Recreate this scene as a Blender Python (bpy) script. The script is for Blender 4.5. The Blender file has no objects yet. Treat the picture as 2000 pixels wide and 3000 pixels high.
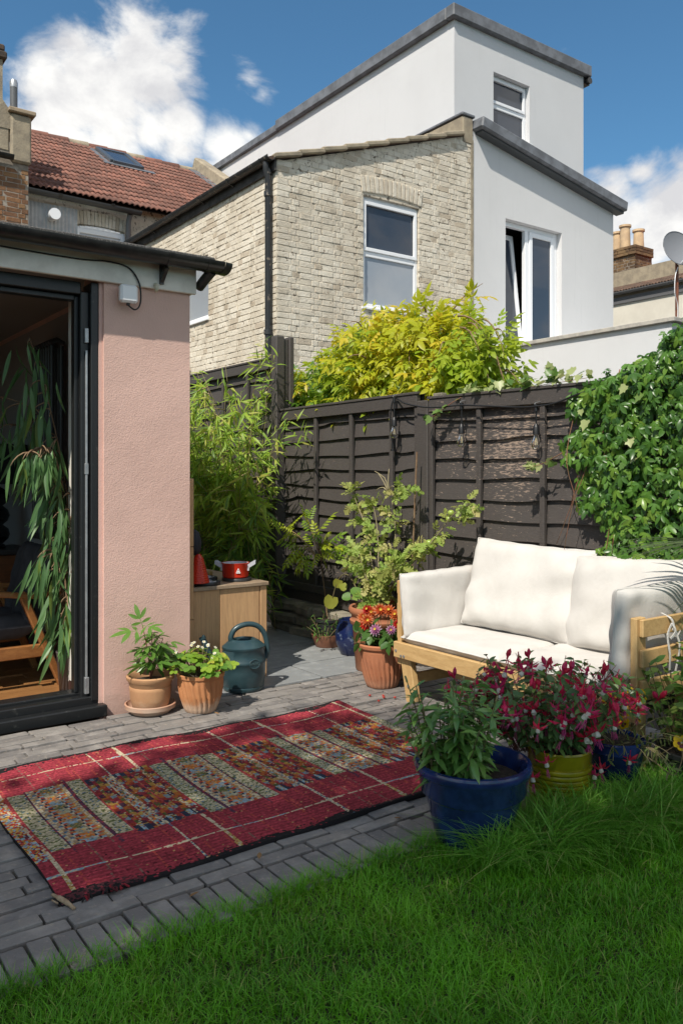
import bpy, math, random
import numpy as np
from mathutils import Matrix, Vector
R = math.radians
random.seed(7)
rng = np.random.default_rng(7)
scene = bpy.context.scene
COL = scene.collection

# ------------------------------------------------------------------ camera, sky, sun, exposure
CAM = np.array((0.0, 0.0, 1.3)); YAW = R(-36.07)
cd = bpy.data.cameras.new('camera'); cam = bpy.data.objects.new('camera', cd); COL.objects.link(cam)
cam.location = CAM; cam.rotation_euler = (R(90), 0, YAW)
cd.sensor_fit = 'VERTICAL'; cd.sensor_height = 36; cd.lens = 28.84
cd.shift_y = -0.0367; cd.clip_end = 2000; cd.clip_start = 0.02
scene.camera = cam
FW = np.array((-math.sin(YAW), math.cos(YAW))); RT = np.array((math.cos(YAW), math.sin(YAW)))

AZ = np.array((.88, .475)); AZ = AZ / np.linalg.norm(AZ)      # the way the sunlight travels, seen from above
ELEV = R(50)
sd = bpy.data.lights.new('sun', 'SUN'); sun = bpy.data.objects.new('sun', sd); COL.objects.link(sun)
sd.energy = 4.0; sd.angle = R(0.55); sd.color = (1.0, .935, .83)
sun.rotation_euler = Vector((AZ[0]*math.cos(ELEV), AZ[1]*math.cos(ELEV), -math.sin(ELEV))).to_track_quat('-Z', 'Y').to_euler()
sun.location = (-8, -5, 12)

world = bpy.data.worlds.new('World'); scene.world = world; world.use_nodes = True
def dirpx(px, py):      # sky direction as azimuth offset / elevation tangents measured off the photograph
    r = (px - 1000) / 2403; u = (1390 - py) / 2403
    return (FW[0] + r * RT[0], FW[1] + r * RT[1], u)
CLOUDS = [(dirpx(a, b), c, d) for a, b, c, d in ((150, 250, .055, .95), (260, 200, .055, 1.0), (400, 150, .05, .95), (430, 100, .035, .8), (500, 160, .04, .75), (300, 300, .06, 1.0), (170, 340, .06, 1.0), (430, 240, .05, .85), (540, 210, .035, .65), (330, 400, .055, .95), (440, 390, .04, .85), (520, 380, .038, .85), (520, 440, .035, .8), (220, 420, .05, .9), (730, 220, .03, .62), (770, 280, .025, .55), (700, 250, .02, .5), (680, 430, .04, .85), (730, 400, .03, .7), (1880, 500, .03, .75), (1790, 560, .04, .75), (1960, 620, .06, .95), (1850, 640, .05, .85), (1990, 480, .025, .6), (1750, 660, .04, .8), (1930, 700, .06, .9))]
def build_world():
    nt = world.node_tree; N = nt.nodes; L = nt.links; N.clear()
    def n(t, **k):
        x = N.new(t)
        for a, b in k.items(): setattr(x, a, b)
        return x
    def mth(op, a, b=None, c=None, clamp=False):
        m = n('ShaderNodeMath', operation=op, use_clamp=clamp)
        for i, v in enumerate((a, b, c)):
            if v is None: continue
            if isinstance(v, (int, float)): m.inputs[i].default_value = v
            else: L.new(v, m.inputs[i])
        return m.outputs[0]
    sky = n('ShaderNodeTexSky', sky_type='NISHITA'); sky.sun_disc = False
    sky.sun_elevation = ELEV; sky.sun_rotation = math.atan2(-AZ[0], -AZ[1])
    sky.air_density = 1.0; sky.dust_density = .2; sky.ozone_density = 3.2; sky.altitude = 50
    tc = n('ShaderNodeTexCoord')
    nrm = n('ShaderNodeVectorMath', operation='NORMALIZE'); L.new(tc.outputs['Generated'], nrm.inputs[0])
    D = nrm.outputs[0]
    def noise(scale, det, rough, dist=0.0, off=(0, 0, 0), sc=(1, 1, 1.5)):
        mp = n('ShaderNodeMapping'); mp.inputs['Location'].default_value = off; mp.inputs['Scale'].default_value = sc
        L.new(D, mp.inputs[0])
        t = n('ShaderNodeTexNoise'); t.inputs['Scale'].default_value = scale; t.inputs['Detail'].default_value = det
        t.inputs['Roughness'].default_value = rough; t.inputs['Distortion'].default_value = dist
        L.new(mp.outputs[0], t.inputs['Vector']); return t.outputs['Fac']
    det = noise(8.0, 10, .60, .35)
    big = noise(2.2, 5, .5, .0, (3.1, 1.7, .4))
    # cumulus banks in view, then unseen ones added for neutral fill: direction, radius, strength
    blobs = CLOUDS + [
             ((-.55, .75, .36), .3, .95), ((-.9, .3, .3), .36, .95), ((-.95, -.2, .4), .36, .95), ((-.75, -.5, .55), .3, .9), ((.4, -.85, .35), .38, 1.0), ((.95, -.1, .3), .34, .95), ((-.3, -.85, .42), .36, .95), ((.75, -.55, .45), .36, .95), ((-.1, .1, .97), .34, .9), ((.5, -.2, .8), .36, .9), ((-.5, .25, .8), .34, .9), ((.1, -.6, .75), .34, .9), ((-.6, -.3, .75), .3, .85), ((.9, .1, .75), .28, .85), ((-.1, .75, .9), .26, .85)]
    tot = None
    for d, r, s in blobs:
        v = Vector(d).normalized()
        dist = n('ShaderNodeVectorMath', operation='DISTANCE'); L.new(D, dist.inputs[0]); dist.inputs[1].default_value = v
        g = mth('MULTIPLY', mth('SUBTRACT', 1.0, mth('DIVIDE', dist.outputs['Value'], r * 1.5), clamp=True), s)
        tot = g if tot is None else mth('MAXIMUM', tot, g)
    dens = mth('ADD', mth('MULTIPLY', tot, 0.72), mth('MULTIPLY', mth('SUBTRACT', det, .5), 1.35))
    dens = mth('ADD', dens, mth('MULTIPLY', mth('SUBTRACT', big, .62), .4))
    mr = n('ShaderNodeMapRange', interpolation_type='SMOOTHSTEP')
    mr.inputs['From Min'].default_value = .14; mr.inputs['From Max'].default_value = .50
    L.new(dens, mr.inputs['Value'])
    mask = mr.outputs[0]
    shade = noise(9.0, 8, .6, .2, (.05, .03, .09))
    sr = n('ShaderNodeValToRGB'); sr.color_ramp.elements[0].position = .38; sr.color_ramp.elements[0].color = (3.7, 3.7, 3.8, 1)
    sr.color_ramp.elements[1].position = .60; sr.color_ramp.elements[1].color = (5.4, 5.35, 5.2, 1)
    L.new(shade, sr.inputs[0])
    tint = n('ShaderNodeMix', data_type='RGBA', blend_type='MULTIPLY'); tint.inputs[0].default_value = 1.0
    L.new(sky.outputs[0], tint.inputs[6]); tint.inputs[7].default_value = (.40, .61, .645, 1)
    mix = n('ShaderNodeMix', data_type='RGBA'); L.new(mask, mix.inputs[0]); L.new(tint.outputs[2], mix.inputs[6]); L.new(sr.outputs[0], mix.inputs[7])
    bg = n('ShaderNodeBackground'); bg.inputs['Strength'].default_value = .15; L.new(mix.outputs[2], bg.inputs[0])
    out = n('ShaderNodeOutputWorld'); L.new(bg.outputs[0], out.inputs[0])
build_world()
scene.view_settings.view_transform = 'Standard'; scene.view_settings.look = 'None'
scene.view_settings.exposure = 0.40; scene.view_settings.gamma = 1.0; scene.view_settings.use_curve_mapping = False
scene.render.engine = 'CYCLES'
cy = scene.cycles; cy.use_denoising = True; cy.max_bounces = 7; cy.diffuse_bounces = 4; cy.glossy_bounces = 3
cy.transmission_bounces = 4; cy.transparent_max_bounces = 6; cy.caustics_reflective = False; cy.caustics_refractive = False
cy.sample_clamp_indirect = 6

# ------------------------------------------------------------------ material helpers
class NT:
    def __init__(s, name):
        s.m = bpy.data.materials.new(name); s.m.use_nodes = True
        s.t = s.m.node_tree; s.N = s.t.nodes; s.L = s.t.links
        s.p = s.N['Principled BSDF']; s.out = s.N['Material Output']
    def n(s, t, **k):
        x = s.N.new(t)
        for a, b in k.items(): setattr(x, a, b)
        return x
    def set(s, sock, v):
        if isinstance(v, (int, float)): sock.default_value = v
        elif isinstance(v, (tuple, list)): sock.default_value = (*v, 1) if len(v) == 3 and sock.type == 'RGBA' else v
        else: s.L.new(v, sock)
    def pos(s, scale=(1, 1, 1), obj=False):
        if obj: o = s.n('ShaderNodeTexCoord').outputs['Object']
        else: o = s.n('ShaderNodeNewGeometry').outputs['Position']
        mp = s.n('ShaderNodeMapping'); mp.inputs['Scale'].default_value = scale; s.L.new(o, mp.inputs[0])
        return mp.outputs[0]
    def noise(s, scale, det=4, rough=.5, vec=None, dist=0.0):
        t = s.n('ShaderNodeTexNoise'); t.inputs['Scale'].default_value = scale; t.inputs['Detail'].default_value = det
        t.inputs['Roughness'].default_value = rough; t.inputs['Distortion'].default_value = dist
        s.L.new(vec if vec is not None else s.pos(), t.inputs['Vector']); return t.outputs['Fac']
    def math(s, op, a, b=None, clamp=False):
        m = s.n('ShaderNodeMath', operation=op, use_clamp=clamp); s.set(m.inputs[0], a)
        if b is not None: s.set(m.inputs[1], b)
        return m.outputs[0]
    def step(s, v, lo, hi):
        r = s.n('ShaderNodeMapRange', interpolation_type='SMOOTHSTEP'); s.set(r.inputs['Value'], v)
        r.inputs['From Min'].default_value = lo; r.inputs['From Max'].default_value = hi; return r.outputs[0]
    def mix(s, f, a, b, blend='MIX'):
        x = s.n('ShaderNodeMix', data_type='RGBA', blend_type=blend); s.set(x.inputs[0], f); s.set(x.inputs[6], a); s.set(x.inputs[7], b); return x.outputs[2]
    def rnd(s):      # random per object, and per piece inside joined meshes
        a = s.n('ShaderNodeObjectInfo').outputs['Random']; b = s.n('ShaderNodeAttribute', attribute_name='rnd').outputs['Fac']
        return s.math('FRACT', s.math('ADD', a, b))
    def bump(s, h, strength=.3, dist=.01):
        b = s.n('ShaderNodeBump'); b.inputs['Strength'].default_value = strength; b.inputs['Distance'].default_value = dist
        s.L.new(h, b.inputs['Height']); s.L.new(b.outputs[0], s.p.inputs['Normal'])
    def col(s, c): s.set(s.p.inputs['Base Color'], c)
    def rough(s, r): s.set(s.p.inputs['Roughness'], r)

MATS = {}
def M(name, c1, c2=None, vscale=6, rough=.7, bump=0, bscale=60, bdist=.004, metal=0, spec=.5, rnd=0, stretch=(1, 1, 1), lo=.35, hi=.65, det=5):
    if name in MATS: return MATS[name]
    t = NT(name)
    c = c1
    if c2 is not None: c = t.mix(t.step(t.noise(vscale, det, .6, t.pos(stretch)), lo, hi), c1, c2)
    if rnd:
        hs = t.n('ShaderNodeHueSaturation'); t.set(hs.inputs['Color'], c)
        t.L.new(t.math('ADD', t.math('MULTIPLY', t.rnd(), rnd * 2), 1 - rnd), hs.inputs['Value']); c = hs.outputs[0]
    t.col(c); t.rough(rough); t.p.inputs['Metallic'].default_value = metal; t.p.inputs['Specular IOR Level'].default_value = spec
    if bump: t.bump(t.noise(bscale, 4, .6, t.pos(stretch)), bump, bdist)
    MATS[name] = t.m; return t.m

def leaf_mat(name, c1, c2, rough=.45, trans=.35, tcol=None, c3=None, spec=.4):
    t = NT(name); r = t.rnd()
    c = t.mix(t.step(r, .0, 1.0), c1, c2)
    if c3 is not None: c = t.mix(t.step(r, .8, .9), c, c3)
    c = t.mix(t.math('MULTIPLY', t.noise(30, 3), .5), c, tuple(x * .6 for x in c1))
    t.col(c); t.rough(rough); t.p.inputs['Specular IOR Level'].default_value = spec
    tr = t.n('ShaderNodeBsdfTranslucent')
    hs = t.n('ShaderNodeHueSaturation'); hs.inputs['Value'].default_value = 1.5; hs.inputs['Hue'].default_value = .485; t.L.new(c, hs.inputs['Color'])
    t.L.new(hs.outputs[0], tr.inputs[0])
    mx = t.n('ShaderNodeMixShader'); mx.inputs[0].default_value = trans
    t.L.new(t.p.outputs[0], mx.inputs[1]); t.L.new(tr.outputs[0], mx.inputs[2]); t.L.new(mx.outputs[0], t.out.inputs[0])
    return t.m

# ------------------------------------------------------------------ mesh helpers
class MB:
    """collects shapes into one mesh"""
    def __init__(s): s.v = []; s.f = []; s.mi = []; s.n = 0
    def add(s, verts, faces, mi=0):
        s.v.extend([tuple(p) for p in verts]); k = s.n
        for f in faces: s.f.append(tuple(i + k for i in f)); s.mi.append(mi)
        s.n += len(verts); return s
    def box(s, x0, x1, y0, y1, z0, z1, mi=0, mat=None, bev=0):
        a, b = (x0, x1) if x0 < x1 else (x1, x0); c, d = (y0, y1) if y0 < y1 else (y1, y0); e, g = (z0, z1) if z0 < z1 else (z1, z0)
        if bev:
            bev = min(bev, (b-a)*.45, (d-c)*.45, (g-e)*.45)
            vs = []
            for sx in (0, 1):
                for sy in (0, 1):
                    for sz in (0, 1):
                        X = (a, b)[sx]; Yy = (c, d)[sy]; Z = (e, g)[sz]
                        ix = bev if sx == 0 else -bev; iy = bev if sy == 0 else -bev; iz = bev if sz == 0 else -bev
                        vs += [(X, Yy+iy, Z+iz), (X+ix, Yy, Z+iz), (X+ix, Yy+iy, Z)]
            def I(sx, sy, sz, k): return (sx*4+sy*2+sz)*3+k
            fs = [(I(0,0,0,0), I(0,0,1,0), I(0,1,1,0), I(0,1,0,0)), (I(1,0,0,0), I(1,1,0,0), I(1,1,1,0), I(1,0,1,0)),
                  (I(0,0,0,1), I(1,0,0,1), I(1,0,1,1), I(0,0,1,1)), (I(0,1,0,1), I(0,1,1,1), I(1,1,1,1), I(1,1,0,1)),
                  (I(0,0,0,2), I(0,1,0,2), I(1,1,0,2), I(1,0,0,2)), (I(0,0,1,2), I(1,0,1,2), I(1,1,1,2), I(0,1,1,2))]
            for sy in (0, 1):
                for sz in (0, 1):
                    fs.append((I(0,sy,sz,1), I(1,sy,sz,1), I(1,sy,sz,2), I(0,sy,sz,2)))
            for sx in (0, 1):
                for sz in (0, 1):
                    fs.append((I(sx,0,sz,0), I(sx,1,sz,0), I(sx,1,sz,2), I(sx,0,sz,2)))
                for sy in (0, 1):
                    fs.append((I(sx,sy,0,0), I(sx,sy,1,0), I(sx,sy,1,1), I(sx,sy,0,1)))
                    for sz in (0, 1): fs.append((I(sx,sy,sz,0), I(sx,sy,sz,1), I(sx,sy,sz,2)))
        else:
            vs = [(a,c,e),(b,c,e),(b,d,e),(a,d,e),(a,c,g),(b,c,g),(b,d,g),(a,d,g)]
            fs = [(0,3,2,1),(4,5,6,7),(0,1,5,4),(1,2,6,5),(2,3,7,6),(3,0,4,7)]
        if mat is not None: vs = [tuple(mat @ Vector(p)) for p in vs]
        return s.add(vs, fs, mi)
    def bar(s, p, q, w, h, up=(0, 0, 1), mi=0, bev=0):
        p = Vector(p); q = Vector(q); d = q - p; L = d.length; d.normalize()
        u = Vector(up); x = d.cross(u)
        if x.length < 1e-4: x = d.cross(Vector((1, 0, 0)))
        x.normalize(); z = x.cross(d)
        m = Matrix(((x.x, d.x, z.x, p.x), (x.y, d.y, z.y, p.y), (x.z, d.z, z.z, p.z), (0, 0, 0, 1)))
        return s.box(-w/2, w/2, 0, L, -h/2, h/2, mi, m, bev)
    def tube(s, pts, rad, n=6, mi=0, caps=True):
        pts = [Vector(p) for p in pts]; k = len(pts)
        if isinstance(rad, (int, float)): rad = [rad] * k
        vs = []; fs = []; ref = None
        for i, p in enumerate(pts):
            d = (pts[min(i+1, k-1)] - pts[max(i-1, 0)])
            d = d.normalized() if d.length > 1e-9 else Vector((0, 0, 1))
            if ref is None:
                ref = d.cross(Vector((0, 0, 1)))
                if ref.length < .05: ref = d.cross(Vector((1, 0, 0)))
            ref = ref - d * ref.dot(d); ref.normalize(); b = d.cross(ref)
            for j in range(n):
                a = 2 * math.pi * j / n
                vs.append(p + (ref * math.cos(a) + b * math.sin(a)) * rad[i])
        for i in range(k - 1):
            for j in range(n):
                fs.append((i*n+j, i*n+(j+1) % n, (i+1)*n+(j+1) % n, (i+1)*n+j))
        if caps: fs.append(tuple(range(n-1, -1, -1))); fs.append(tuple((k-1)*n+j for j in range(n)))
        return s.add(vs, fs, mi)
    def lathe(s, prof, c=(0, 0, 0), n=32, mi=0, fn=None, sx=1, sy=1):
        """prof: (radius, z) from bottom to top, as an open line"""
        vs = []; fs = []
        for i, (r, z) in enumerate(prof):
            for j in range(n):
                a = 2 * math.pi * j / n
                rr = fn(r, z, a, i) if fn else r
                vs.append((c[0] + rr * math.cos(a) * sx, c[1] + rr * math.sin(a) * sy, c[2] + z))
        for i in range(len(prof) - 1):
            for j in range(n):
                fs.append((i*n+j, i*n+(j+1) % n, (i+1)*n+(j+1) % n, (i+1)*n+j))
        return s.add(vs, fs, mi)
    def build(s, name, mats, parent=None, smooth=False, label=None):
        if not isinstance(mats, (list, tuple)): mats = [mats]
        me = bpy.data.meshes.new(name); me.from_pydata(s.v, [], s.f); 
        for m in mats: me.materials.append(m)
        if any(s.mi): me.polygons.foreach_set('material_index', s.mi)
        if smooth:
            me.polygons.foreach_set('use_smooth', [True] * len(me.polygons))
            if smooth != True: me.set_sharp_from_angle(angle=R(smooth))
        me.update()
        return link(name, me, parent, label)

def link(name, data, parent=None, label=None, mw=None):
    o = bpy.data.objects.new(name, data); COL.objects.link(o)
    if mw is not None: o.matrix_basis = mw
    if parent is not None:
        o.parent = parent; o.matrix_parent_inverse = WM[parent.name].inverted()
    WM[o.name] = mw.copy() if mw is not None else Matrix.Identity(4)
    if label: o['label'] = label
    return o
WM = {}
def thing(name, label, cat, loc=(0, 0, 0), group=None):
    o = bpy.data.objects.new(name, None); COL.objects.link(o); o.location = loc; o.empty_display_size = .1
    o['label'] = label; o['category'] = cat
    if group: o['group'] = group
    WM[o.name] = Matrix.Translation(Vector(loc)); return o
def tag(o, label, cat, group=None):
    o['label'] = label; o['category'] = cat
    if group: o['group'] = group
    return o
def struct(o): o['kind'] = 'structure'; return o
def stuff(o, label=None, cat=None):
    o['kind'] = 'stuff'
    if label: o['label'] = label
    if cat: o['category'] = cat
    return o

def np_mesh(name, V, faces, mats, mi=None, smooth=False, rnd=None, col=None):
    """V (N,3); faces: list of (M,k) int arrays"""
    me = bpy.data.meshes.new(name)
    V = np.ascontiguousarray(V, dtype=np.float32)
    me.vertices.add(len(V)); me.vertices.foreach_set('co', V.ravel())
    loops = np.concatenate([f.ravel() for f in faces]).astype(np.int32)
    tot = np.concatenate([np.full(len(f), f.shape[1]) for f in faces]).astype(np.int32)
    st = np.concatenate(([0], np.cumsum(tot)[:-1])).astype(np.int32)
    me.loops.add(len(loops)); me.loops.foreach_set('vertex_index', loops)
    me.polygons.add(len(tot)); me.polygons.foreach_set('loop_start', st)
    if mi is not None: me.polygons.foreach_set('material_index', np.asarray(mi, dtype=np.int32))
    me.polygons.foreach_set('use_smooth', np.full(len(tot), bool(smooth)))
    for m in mats: me.materials.append(m)
    if rnd is not None:
        a = me.attributes.new('rnd', 'FLOAT', 'FACE'); a.data.foreach_set('value', np.asarray(rnd, dtype=np.float32))
    if col is not None:
        a = me.attributes.new('tint', 'FLOAT_COLOR', 'FACE'); a.data.foreach_set('color', np.asarray(col, dtype=np.float32).ravel())
    me.update(calc_edges=True); me.validate()
    return me

def project(P):
    P = np.atleast_2d(P); d = P[:, :2] @ FW; l = P[:, :2] @ RT; d = np.maximum(d, .05)
    return 1000 + l / d * 2403, 1390 - (P[:, 2] - 1.3) / d * 2403, d

def scatter(parent, name, tpls, mats, Ms, ti, mi, nmax=300, restname='foliage', smooth=True):
    """Ms (k,4,4); tpls: list of (V, [faces]); ti, mi: per-piece template / material. The largest in the picture become objects, the rest one mesh."""
    k = len(Ms)
    if k == 0: return
    ti = np.asarray(ti); mi = np.asarray(mi)
    px, py, d = project(Ms[:, :3, 3]); sc = np.linalg.norm(Ms[:, :3, 1], axis=1)
    score = sc / d * ((px > -60) & (px < 2060) & (py > -60) & (py < 3060))
    order = np.argsort(-score); top = order[:nmax]; rest = order[nmax:]
    cache = {}
    for i in top:
        key = (int(ti[i]), int(mi[i]))
        if key not in cache:
            V, F = tpls[key[0]]
            cache[key] = np_mesh(name, V, F, [mats[key[1]]], None, smooth)
        link(name, cache[key], parent, mw=Matrix(Ms[i].tolist()))
    if len(rest):
        Vs = []; F3 = []; F4 = []; m3 = []; m4 = []; r3 = []; r4 = []; off = 0
        for t in range(len(tpls)):
            idx = rest[ti[rest] == t]
            if not len(idx): continue
            V, F = tpls[t]; n = len(V)
            W = np.einsum('kij,nj->kni', Ms[idx][:, :3, :3], V) + Ms[idx][:, None, :3, 3]
            Vs.append(W.reshape(-1, 3)); base = off + np.arange(len(idx)) * n
            rr = rng.random(len(idx))
            for f in F:
                ff = (f[None] + base[:, None, None]).reshape(-1, f.shape[1])
                tgt = (F3, m3, r3) if f.shape[1] == 3 else (F4, m4, r4)
                tgt[0].append(ff); tgt[1].append(np.repeat(mi[idx], len(f))); tgt[2].append(np.repeat(rr, len(f)))
            off += n * len(idx)
        faces = []; mm = []; rr = []
        for a, b, c in ((F3, m3, r3), (F4, m4, r4)):
            if a: faces.append(np.concatenate(a)); mm.append(np.concatenate(b)); rr.append(np.concatenate(c))
        me = np_mesh(restname, np.concatenate(Vs), faces, mats, np.concatenate(mm), smooth, np.concatenate(rr))
        o = link(restname, me, parent); o['kind'] = 'stuff'

def frames(P, Dr, Nm, S):
    """matrices with local Y along Dr, local Z near Nm, uniform scale S"""
    P = np.asarray(P, float); Dr = np.asarray(Dr, float); Nm = np.asarray(Nm, float)
    y = Dr / (np.linalg.norm(Dr, axis=1, keepdims=True) + 1e-9)
    x = np.cross(y, Nm); ln = np.linalg.norm(x, axis=1, keepdims=True)
    x = np.where(ln < 1e-4, np.array([[1., 0, 0]]), x / (ln + 1e-9)); z = np.cross(x, y)
    S = np.broadcast_to(np.asarray(S, float), (len(P),))
    m = np.zeros((len(P), 4, 4)); m[:, 3, 3] = 1
    m[:, :3, 0] = x * S[:, None]; m[:, :3, 1] = y * S[:, None]; m[:, :3, 2] = z * S[:, None]; m[:, :3, 3] = P
    return m

def leaf_tpl(w=.25, n=4, fold=.25, droop=.15, peak=.45, tip=.02, wave=0.0):
    vs = []; 
    for i in range(n + 1):
        t = i / n
        hw = w / 2 * max(tip, (math.sin(math.pi * min(1, t ** (math.log(.5) / math.log(peak))))) ** .85)
        z = -droop * t * t + wave * math.sin(t * 9)
        vs += [(-hw, t, z + fold * hw), (0, t, z), (hw, t, z + fold * hw)]
    f = []
    for i in range(n):
        a = i * 3; f += [(a, a+1, a+4, a+3), (a+1, a+2, a+5, a+4)]
    return (np.array(vs), [np.array(f)])
def combine(items):
    V = []; F = {}; off = 0
    for (v, fs), m in items:
        m = np.array(m); V.append(v @ m[:3, :3].T + m[:3, 3])
        for f in fs: F.setdefault(f.shape[1], []).append(f + off)
        off += len(v)
    return (np.concatenate(V), [np.concatenate(x) for x in F.values()])
def mtx(loc, rz=0, rx=0, s=1, ry=0):
    return Matrix.Translation(loc) @ Matrix.Rotation(rz, 4, 'Z') @ Matrix.Rotation(ry, 4, 'Y') @ Matrix.Rotation(rx, 4, 'X') @ Matrix.Scale(s, 4)
def outline_tpl(pts, z=None):
    """flat leaf from an outline round (0,0)-(0,1), fan from the midrib"""
    vs = [(0, .35, 0)] + [(x, y, (abs(x) * .25 if z is None else z)) for x, y in pts]
    n = len(pts); f = [(0, 1 + i, 1 + (i + 1) % n) for i in range(n)]
    return (np.array(vs), [np.array(f)])
def rv(a, b, n=None): return rng.uniform(a, b, n)
def unit(v): v = np.asarray(v, float); return v / (np.linalg.norm(v, axis=-1, keepdims=True) + 1e-9)
def rdir(n): return unit(rng.normal(size=(n, 3)))

# ------------------------------------------------------------------ materials
def brick_mat(name, base, base2, chip, chip_amt, dirt, bare=None):
    t = NT(name)
    c = t.mix(t.rnd(), base, base2)
    c = t.mix(t.math('MULTIPLY', t.step(t.noise(1.5, 6, .7), .40, .70), .75), c, dirt)
    c = t.mix(t.math('MULTIPLY', t.step(t.noise(5.5, 6, .7, None, .6), .52, .66), .55), c, tuple(x * .62 for x in dirt))
    if bare is not None: c = t.mix(t.math('MULTIPLY', t.step(t.rnd(), .9, .93), .38), c, bare)
    c = t.mix(t.step(t.noise(16, 7, .65, dist=.5), chip_amt, chip_amt + .05), c, chip)
    c = t.mix(t.math('MULTIPLY', t.noise(70, 4, .7), .35), c, dirt)
    t.col(c); t.rough(.9); t.p.inputs['Specular IOR Level'].default_value = .2
    t.bump(t.math('ADD', t.noise(55, 5, .7), t.noise(18, 4, .6)), .8, .009); return t.m
m_cream = brick_mat('cream_painted_brick', (.80, .74, .63), (.66, .59, .48), (.20, .15, .11), .615, (.52, .45, .35), (.30, .21, .13))
m_creammortar = brick_mat('painted_mortar', (.66, .59, .48), (.66, .59, .48), (.06, .05, .04), .565, (.48, .41, .32))
m_stock = brick_mat('stock_brick', (.34, .17, .08), (.20, .10, .06), (.07, .05, .04), .64, (.13, .08, .05), (.42, .25, .11))
m_stockmortar = M('stock_mortar', (.34, .30, .25), (.2, .17, .14), 9, .95, .5, 80)
def render_mat(name, a, bscale, bstr):
    t = NT(name); c = t.mix(t.step(t.noise(.9, 5, .6), .35, .7), a, tuple(x * .95 for x in a))
    c = t.mix(t.math('MULTIPLY', t.step(t.noise(3.0, 6, .7, t.pos((6, 6, .35))), .55, .8), .22), c, tuple(x * .62 for x in a))
    c = t.mix(t.math('MULTIPLY', t.step(t.noise(23, 5, .7), .68, .74), .25), c, tuple(x * .5 for x in a))
    t.col(c); t.rough(.9); t.p.inputs['Specular IOR Level'].default_value = .2; t.bump(t.noise(bscale, 4, .6), bstr, .006); return t.m
m_render = render_mat('white_render', (.66, .66, .67), 150, .9); m_rendersm = render_mat('smooth_white_render', (.64, .635, .635), 25, .25)
m_lead = M('lead_grey_capping', (.17, .18, .20), (.10, .105, .115), 5, .55, .1, 20)
m_stonecop = M('stone_coping', (.45, .42, .37), (.33, .31, .28), 12, .9, .3, 90)
m_upvc = M('white_upvc', (.82, .83, .85), None, rough=.3)
m_blackp = M('black_plastic', (.012, .012, .013), (.028, .027, .026), 14, .28, spec=.5)
m_oldpipe = M('flaking_black_pipe', (.02, .022, .025), (.17, .14, .11), 18, .5, .3, 70, lo=.58, hi=.66)
m_blackmetal = M('black_metal_frame', (.012, .013, .014), (.05, .05, .047), 26, .38, .1, 120, lo=.6, hi=.75)
def glass_mat():
    t = NT('window_glass'); t.col((.045, .055, .075)); t.rough(.02); t.p.inputs['IOR'].default_value = 1.6; return t.m
m_glass = glass_mat()
m_netglass = M('curtained_glass', (.36, .38, .41), (.30, .33, .37), 1.0, .05, spec=1.0)
def pink_mat(name, c, b=.55):
    t = NT(name)
    k = t.mix(t.step(t.noise(2.2, 5, .55), .35, .7), c, tuple(x * .88 for x in c))
    k = t.mix(t.math('MULTIPLY', t.step(t.noise(300, 2, .5), .45, .7), .18), k, tuple(x * .75 for x in c)); g = t.n('ShaderNodeSeparateXYZ'); t.L.new(t.pos(), g.inputs[0])
    low = t.step(t.math('ADD', g.outputs[2], t.math('MULTIPLY', t.noise(9, 6, .7), .5)), .42, .22); k = t.mix(t.math('MULTIPLY', low, .45), k, (.36, .25, .20))
    k = t.mix(t.math('MULTIPLY', t.step(t.noise(4.5, 7, .7, t.pos((1, 1, .4))), .6, .75), .22), k, tuple(x * .72 for x in c)); t.col(k); t.rough(.85)
    t.p.inputs['Specular IOR Level'].default_value = .25
    h = t.math('ADD', t.noise(120, 4, .6), t.math('MULTIPLY', t.noise(11, 4, .55), 1.0)); t.bump(h, b, .005); return t.m
m_pink = pink_mat('pink_masonry_paint', (.73, .485, .41)); m_pinkl = pink_mat('pale_pink_reveal', (.72, .475, .41), .25)
m_fascia = M('grey_white_fascia_paint', (.80, .76, .69), (.66, .62, .56), 7, .6, .15, 40)
m_felt = M('mineral_felt', (.06, .058, .055), (.16, .15, .14), 120, .95, .8, 200, lo=.5, hi=.6)
m_iwall = M('interior_wall_paint', (.34, .32, .31), None, rough=.9)
m_iceil = M('interior_ceiling_paint', (.30, .285, .27), None, rough=.9)
m_tilered = M('red_clay_tile', (.235, .10, .07), (.145, .07, .052), 5, .85, .4, 60, rnd=.25)
m_tilebrown = M('brown_roof_tile', (.14, .085, .06), (.09, .06, .045), 6, .9, .3, 60, rnd=.2)
m_cement = M('old_cement_render', (.37, .31, .22), (.25, .21, .155), 5, .95, .6, 40, .01)
m_buff = M('buff_clay_pot', (.62, .44, .26), (.48, .34, .21), 5, .8)
def paver_mat(name, a, b, moss):
    t = NT(name); c = t.mix(t.rnd(), a, b)
    c = t.mix(t.step(t.noise(9, 6, .6), .45, .75), c, tuple(x * 1.35 for x in b))
    c = t.mix(t.math('MULTIPLY', t.step(t.noise(38, 5, .7), .56, .68), .7), c, moss); t.col(c)
    t.rough(t.math('ADD', t.math('MULTIPLY', t.noise(25, 3), .35), .45)); t.bump(t.math('ADD', t.noise(60, 5, .7), t.noise(17, 4, .6)), .8, .005); return t.m
m_paver = paver_mat('grey_clay_paver', (.165, .153, .147), (.24, .222, .206), (.36, .31, .25))
m_joint = M('sandy_joint', (.04, .034, .028), (.14, .118, .09), 20, 1, .6, 150)
m_slate = paver_mat('blue_grey_slate', (.20, .215, .225), (.25, .26, .262), (.26, .23, .19))
m_soil = M('dark_soil', (.030, .022, .015), (.07, .05, .034), 60, 1, 1.0, 120, .01)
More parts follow.
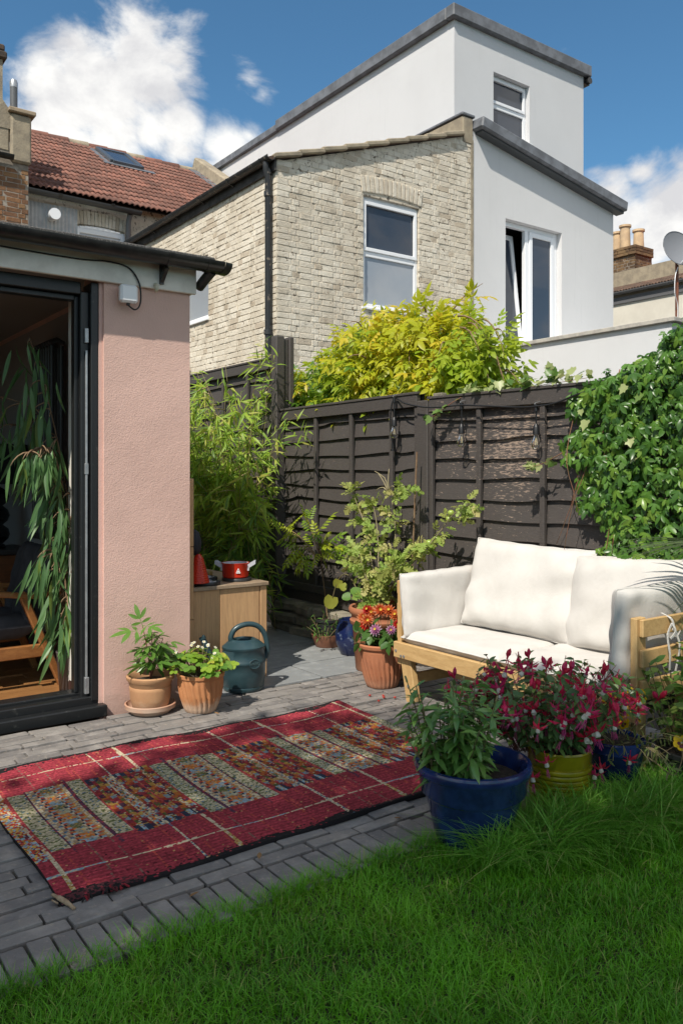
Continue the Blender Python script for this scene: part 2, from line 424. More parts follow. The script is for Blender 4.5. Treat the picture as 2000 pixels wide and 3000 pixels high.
def fence_mat(name, flake):
    t = NT(name); v = t.pos((1, 1.6, 8))
    n1 = t.noise(13, 8, .72, v, .25); n2 = t.noise(1.1, 3, .5)
    f = t.step(t.math('ADD', n1, t.math('MULTIPLY', t.math('SUBTRACT', n2, .5), .5)), flake, flake + .035)
    c = t.mix(t.noise(40, 4, .6, t.pos((1, 1, 6))), (.036, .031, .029), (.095, .082, .075))
    c = t.mix(f, c, t.mix(t.noise(30, 4, .6, v), (.36, .26, .19), (.24, .19, .16)))
    t.col(c); t.rough(.62); t.p.inputs['Specular IOR Level'].default_value = .45
    t.bump(t.math('SUBTRACT', t.noise(22, 6, .7, t.pos((1, .7, 12))), t.math('MULTIPLY', f, .5)), .45, .004); return t.m
m_fence = fence_mat('black_fence_paint', .66); m_fencew = fence_mat('weathered_black_fence_paint', .615); m_post = fence_mat('black_post_paint', .74)
def wood_mat(name, a, b, scale=(9, 9, .7), rough=.55, rings=1.0, knots=True):
    t = NT(name); v = t.pos(scale)
    c = t.mix(t.step(t.noise(5 * rings, 6, .6, v, .8), .3, .7), a, b)
    c = t.mix(t.math('MULTIPLY', t.step(t.noise(28, 3, .6, v), .5, .75), .35), c, tuple(x * .55 for x in b))
    t.col(t.mix(t.math('MULTIPLY', t.rnd(), .3), c, b)); t.rough(rough); t.bump(t.noise(20, 4, .6, v), .2, .002); return t.m
m_kitchen = wood_mat('weathered_larch', (.62, .38, .19), (.46, .27, .135)); m_worktop = wood_mat('worktop_wood', (.36, .27, .18), (.24, .17, .11), (3, 14, 8))
m_pine = wood_mat('yellow_stained_pine', (.60, .40, .18), (.48, .30, .125), (10, 2.0, 12), .5)
m_pinev = wood_mat('yellow_stained_pine_upright', (.60, .40, .18), (.48, .30, .125), (10, 10, 1.5), .5)
m_teak = wood_mat('teak_frame', (.36, .155, .05), (.24, .095, .03), (3, 8, 8), .35)
m_floorw = wood_mat('oak_floor', (.38, .19, .07), (.26, .12, .045), (1.5, 12, 5), .3)
def fabric_mat():
    t = NT('cream_cotton_cover')
    c = t.mix(t.step(t.noise(7, 5, .6), .35, .75), (.60, .575, .54), (.55, .525, .49))
    c = t.mix(t.math('MULTIPLY', t.step(t.noise(3.3, 6, .7), .62, .72), .35), c, (.45, .41, .36)); t.col(c); t.rough(.95); t.p.inputs['Specular IOR Level'].default_value = .1
    t.p.inputs['Sheen Weight'].default_value = .15
    h = t.math('ADD', t.math('MULTIPLY', t.noise(420, 2), .12), t.math('ADD', t.noise(9, 4, .5, t.pos((1, 1, .6)), 1.2), t.math('MULTIPLY', t.noise(26, 4, .6, None, .8), .35))); t.bump(h, .35, .010); return t.m
m_fabric = fabric_mat()
def terracotta(name, a, b, bloom):
    t = NT(name); c = t.mix(t.step(t.noise(7, 5, .6), .35, .65), a, b)
    g = t.n('ShaderNodeSeparateXYZ'); t.L.new(t.pos(), g.inputs[0])
    low = t.step(t.math('ADD', g.outputs[2], t.math('MULTIPLY', t.noise(14, 5, .65), .16)), .17, .10)
    c = t.mix(t.math('MULTIPLY', low, bloom), c, (.55, .45, .35)); t.col(c); t.rough(.85); t.bump(t.noise(90, 4, .6), .25, .003); return t.m
m_terra = terracotta('salt_stained_terracotta', (.50, .22, .09), (.42, .17, .07), .6); m_terrap = terracotta('pale_terracotta', (.50, .28, .14), (.42, .22, .11), .35)
m_terrad = terracotta('deep_terracotta', (.40, .15, .07), (.34, .13, .065), .12)
m_blueglaze = M('cobalt_glaze', (.008, .017, .075), (.018, .042, .165), 9, .14, .05, 25, spec=.6)
m_blueglazes = M('mottled_blue_glaze', (.008, .016, .07), (.10, .13, .2), 22, .2, spec=.6, lo=.58, hi=.7)
m_lime = M('olive_yellow_glaze', (.30, .26, .010), (.21, .185, .008), 12, .22, .05, 30, spec=.55)
m_darkpot = M('dark_plastic_pot', (.025, .026, .028), None, rough=.4)
m_copper = M('copper_bowl_paint', (.34, .15, .09), (.28, .12, .075), 8, .4, metal=.3)
m_can = M('dark_green_can_plastic', (.022, .050, .060), (.034, .068, .078), 12, .30, .08, 120)
m_redenamel = M('red_enamel', (.55, .03, .012), (.48, .028, .012), 15, .25)
m_greyenamel = M('grey_enamel', (.50, .50, .54), None, rough=.3)
m_white = M('white_print', (.8, .8, .8), None, rough=.5)
m_burner = M('black_rubber_disc', (.02, .02, .022), (.035, .035, .037), 30, .5)
m_chair = M('charcoal_velvet', (.032, .032, .038), (.05, .05, .057), 12, .9, .3, 30)
m_blackglossy = M('black_ceramic', (.004, .004, .005), None, rough=.12)
m_radiator = M('anthracite_radiator', (.030, .027, .026), None, rough=.45)
m_cable = M('black_rubber_cable', (.010, .010, .011), None, rough=.45)
m_stem = M('green_brown_stem', (.12, .11, .04), (.17, .12, .06), 20, .7)
m_twig = M('brown_twig', (.17, .10, .055), (.24, .16, .09), 15, .8)
m_bark = M('grey_bark', (.10, .075, .05), (.16, .125, .09), 12, .95, .8, 30, .02)
m_stone = M('mossy_stone', (.26, .23, .18), (.17, .155, .115), 9, .95, .7, 50, .01, rnd=.25)
m_rust = M('rusty_pole', (.22, .07, .035), (.14, .06, .04), 20, .8)
m_dish = M('grey_dish_mesh', (.19, .20, .22), None, rough=.5)
m_greywall = M('cream_far_wall', (.70, .66, .57), (.62, .58, .5), 2, .9)
m_clearflash = M('aluminium_strip', (.45, .46, .47), (.35, .36, .37), 20, .4, metal=.7)

# ------------------------------------------------------------------ ground, lawn, patio
b = MB(); b.add([(-300, -300, -.06), (300, -300, -.06), (300, 300, -.06), (-300, 300, -.06)], [(0, 1, 2, 3)])
struct(b.build('ground', m_soil))
b = MB(); b.box(-6, 3.70, -4, 2.135, -.05, -.012); struct(b.build('lawn_soil', m_soil))
b = MB(); b.box(-3, 3.74, 2.14, 4.30, -.05, -.014); patio = struct(b.build('patio', m_joint))
b = MB(); b.box(2.12, 3.74, 4.305, 9.5, -.05, -.008); slate_bed = struct(b.build('slate_terrace', m_joint))

def unit_box(bev=.08, topz=True):
    mb = MB(); mb.box(-.5, .5, -.5, .5, -.5, .5, bev=bev); n3 = [f for f in mb.f if len(f) == 3]; n4 = [f for f in mb.f if len(f) == 4]
    return (np.array(mb.v, float), [np.array(n4), np.array(n3)])
def block_mats(blocks):
    """blocks: list of (centre, size(3), rot euler) -> (k,4,4)"""
    out = np.zeros((len(blocks), 4, 4))
    for i, (c, s, e) in enumerate(blocks):
        m = Matrix.Translation(c) @ Matrix.Rotation(e[2], 4, 'Z') @ Matrix.Rotation(e[0], 4, 'X') @ Matrix.Rotation(e[1], 4, 'Y') @ Matrix.Diagonal((*s, 1))
        out[i] = np.array(m)
    return out
UB = unit_box(.06); UBp = unit_box(.035)
def scatter_blocks(parent, name, blocks, mat, nmax=300, rest='rest_of_bricks', tpl=UB, skip=None):
    Ms = block_mats(blocks)
    z = np.zeros(len(Ms), int)
    scatter(parent, name, [tpl], [mat], Ms, z, z, nmax, rest, smooth=False)
pv = []
PW, PL, PJ = .0585, .198, .0085
for i in range(12 * 5):                                     # header course along the lawn
    x = -.6 + i * (PW + PJ + .003)
    if x > 3.6: break
    pv.append(((x, 2.245 + random.uniform(-.006, .006), -.022 + random.uniform(-.003, .003)), (PW + .003, PL, .05), (random.uniform(-.012, .012), random.uniform(-.02, .02), random.uniform(-.02, .02))))
row = 0; y = 2.39
while y < 4.29:
    x = -.9 + random.random() * .2
    while x < 3.66:
        L = PL * random.choice((1, 1, 1, .97, 1.02, .62 if random.random() < .2 else 1))
        if not (x + L/2 > .93 and x + L/2 < 2.6 and 2.62 < y < 3.66):      # under the rug nothing shows
            pv.append(((x + L/2, y + random.uniform(-.003, .003), -.024 + random.uniform(-.006, .004)), (L, PW + random.uniform(-.005, .003), .05), (random.uniform(-.06, .06), random.uniform(-.018, .018), random.uniform(-.016, .016))))
        x += L + PJ
    y += PW + PJ; row += 1
scatter_blocks(patio, 'paver', pv, m_paver, 300, 'more_pavers', UBp)
sl = []
yy = 4.31
for r_, h in enumerate((.40, .58, .60, .60, .6, .6, .6)):
    x = 2.12 - (.28 if r_ % 2 else 0); 
    while x < 3.72:
        w = .88; x1 = min(x + w, 3.73); x0 = max(x, 2.125)
        if x1 - x0 > .05: sl.append((((x0+x1)/2, yy + h/2, -.017 + random.uniform(-.001, .001)), (x1-x0-.012, h-.012, .04), (random.uniform(-.003, .003), random.uniform(-.003, .003), 0)))
        x += w
    yy += h
scatter_blocks(slate_bed, 'slate_slab', sl, m_slate, 300, 'more', unit_box(.02))

# grass -----------------------------------------------------------
def grass_mat(name, a, b, c3):
    t = NT(name); r = t.rnd()
    c = t.mix(r, a, b); c = t.mix(t.math('MULTIPLY', t.step(t.noise(2.2, 5, .6), .5, .68), .5), c, (b[0] * 1.5, b[1] * 1.12, b[2])); c = t.mix(t.step(r, .90, .95), c, c3)
    c = t.mix(t.math('MULTIPLY', t.step(t.noise(3.5, 4), .4, .7), .5), c, tuple(x * 1.35 for x in b))
    t.col(c); t.rough(.40); t.p.inputs['Specular IOR Level'].default_value = .45
    tr = t.n('ShaderNodeBsdfTranslucent'); t.L.new(c, tr.inputs[0]); mx = t.n('ShaderNodeMixShader'); mx.inputs[0].default_value = .3
    t.L.new(t.p.outputs[0], mx.inputs[1]); t.L.new(tr.outputs[0], mx.inputs[2]); t.L.new(mx.outputs[0], t.out.inputs[0]); return t.m
m_grass = grass_mat('lawn_grass', (.072, .245, .007), (.15, .42, .015), (.36, .38, .10))
m_grassl = grass_mat('long_grass', (.095, .28, .02), (.20, .46, .05), (.40, .42, .14))
def blades(P, H, lean, wid, seg=3):
    n = len(P); a = rv(0, 2 * math.pi, n); ld = np.stack([np.cos(a), np.sin(a)], 1)
    sa = a + math.pi / 2 + rv(-.9, .9, n); sd_ = np.stack([np.cos(sa), np.sin(sa)], 1)
    V = np.zeros((n, seg * 2 + 1, 3)); 
    for i in range(seg + 1):
        t = i / seg; up = H * (t - .35 * lean * t * t); out = H * lean * t ** 1.8
        c = np.concatenate([P[:, :2] + ld * out[:, None], (P[:, 2] + up)[:, None]], 1)
        if i < seg:
            w = wid * (1 - .55 * t); V[:, i*2] = c; V[:, i*2+1] = c
            V[:, i*2, :2] -= sd_ * w[:, None] / 2; V[:, i*2+1, :2] += sd_ * w[:, None] / 2
        else: V[:, i*2] = c
    k = seg * 2 + 1; base = (np.arange(n) * k)[:, None]
    q = np.concatenate([base + np.array([[i*2, i*2+1, i*2+3, i*2+2]]) for i in range(seg - 1)])
    tr = base + np.array([[(seg-1)*2, (seg-1)*2+1, seg*2]])
    r = rng.random(n); return V.reshape(-1, 3), q, tr, np.concatenate([np.tile(r, seg - 1), r])
def grass(name, P, H, lean, wid, mat, label, seg=3):
    V, q, tr, r = blades(P, H, lean, wid, seg)
    o = link(name, np_mesh(name, V, [q, tr], [mat], None, False, r)); stuff(o, label, 'grass'); return o
n = 150000
P = np.zeros((n, 3)); P[:, 0] = rv(-.2, 3.55, n); P[:, 1] = 2.165 - rng.power(1.0, n) * 1.5; P[:, 2] = -.012
edge = .02 * np.sin(P[:, 0] * 5.1) + .018 * np.sin(P[:, 0] * 13.7 + 1) + .012 * np.sin(P[:, 0] * 37); P = P[P[:, 1] < 2.15 + edge + rv(-.02, .015, len(P))]
px, py, d = project(P); P = P[(px > -120) & (px < 2120) & (py < 3200) & (py > 1500)]
clump = .5 + .5 * np.sin(P[:, 0] * 9 + 2 * np.sin(P[:, 1] * 7)) * np.sin(P[:, 1] * 11 + 1.3 * np.sin(P[:, 0] * 6))
H = (.026 + .024 * clump) * rv(.5, 1.5, len(P))
grass('lawn_grass', P, H, rv(.2, 1.5, len(P)), rv(.0014, .0042, len(P)), m_grass, 'short green lawn grass in the shaded foreground')
nc = 300; cx = 2.0 + 1.45 * rng.random(nc); cy_ = 1.925 - .14 * (cx - 2.0) + rng.normal(0, .06, nc)          # tussocks in front of the pots
nb_ = 26; P = np.zeros((nc * nb_, 3)); P[:, 0] = np.repeat(cx, nb_) + rng.normal(0, .018, nc * nb_); P[:, 1] = np.repeat(cy_, nb_) + rng.normal(0, .018, nc * nb_); P[:, 2] = -.012
keep = np.ones(len(P), bool)
for c, r_ in (((2.116, 2.104), .15), ((2.57, 2.088), .112), ((2.874, 2.076), .10), ((3.17, 1.88), .13)):
    keep &= np.hypot(P[:, 0] - c[0], P[:, 1] - c[1]) > r_
P = P[keep]
grass('long_grass', P, rv(.09, .25, len(P)), rv(.5, 1.7, len(P)), rv(.0026, .0052, len(P)), m_grassl, 'long arching tuft grass round the glazed pots', 6)
n = 260                                                    # stray tufts along the paving edge
P = np.zeros((n * 9, 3)); cx = rv(.3, 2.0, n); P[:, 0] = np.repeat(cx, 9) + rng.normal(0, .008, n * 9); P[:, 1] = 2.16 + np.repeat(rv(-.03, .03, n), 9) + rng.normal(0, .008, n * 9); P[:, 2] = -.012
grass('edge_grass', P, rv(.03, .085, len(P)), rv(.3, 1.2, len(P)), rv(.0016, .003, len(P)), m_grass, 'ragged grass tufts fringing the paving edge', 4)

# ------------------------------------------------------------------ the pink extension (near left)
ext = thing('pink_extension', 'pink rendered house extension with black gutter and open dark doorway', 'house', (1.85, 4.4, 0))
b = MB(); b.box(1.597, 2.11, 4.402, 4.72, -.05, 2.535); b.box(1.752, 2.109, 4.72, 8.2, -.05, 2.535); b.build('wall', m_pink, ext)
b = MB(); b.box(1.576, 1.5965, 4.418, 4.70, -.05, 2.36); b.build('reveal', m_pinkl, ext)
b = MB(); b.box(1.748, 1.7515, 4.70, 8.0, .0, 2.38); b.box(-2.5, 1.75, 8.0, 8.1, 0, 2.45); b.box(-2.6, -2.5, 4.5, 8.1, 0, 2.45); b.build('interior_wall', m_iwall, ext)
b = MB(); b.box(1.50, 1.60, 4.70, 4.705, .12, 2.35); b.box(1.50, 1.505, 4.56, 4.70, .13, 2.30); b.build('plaster_return', M('plaster_white', (.66, .63, .58), rough=.9), ext)
b = MB(); b.box(-2.6, 1.752, 4.45, 8.1, 2.42, 2.47); b.build('ceiling', m_iceil, ext)
b = MB(); b.box(-2.6, 1.752, 4.50, 8.1, -.05, .008); b.build('floor', m_floorw, ext)
fl = []
for i in range(9):
    yb = 4.56 + i * .14; xb = -.2 + random.random() * .3
    while xb < 1.7:
        L = random.uniform(.5, .9); fl.append(((min(xb+L/2, 1.7 - .02), yb, .012), (min(L, (1.74-xb)) - .004, .135, .012), (0, 0, 0))); xb += L
scatter_blocks(ext, 'floor_plank', fl, m_floorw, 300, 'x', unit_box(.01))
b = MB(); b.box(.9, 1.74, 7.9, 7.99, 1.98, 2.10); b.build('dark_beam', M('dark_red_beam', (.06, .012, .01), None, rough=.6), ext)
b = MB(); b.box(1.715, 1.747, 4.72, 7.9, .01, .17); b.box(1.50, 1.57, 4.69, 4.698, .05, .18); b.build('skirting_board', M('brown_skirting', (.10, .05, .04), None, rough=.5), ext)
# door frame and threshold
fr = MB(); fr.box(1.535, 1.5755, 4.425, 4.56, .06, 2.35, bev=.004); fr.box(1.49, 1.535, 4.46, 4.60, .06, 2.30, bev=.004); fr.box(1.468, 1.49, 4.50, 4.56, .10, 2.28, bev=.004)
fr.box(-2.4, 1.49, 4.46, 4.60, 2.285, 2.352, bev=.004); fr.box(-2.4, 1.468, 4.50, 4.56, 2.255, 2.284, bev=.004); df = fr.build('door_frame', m_blackmetal, ext)
b = MB(); b.box(1.512, 1.524, 4.445, 4.462, .12, 1.98, bev=.003); b.box(1.508, 1.528, 4.443, 4.464, 1.30, 1.36, bev=.002); b.box(1.508, 1.528, 4.443, 4.464, 2.02, 2.10, bev=.002); b.box(1.506, 1.53, 4.44, 4.464, .10, .19, bev=.002)
b.build('hinge_rod', m_clearflash, df)
th = MB(); th.box(-2.4, 1.605, 4.365, 4.43, -.02, .045, bev=.006); th.box(-2.4, 1.58, 4.432, 4.50, -.02, .085, bev=.005); th.box(-2.4, 1.53, 4.502, 4.60, -.02, .10, bev=.005); th.build('threshold', m_blackmetal, ext)
# fascia, soffit, gutter, roof
b = MB(); b.box(-2.6, 2.14, 4.375, 4.40, 2.352, 2.538, bev=.004); b.box(2.115, 2.14, 4.40, 8.2, 2.36, 2.538); b.build('fascia_board', m_fascia, ext)
b = MB(); b.box(-2.7, 2.22, 4.29, 8.3, 2.54, 2.562, bev=.006); b.build('roof', m_felt, ext)
def gutter(mb, p, q, r, n=10, thick=.004, mi=0):
    """half-round trough from p to q, open at the top"""
    p = Vector(p); q = Vector(q); d = (q - p).normalized(); s = d.cross(Vector((0, 0, 1))).normalized(); up = Vector((0, 0, 1))
    vs = []; fs = []
    ring = []
    for k in range(n + 1):
        a = math.pi * k / n; ring.append((math.cos(a) * r, -math.sin(a) * r * .95))
    ring += [(x * (1 - thick / r), z * (1 - thick / r)) for x, z in reversed(ring)]
    m = len(ring)
    for e in (p, q):
        for x, z in ring: vs.append(e + s * x + up * z)
    for k in range(m): fs.append((k, (k+1) % m, m + (k+1) % m, m + k))
    fs.append(tuple(range(m))); fs.append(tuple(range(2*m-1, m-1, -1)))
    mb.add(vs, fs, mi)
g = MB(); gutter(g, (-2.6, 4.285, 2.528), (2.25, 4.285, 2.528), .062, 12, .003); gut = g.build('gutter', m_blackp, ext, 60)
for x in (1.92, 2.16, .6):
    g = MB(); gutter(g, (x - .013, 4.285, 2.529), (x + .013, 4.285, 2.529), .0665, 12, .003)
    if x < 2.1: g.bar((x, 4.37, 2.40), (x, 4.30, 2.465), .02, .03); g.bar((x, 4.368, 2.38), (x, 4.368, 2.52), .024, .012, (0, 1, 0))
    g.build('gutter_bracket', m_blackp, gut, 50)
g = MB(); gutter(g, (2.235, 4.285, 2.527), (2.285, 4.30, 2.527), .0655, 12, .003); g.tube([(2.20, 4.30, 2.48), (2.18, 4.36, 2.435), (2.18, 4.42, 2.41)], .030, 12); g.build('gutter_end', m_blackp, gut, 50)
# cable, junction box, hook on the extension
jb = thing('junction_box', 'small white plastic junction box under the fascia', 'junction box', (1.72, 4.37, 2.30))
b = MB(); b.box(1.665, 1.765, 4.325, 4.372, 2.245, 2.345, bev=.012); b.build('lid', m_upvc, jb); b = MB(); b.tube([(1.715, 4.35, 2.246), (1.715, 4.35, 2.232)], .011, 8); b.build('cable_gland', m_cable, jb)
pts = [(-.5, 4.37, 2.475), (.6, 4.369, 2.468), (1.1, 4.369, 2.455), (1.45, 4.369, 2.452), (1.60, 4.369, 2.462), (1.72, 4.368, 2.447), (1.78, 4.366, 2.38), (1.795, 4.366, 2.30), (1.785, 4.362, 2.24), (1.755, 4.358, 2.215), (1.715, 4.35, 2.234)]
def smooth_line(p, k=6):
    p = [np.array(a, float) for a in p]; o = []
    for i in range(len(p) - 1):
        a = p[max(i-1, 0)]; b_ = p[i]; c = p[i+1]; d = p[min(i+2, len(p)-1)]
        for j in range(k):
            t = j / k; o.append(.5 * ((2*b_) + (-a + c)*t + (2*a - 5*b_ + 4*c - d)*t*t + (-a + 3*b_ - 3*c + d)*t**3))
    o.append(p[-1]); return [Vector(x) for x in o]
b = MB(); b.tube(smooth_line(pts), .0045, 6); tag(b.build('power_cable', m_cable, None, True), 'thin black cable looping along the white fascia to the junction box', 'cable')
b = MB(); b.tube([(1.885, 4.374, 2.375), (1.885, 4.36, 2.365), (1.885, 4.355, 2.345), (1.885, 4.372, 2.335)], [.012, .013, .012, .008], 8); tag(b.build('cable_hook', M('cream_plastic', (.6, .55, .42), rough=.5), None, True), 'little cream plastic hook at the bottom of the fascia', 'hook')

# ------------------------------------------------------------------ houses behind
def brick_run(u0, u1, z0, ztop, axis, plane, sign, holes=(), gauge=.075, proud=.0045, jit=.0035, start=0):
    """Flemish-bond brick blocks on the plane axis=const; sign: outward direction. axis 'y' -> wall runs along x. ztop(u)."""
    out = []; row = start; z = z0
    while True:
        zb = z + gauge; any_ = False
        u = u0 - (.16 if row % 2 else 0.0); k = row % 2
        while u < u1:
            L = .215 if k % 2 == 0 else .1025
            a = max(u, u0); c = min(u + L, u1); u += L + .010; k += 1
            segs = [(a, c)]
            for (h0, h1, hz0, hz1) in holes:
                if zb > hz0 + .01 and z < hz1 - .01:
                    ns = []
                    for s0, s1 in segs:
                        if s1 <= h0 or s0 >= h1: ns.append((s0, s1)); continue
                        if s0 < h0: ns.append((s0, h0))
                        if s1 > h1: ns.append((h1, s1))
                    segs = ns
            for s0, s1 in segs:
                if s1 - s0 < .035: continue
                if zb > ztop((s0 + s1) / 2) : continue
                any_ = True
                dp = proud + random.uniform(-jit, jit); um = (s0 + s1) / 2 + random.uniform(-.002, .002); zm = z + gauge / 2 + random.uniform(-.002, .002)
                e = (random.uniform(-.03, .03), random.uniform(-.022, .022), random.uniform(-.025, .025)); ln = s1 - s0 + random.uniform(-.005, .006); hh = gauge - .009 + random.uniform(-.005, .004)
                if axis == 'y': out.append(((um, plane + sign * (dp - .025), zm), (ln, .05, hh), e))
                else: out.append(((plane + sign * (dp - .025), um, zm), (.05, ln, hh), e))
        z = zb; row += 1
        if z > 12 or (not any_ and z > z0 + .5 and z > max(ztop(u0), ztop(u1), ztop((u0+u1)/2))): break
    return out

def window(house, plane, u0, u1, z0, z1, kind='y', sign=-1, depth=.06, rails=(), fw=.055, glass=m_glass, arch=0, rec=.07, glass2=None):
    """white frame standing rec behind the wall plane; kind 'y' -> the wall runs along x"""
    f = MB(); p0 = plane - sign * rec; p1 = p0 - sign * depth
    def bx(mb, a0, a1, b0, b1, q0=p0, q1=p1, bev=.006):
        if kind == 'y': mb.box(a0, a1, q0, q1, b0, b1, bev=bev)
        else: mb.box(q0, q1, a0, a1, b0, b1, bev=bev)
    bx(f, u0, u0 + fw, z0, z1); bx(f, u1 - fw, u1, z0, z1); bx(f, u0 + fw, u1 - fw, z1 - fw, z1 + 1e-4); bx(f, u0 + fw, u1 - fw, z0, z0 + fw)
    if arch:
        for k in range(10):
            a = u0 + (u1 - u0) * k / 10; c = u0 + (u1 - u0) * (k + 1) / 10; t = (k + .5) / 10 * 2 - 1
            bx(f, a, c, z1, z1 + arch * (1 - t * t) + .004, bev=0)
    for r in rails: bx(f, u0 + fw, u1 - fw, r - fw * .6, r + fw * .6)
    w = f.build('window', m_upvc, house)
    zs = [z0] + list(rails) + [z1]
    for i in range(len(zs) - 1):
        a = MB(); lo = zs[i] + fw * .6; hi = zs[i+1] - fw * .6
        if i == len(zs) - 2 and rails:                  # opening sash, standing proud
            s = MB(); q0 = p0 + sign * .018; q1 = p0 - sign * .02; sf = .05
            bx(s, u0 + .02, u0 + .02 + sf, lo, hi, q0, q1, .005); bx(s, u1 - .02 - sf, u1 - .02, lo, hi, q0, q1, .005); bx(s, u0 + .02 + sf, u1 - .02 - sf, hi - sf, hi, q0, q1, .005); bx(s, u0 + .02 + sf, u1 - .02 - sf, lo, lo + sf, q0, q1, .005)
            s.build('sash', m_upvc, w)
        bx(a, u0 + fw * .7, u1 - fw * .7, lo - .01, hi + .01, p0 - sign * .022, p0 - sign * .03, 0); a.build('pane', glass2 if (glass2 and i == 0) else glass, w)
    s = MB(); e0 = plane + sign * .035
    bx(s, u0 - .03, u1 + .03, z0 - .035, z0 - .002, e0, p1); s.build('sill', m_upvc, w)
    return w

# --- neighbour with cream painted bricks
NX0, NX1, NX2, NY = 5.28, 8.65, 12.0, 8.60
h1 = thing('brick_house', 'cream painted brick house wing with black downpipe and sloping verge', 'house', (5.28, 8.6, 0))
EZ, AZ_ = 5.14, 6.28
top_front = lambda x: EZ + (AZ_ - EZ) * (x - NX0) / (NX1 - NX0)
W1 = (6.62, 7.60, 3.52, 5.0)
b = MB()
b.add([(NX0, NY, -.05), (W1[0], NY, -.05), (W1[0], NY, top_front(W1[0])), (NX0, NY, top_front(NX0)),
       (W1[1], NY, -.05), (NX1, NY, -.05), (NX1, NY, top_front(NX1)), (W1[1], NY, top_front(W1[1])),
       (W1[0], NY, W1[2]), (W1[1], NY, W1[2]), (W1[0], NY, W1[3]), (W1[1], NY, W1[3])],
      [(0, 1, 2, 3), (4, 5, 6, 7), (1, 4, 9, 8), (10, 11, 7, 2)])
W1s = (10.42, 11.5, 3.5, 4.40)
b.box(NX0 + .002, NX0 + .2, NY + .003, W1s[0], -.05, EZ); b.box(NX0, NX0 + .2, W1s[1], 13.38, -.05, EZ); b.box(NX0, NX0 + .2, W1s[0], W1s[1], -.05, W1s[2]); b.box(NX0, NX0 + .2, W1s[0], W1s[1], W1s[3], EZ)
for x0, x1, z0, z1 in ((W1[0]-.002, W1[0], W1[2], W1[3]), (W1[1], W1[1]+.002, W1[2], W1[3])): b.box(x0, x1, NY, NY + .2, z0, z1)
b.box(W1[0], W1[1], NY, NY + .2, W1[3], W1[3] + .002); b.box(W1[0], W1[1], NY, NY + .2, W1[2] - .002, W1[2])
b.build('wall', m_creammortar, h1)
hole_arch = (W1[0] - .02, W1[1] + .02, W1[2], W1[3] + .26)
bl = brick_run(NX0 + .004, NX1 - .02, 1.35, top_front, 'y', NY, -1, [(W1[0], W1[1], W1[2], W1[3] + .01), (W1[0] - .03, W1[1] + .03, W1[3], W1[3] + .27)])
bl += brick_run(NY + .004, 13.37, 1.8, lambda u: EZ - .02, 'x', NX0, -1, [W1s], start=1)
n_ar = 14
for i in range(n_ar):                                     # brick arch over the window
    t = (i + .5) / n_ar; u = W1[0] - .02 + (W1[1] - W1[0] + .04) * t; s = t * 2 - 1
    bl.append(((u + s * .025, NY - .012 + .02, W1[3] + .14 + .035 * (1 - s * s)), (.062, .05, .22), (0, s * .13, 0)))
scatter_blocks(h1, 'brick', bl, m_cream, 300, 'more_bricks')
window(h1, NY, *W1[:2], W1[2], W1[3] - .02, 'y', -1, rails=(4.24,), fw=.06, arch=.05, glass2=m_netglass, rec=.04)
window(h1, NX0, W1s[0], W1s[1], W1s[2], W1s[3], 'x', -1, rails=(), fw=.06, glass=m_netglass, rec=.03)
# roof slab and verge tiles
b = MB(); dz = .06
b.add([(NX0-.12, NY-.02, EZ+.03), (NX1-.2, NY-.02, AZ_+.0), (NX1-.2, 13.4, AZ_), (NX0-.12, 13.4, EZ+.03), (NX0-.12, NY-.02, EZ-.02), (NX1-.2, NY-.02, AZ_-.06), (NX1-.2, 13.4, AZ_-.06), (NX0-.12, 13.4, EZ-.02)],
      [(0,1,2,3), (7,6,5,4), (0,4,5,1), (1,5,6,2), (2,6,7,3), (3,7,4,0)]); b.build('roof', m_tilebrown, h1)
nv = 9
for i in range(nv):
    a = NX0 - .05 + (NX1 - .22 - NX0) * i / nv; c = a + (NX1 - .2 - NX0) / nv + .03; za = top_front(a) + .035; zc = top_front(c) + .0
    b = MB(); b.bar((a, NY - .02, za + .03), (c, NY - .02, zc + .04), .12, .055, bev=.01); b.build('verge_tile', m_cement, h1)
# gutter along the side eaves, fascia, downpipe
b = MB(); b.box(NX0 - .015, NX0 - .04, NY - .02, 13.36, EZ - .12, EZ + .0); b.build('fascia_board', M('black_stained_board', (.02, .019, .018), (.06, .055, .05), 9, .7), h1)
b = MB(); gutter(b, (NX0 - .10, 13.38, EZ + .04), (NX0 - .10, NY - .05, EZ + .04), .06, 10, .004); gt = b.build('gutter', m_oldpipe, h1, 60)
for i in range(6):
    y = NY + .15 + i * .85; g = MB(); gutter(g, (NX0 - .10, y - .015, EZ + .041), (NX0 - .10, y + .015, EZ + .041), .066, 10, .004); g.bar((NX0 - .10, y, EZ - .02), (NX0 - .03, y, EZ - .05), .015, .012); g.build('gutter_bracket', m_oldpipe, gt, 50)
b = MB(); b.tube([(NX0 - .10, NY + .08, EZ - .01), (NX0 - .10, NY + .08, EZ - .10), (NX0 - .065, NY + .09, EZ - .18), (NX0 - .065, NY + .09, 1.0)], .04, 12)
for z in (4.75, 3.05, EZ - .12): b.tube([(NX0 - .068, NY + .09, z - .03), (NX0 - .068, NY + .09, z + .03)], .05, 12)
b.build('downpipe', m_oldpipe, h1, 50)
# parapet between the two wings
b = MB(); b.box(NX1 - .22, NX1 - .005, NY - .015, 12.5, 6.12, 6.52, bev=.02); pp = b.build('parapet', m_cement, h1)
b = MB(); b.box(NX1 - .24, NX1 + .02, NY - .03, 12.5, 6.522, 6.565, bev=.01); b.build('lead_cap', m_lead, pp)
b = MB(); b.box(NX1 - .05, NX1 - .001, NY - .012, NY + .05, -.05, 6.2); b.build('pointed_edge', m_cement, h1)

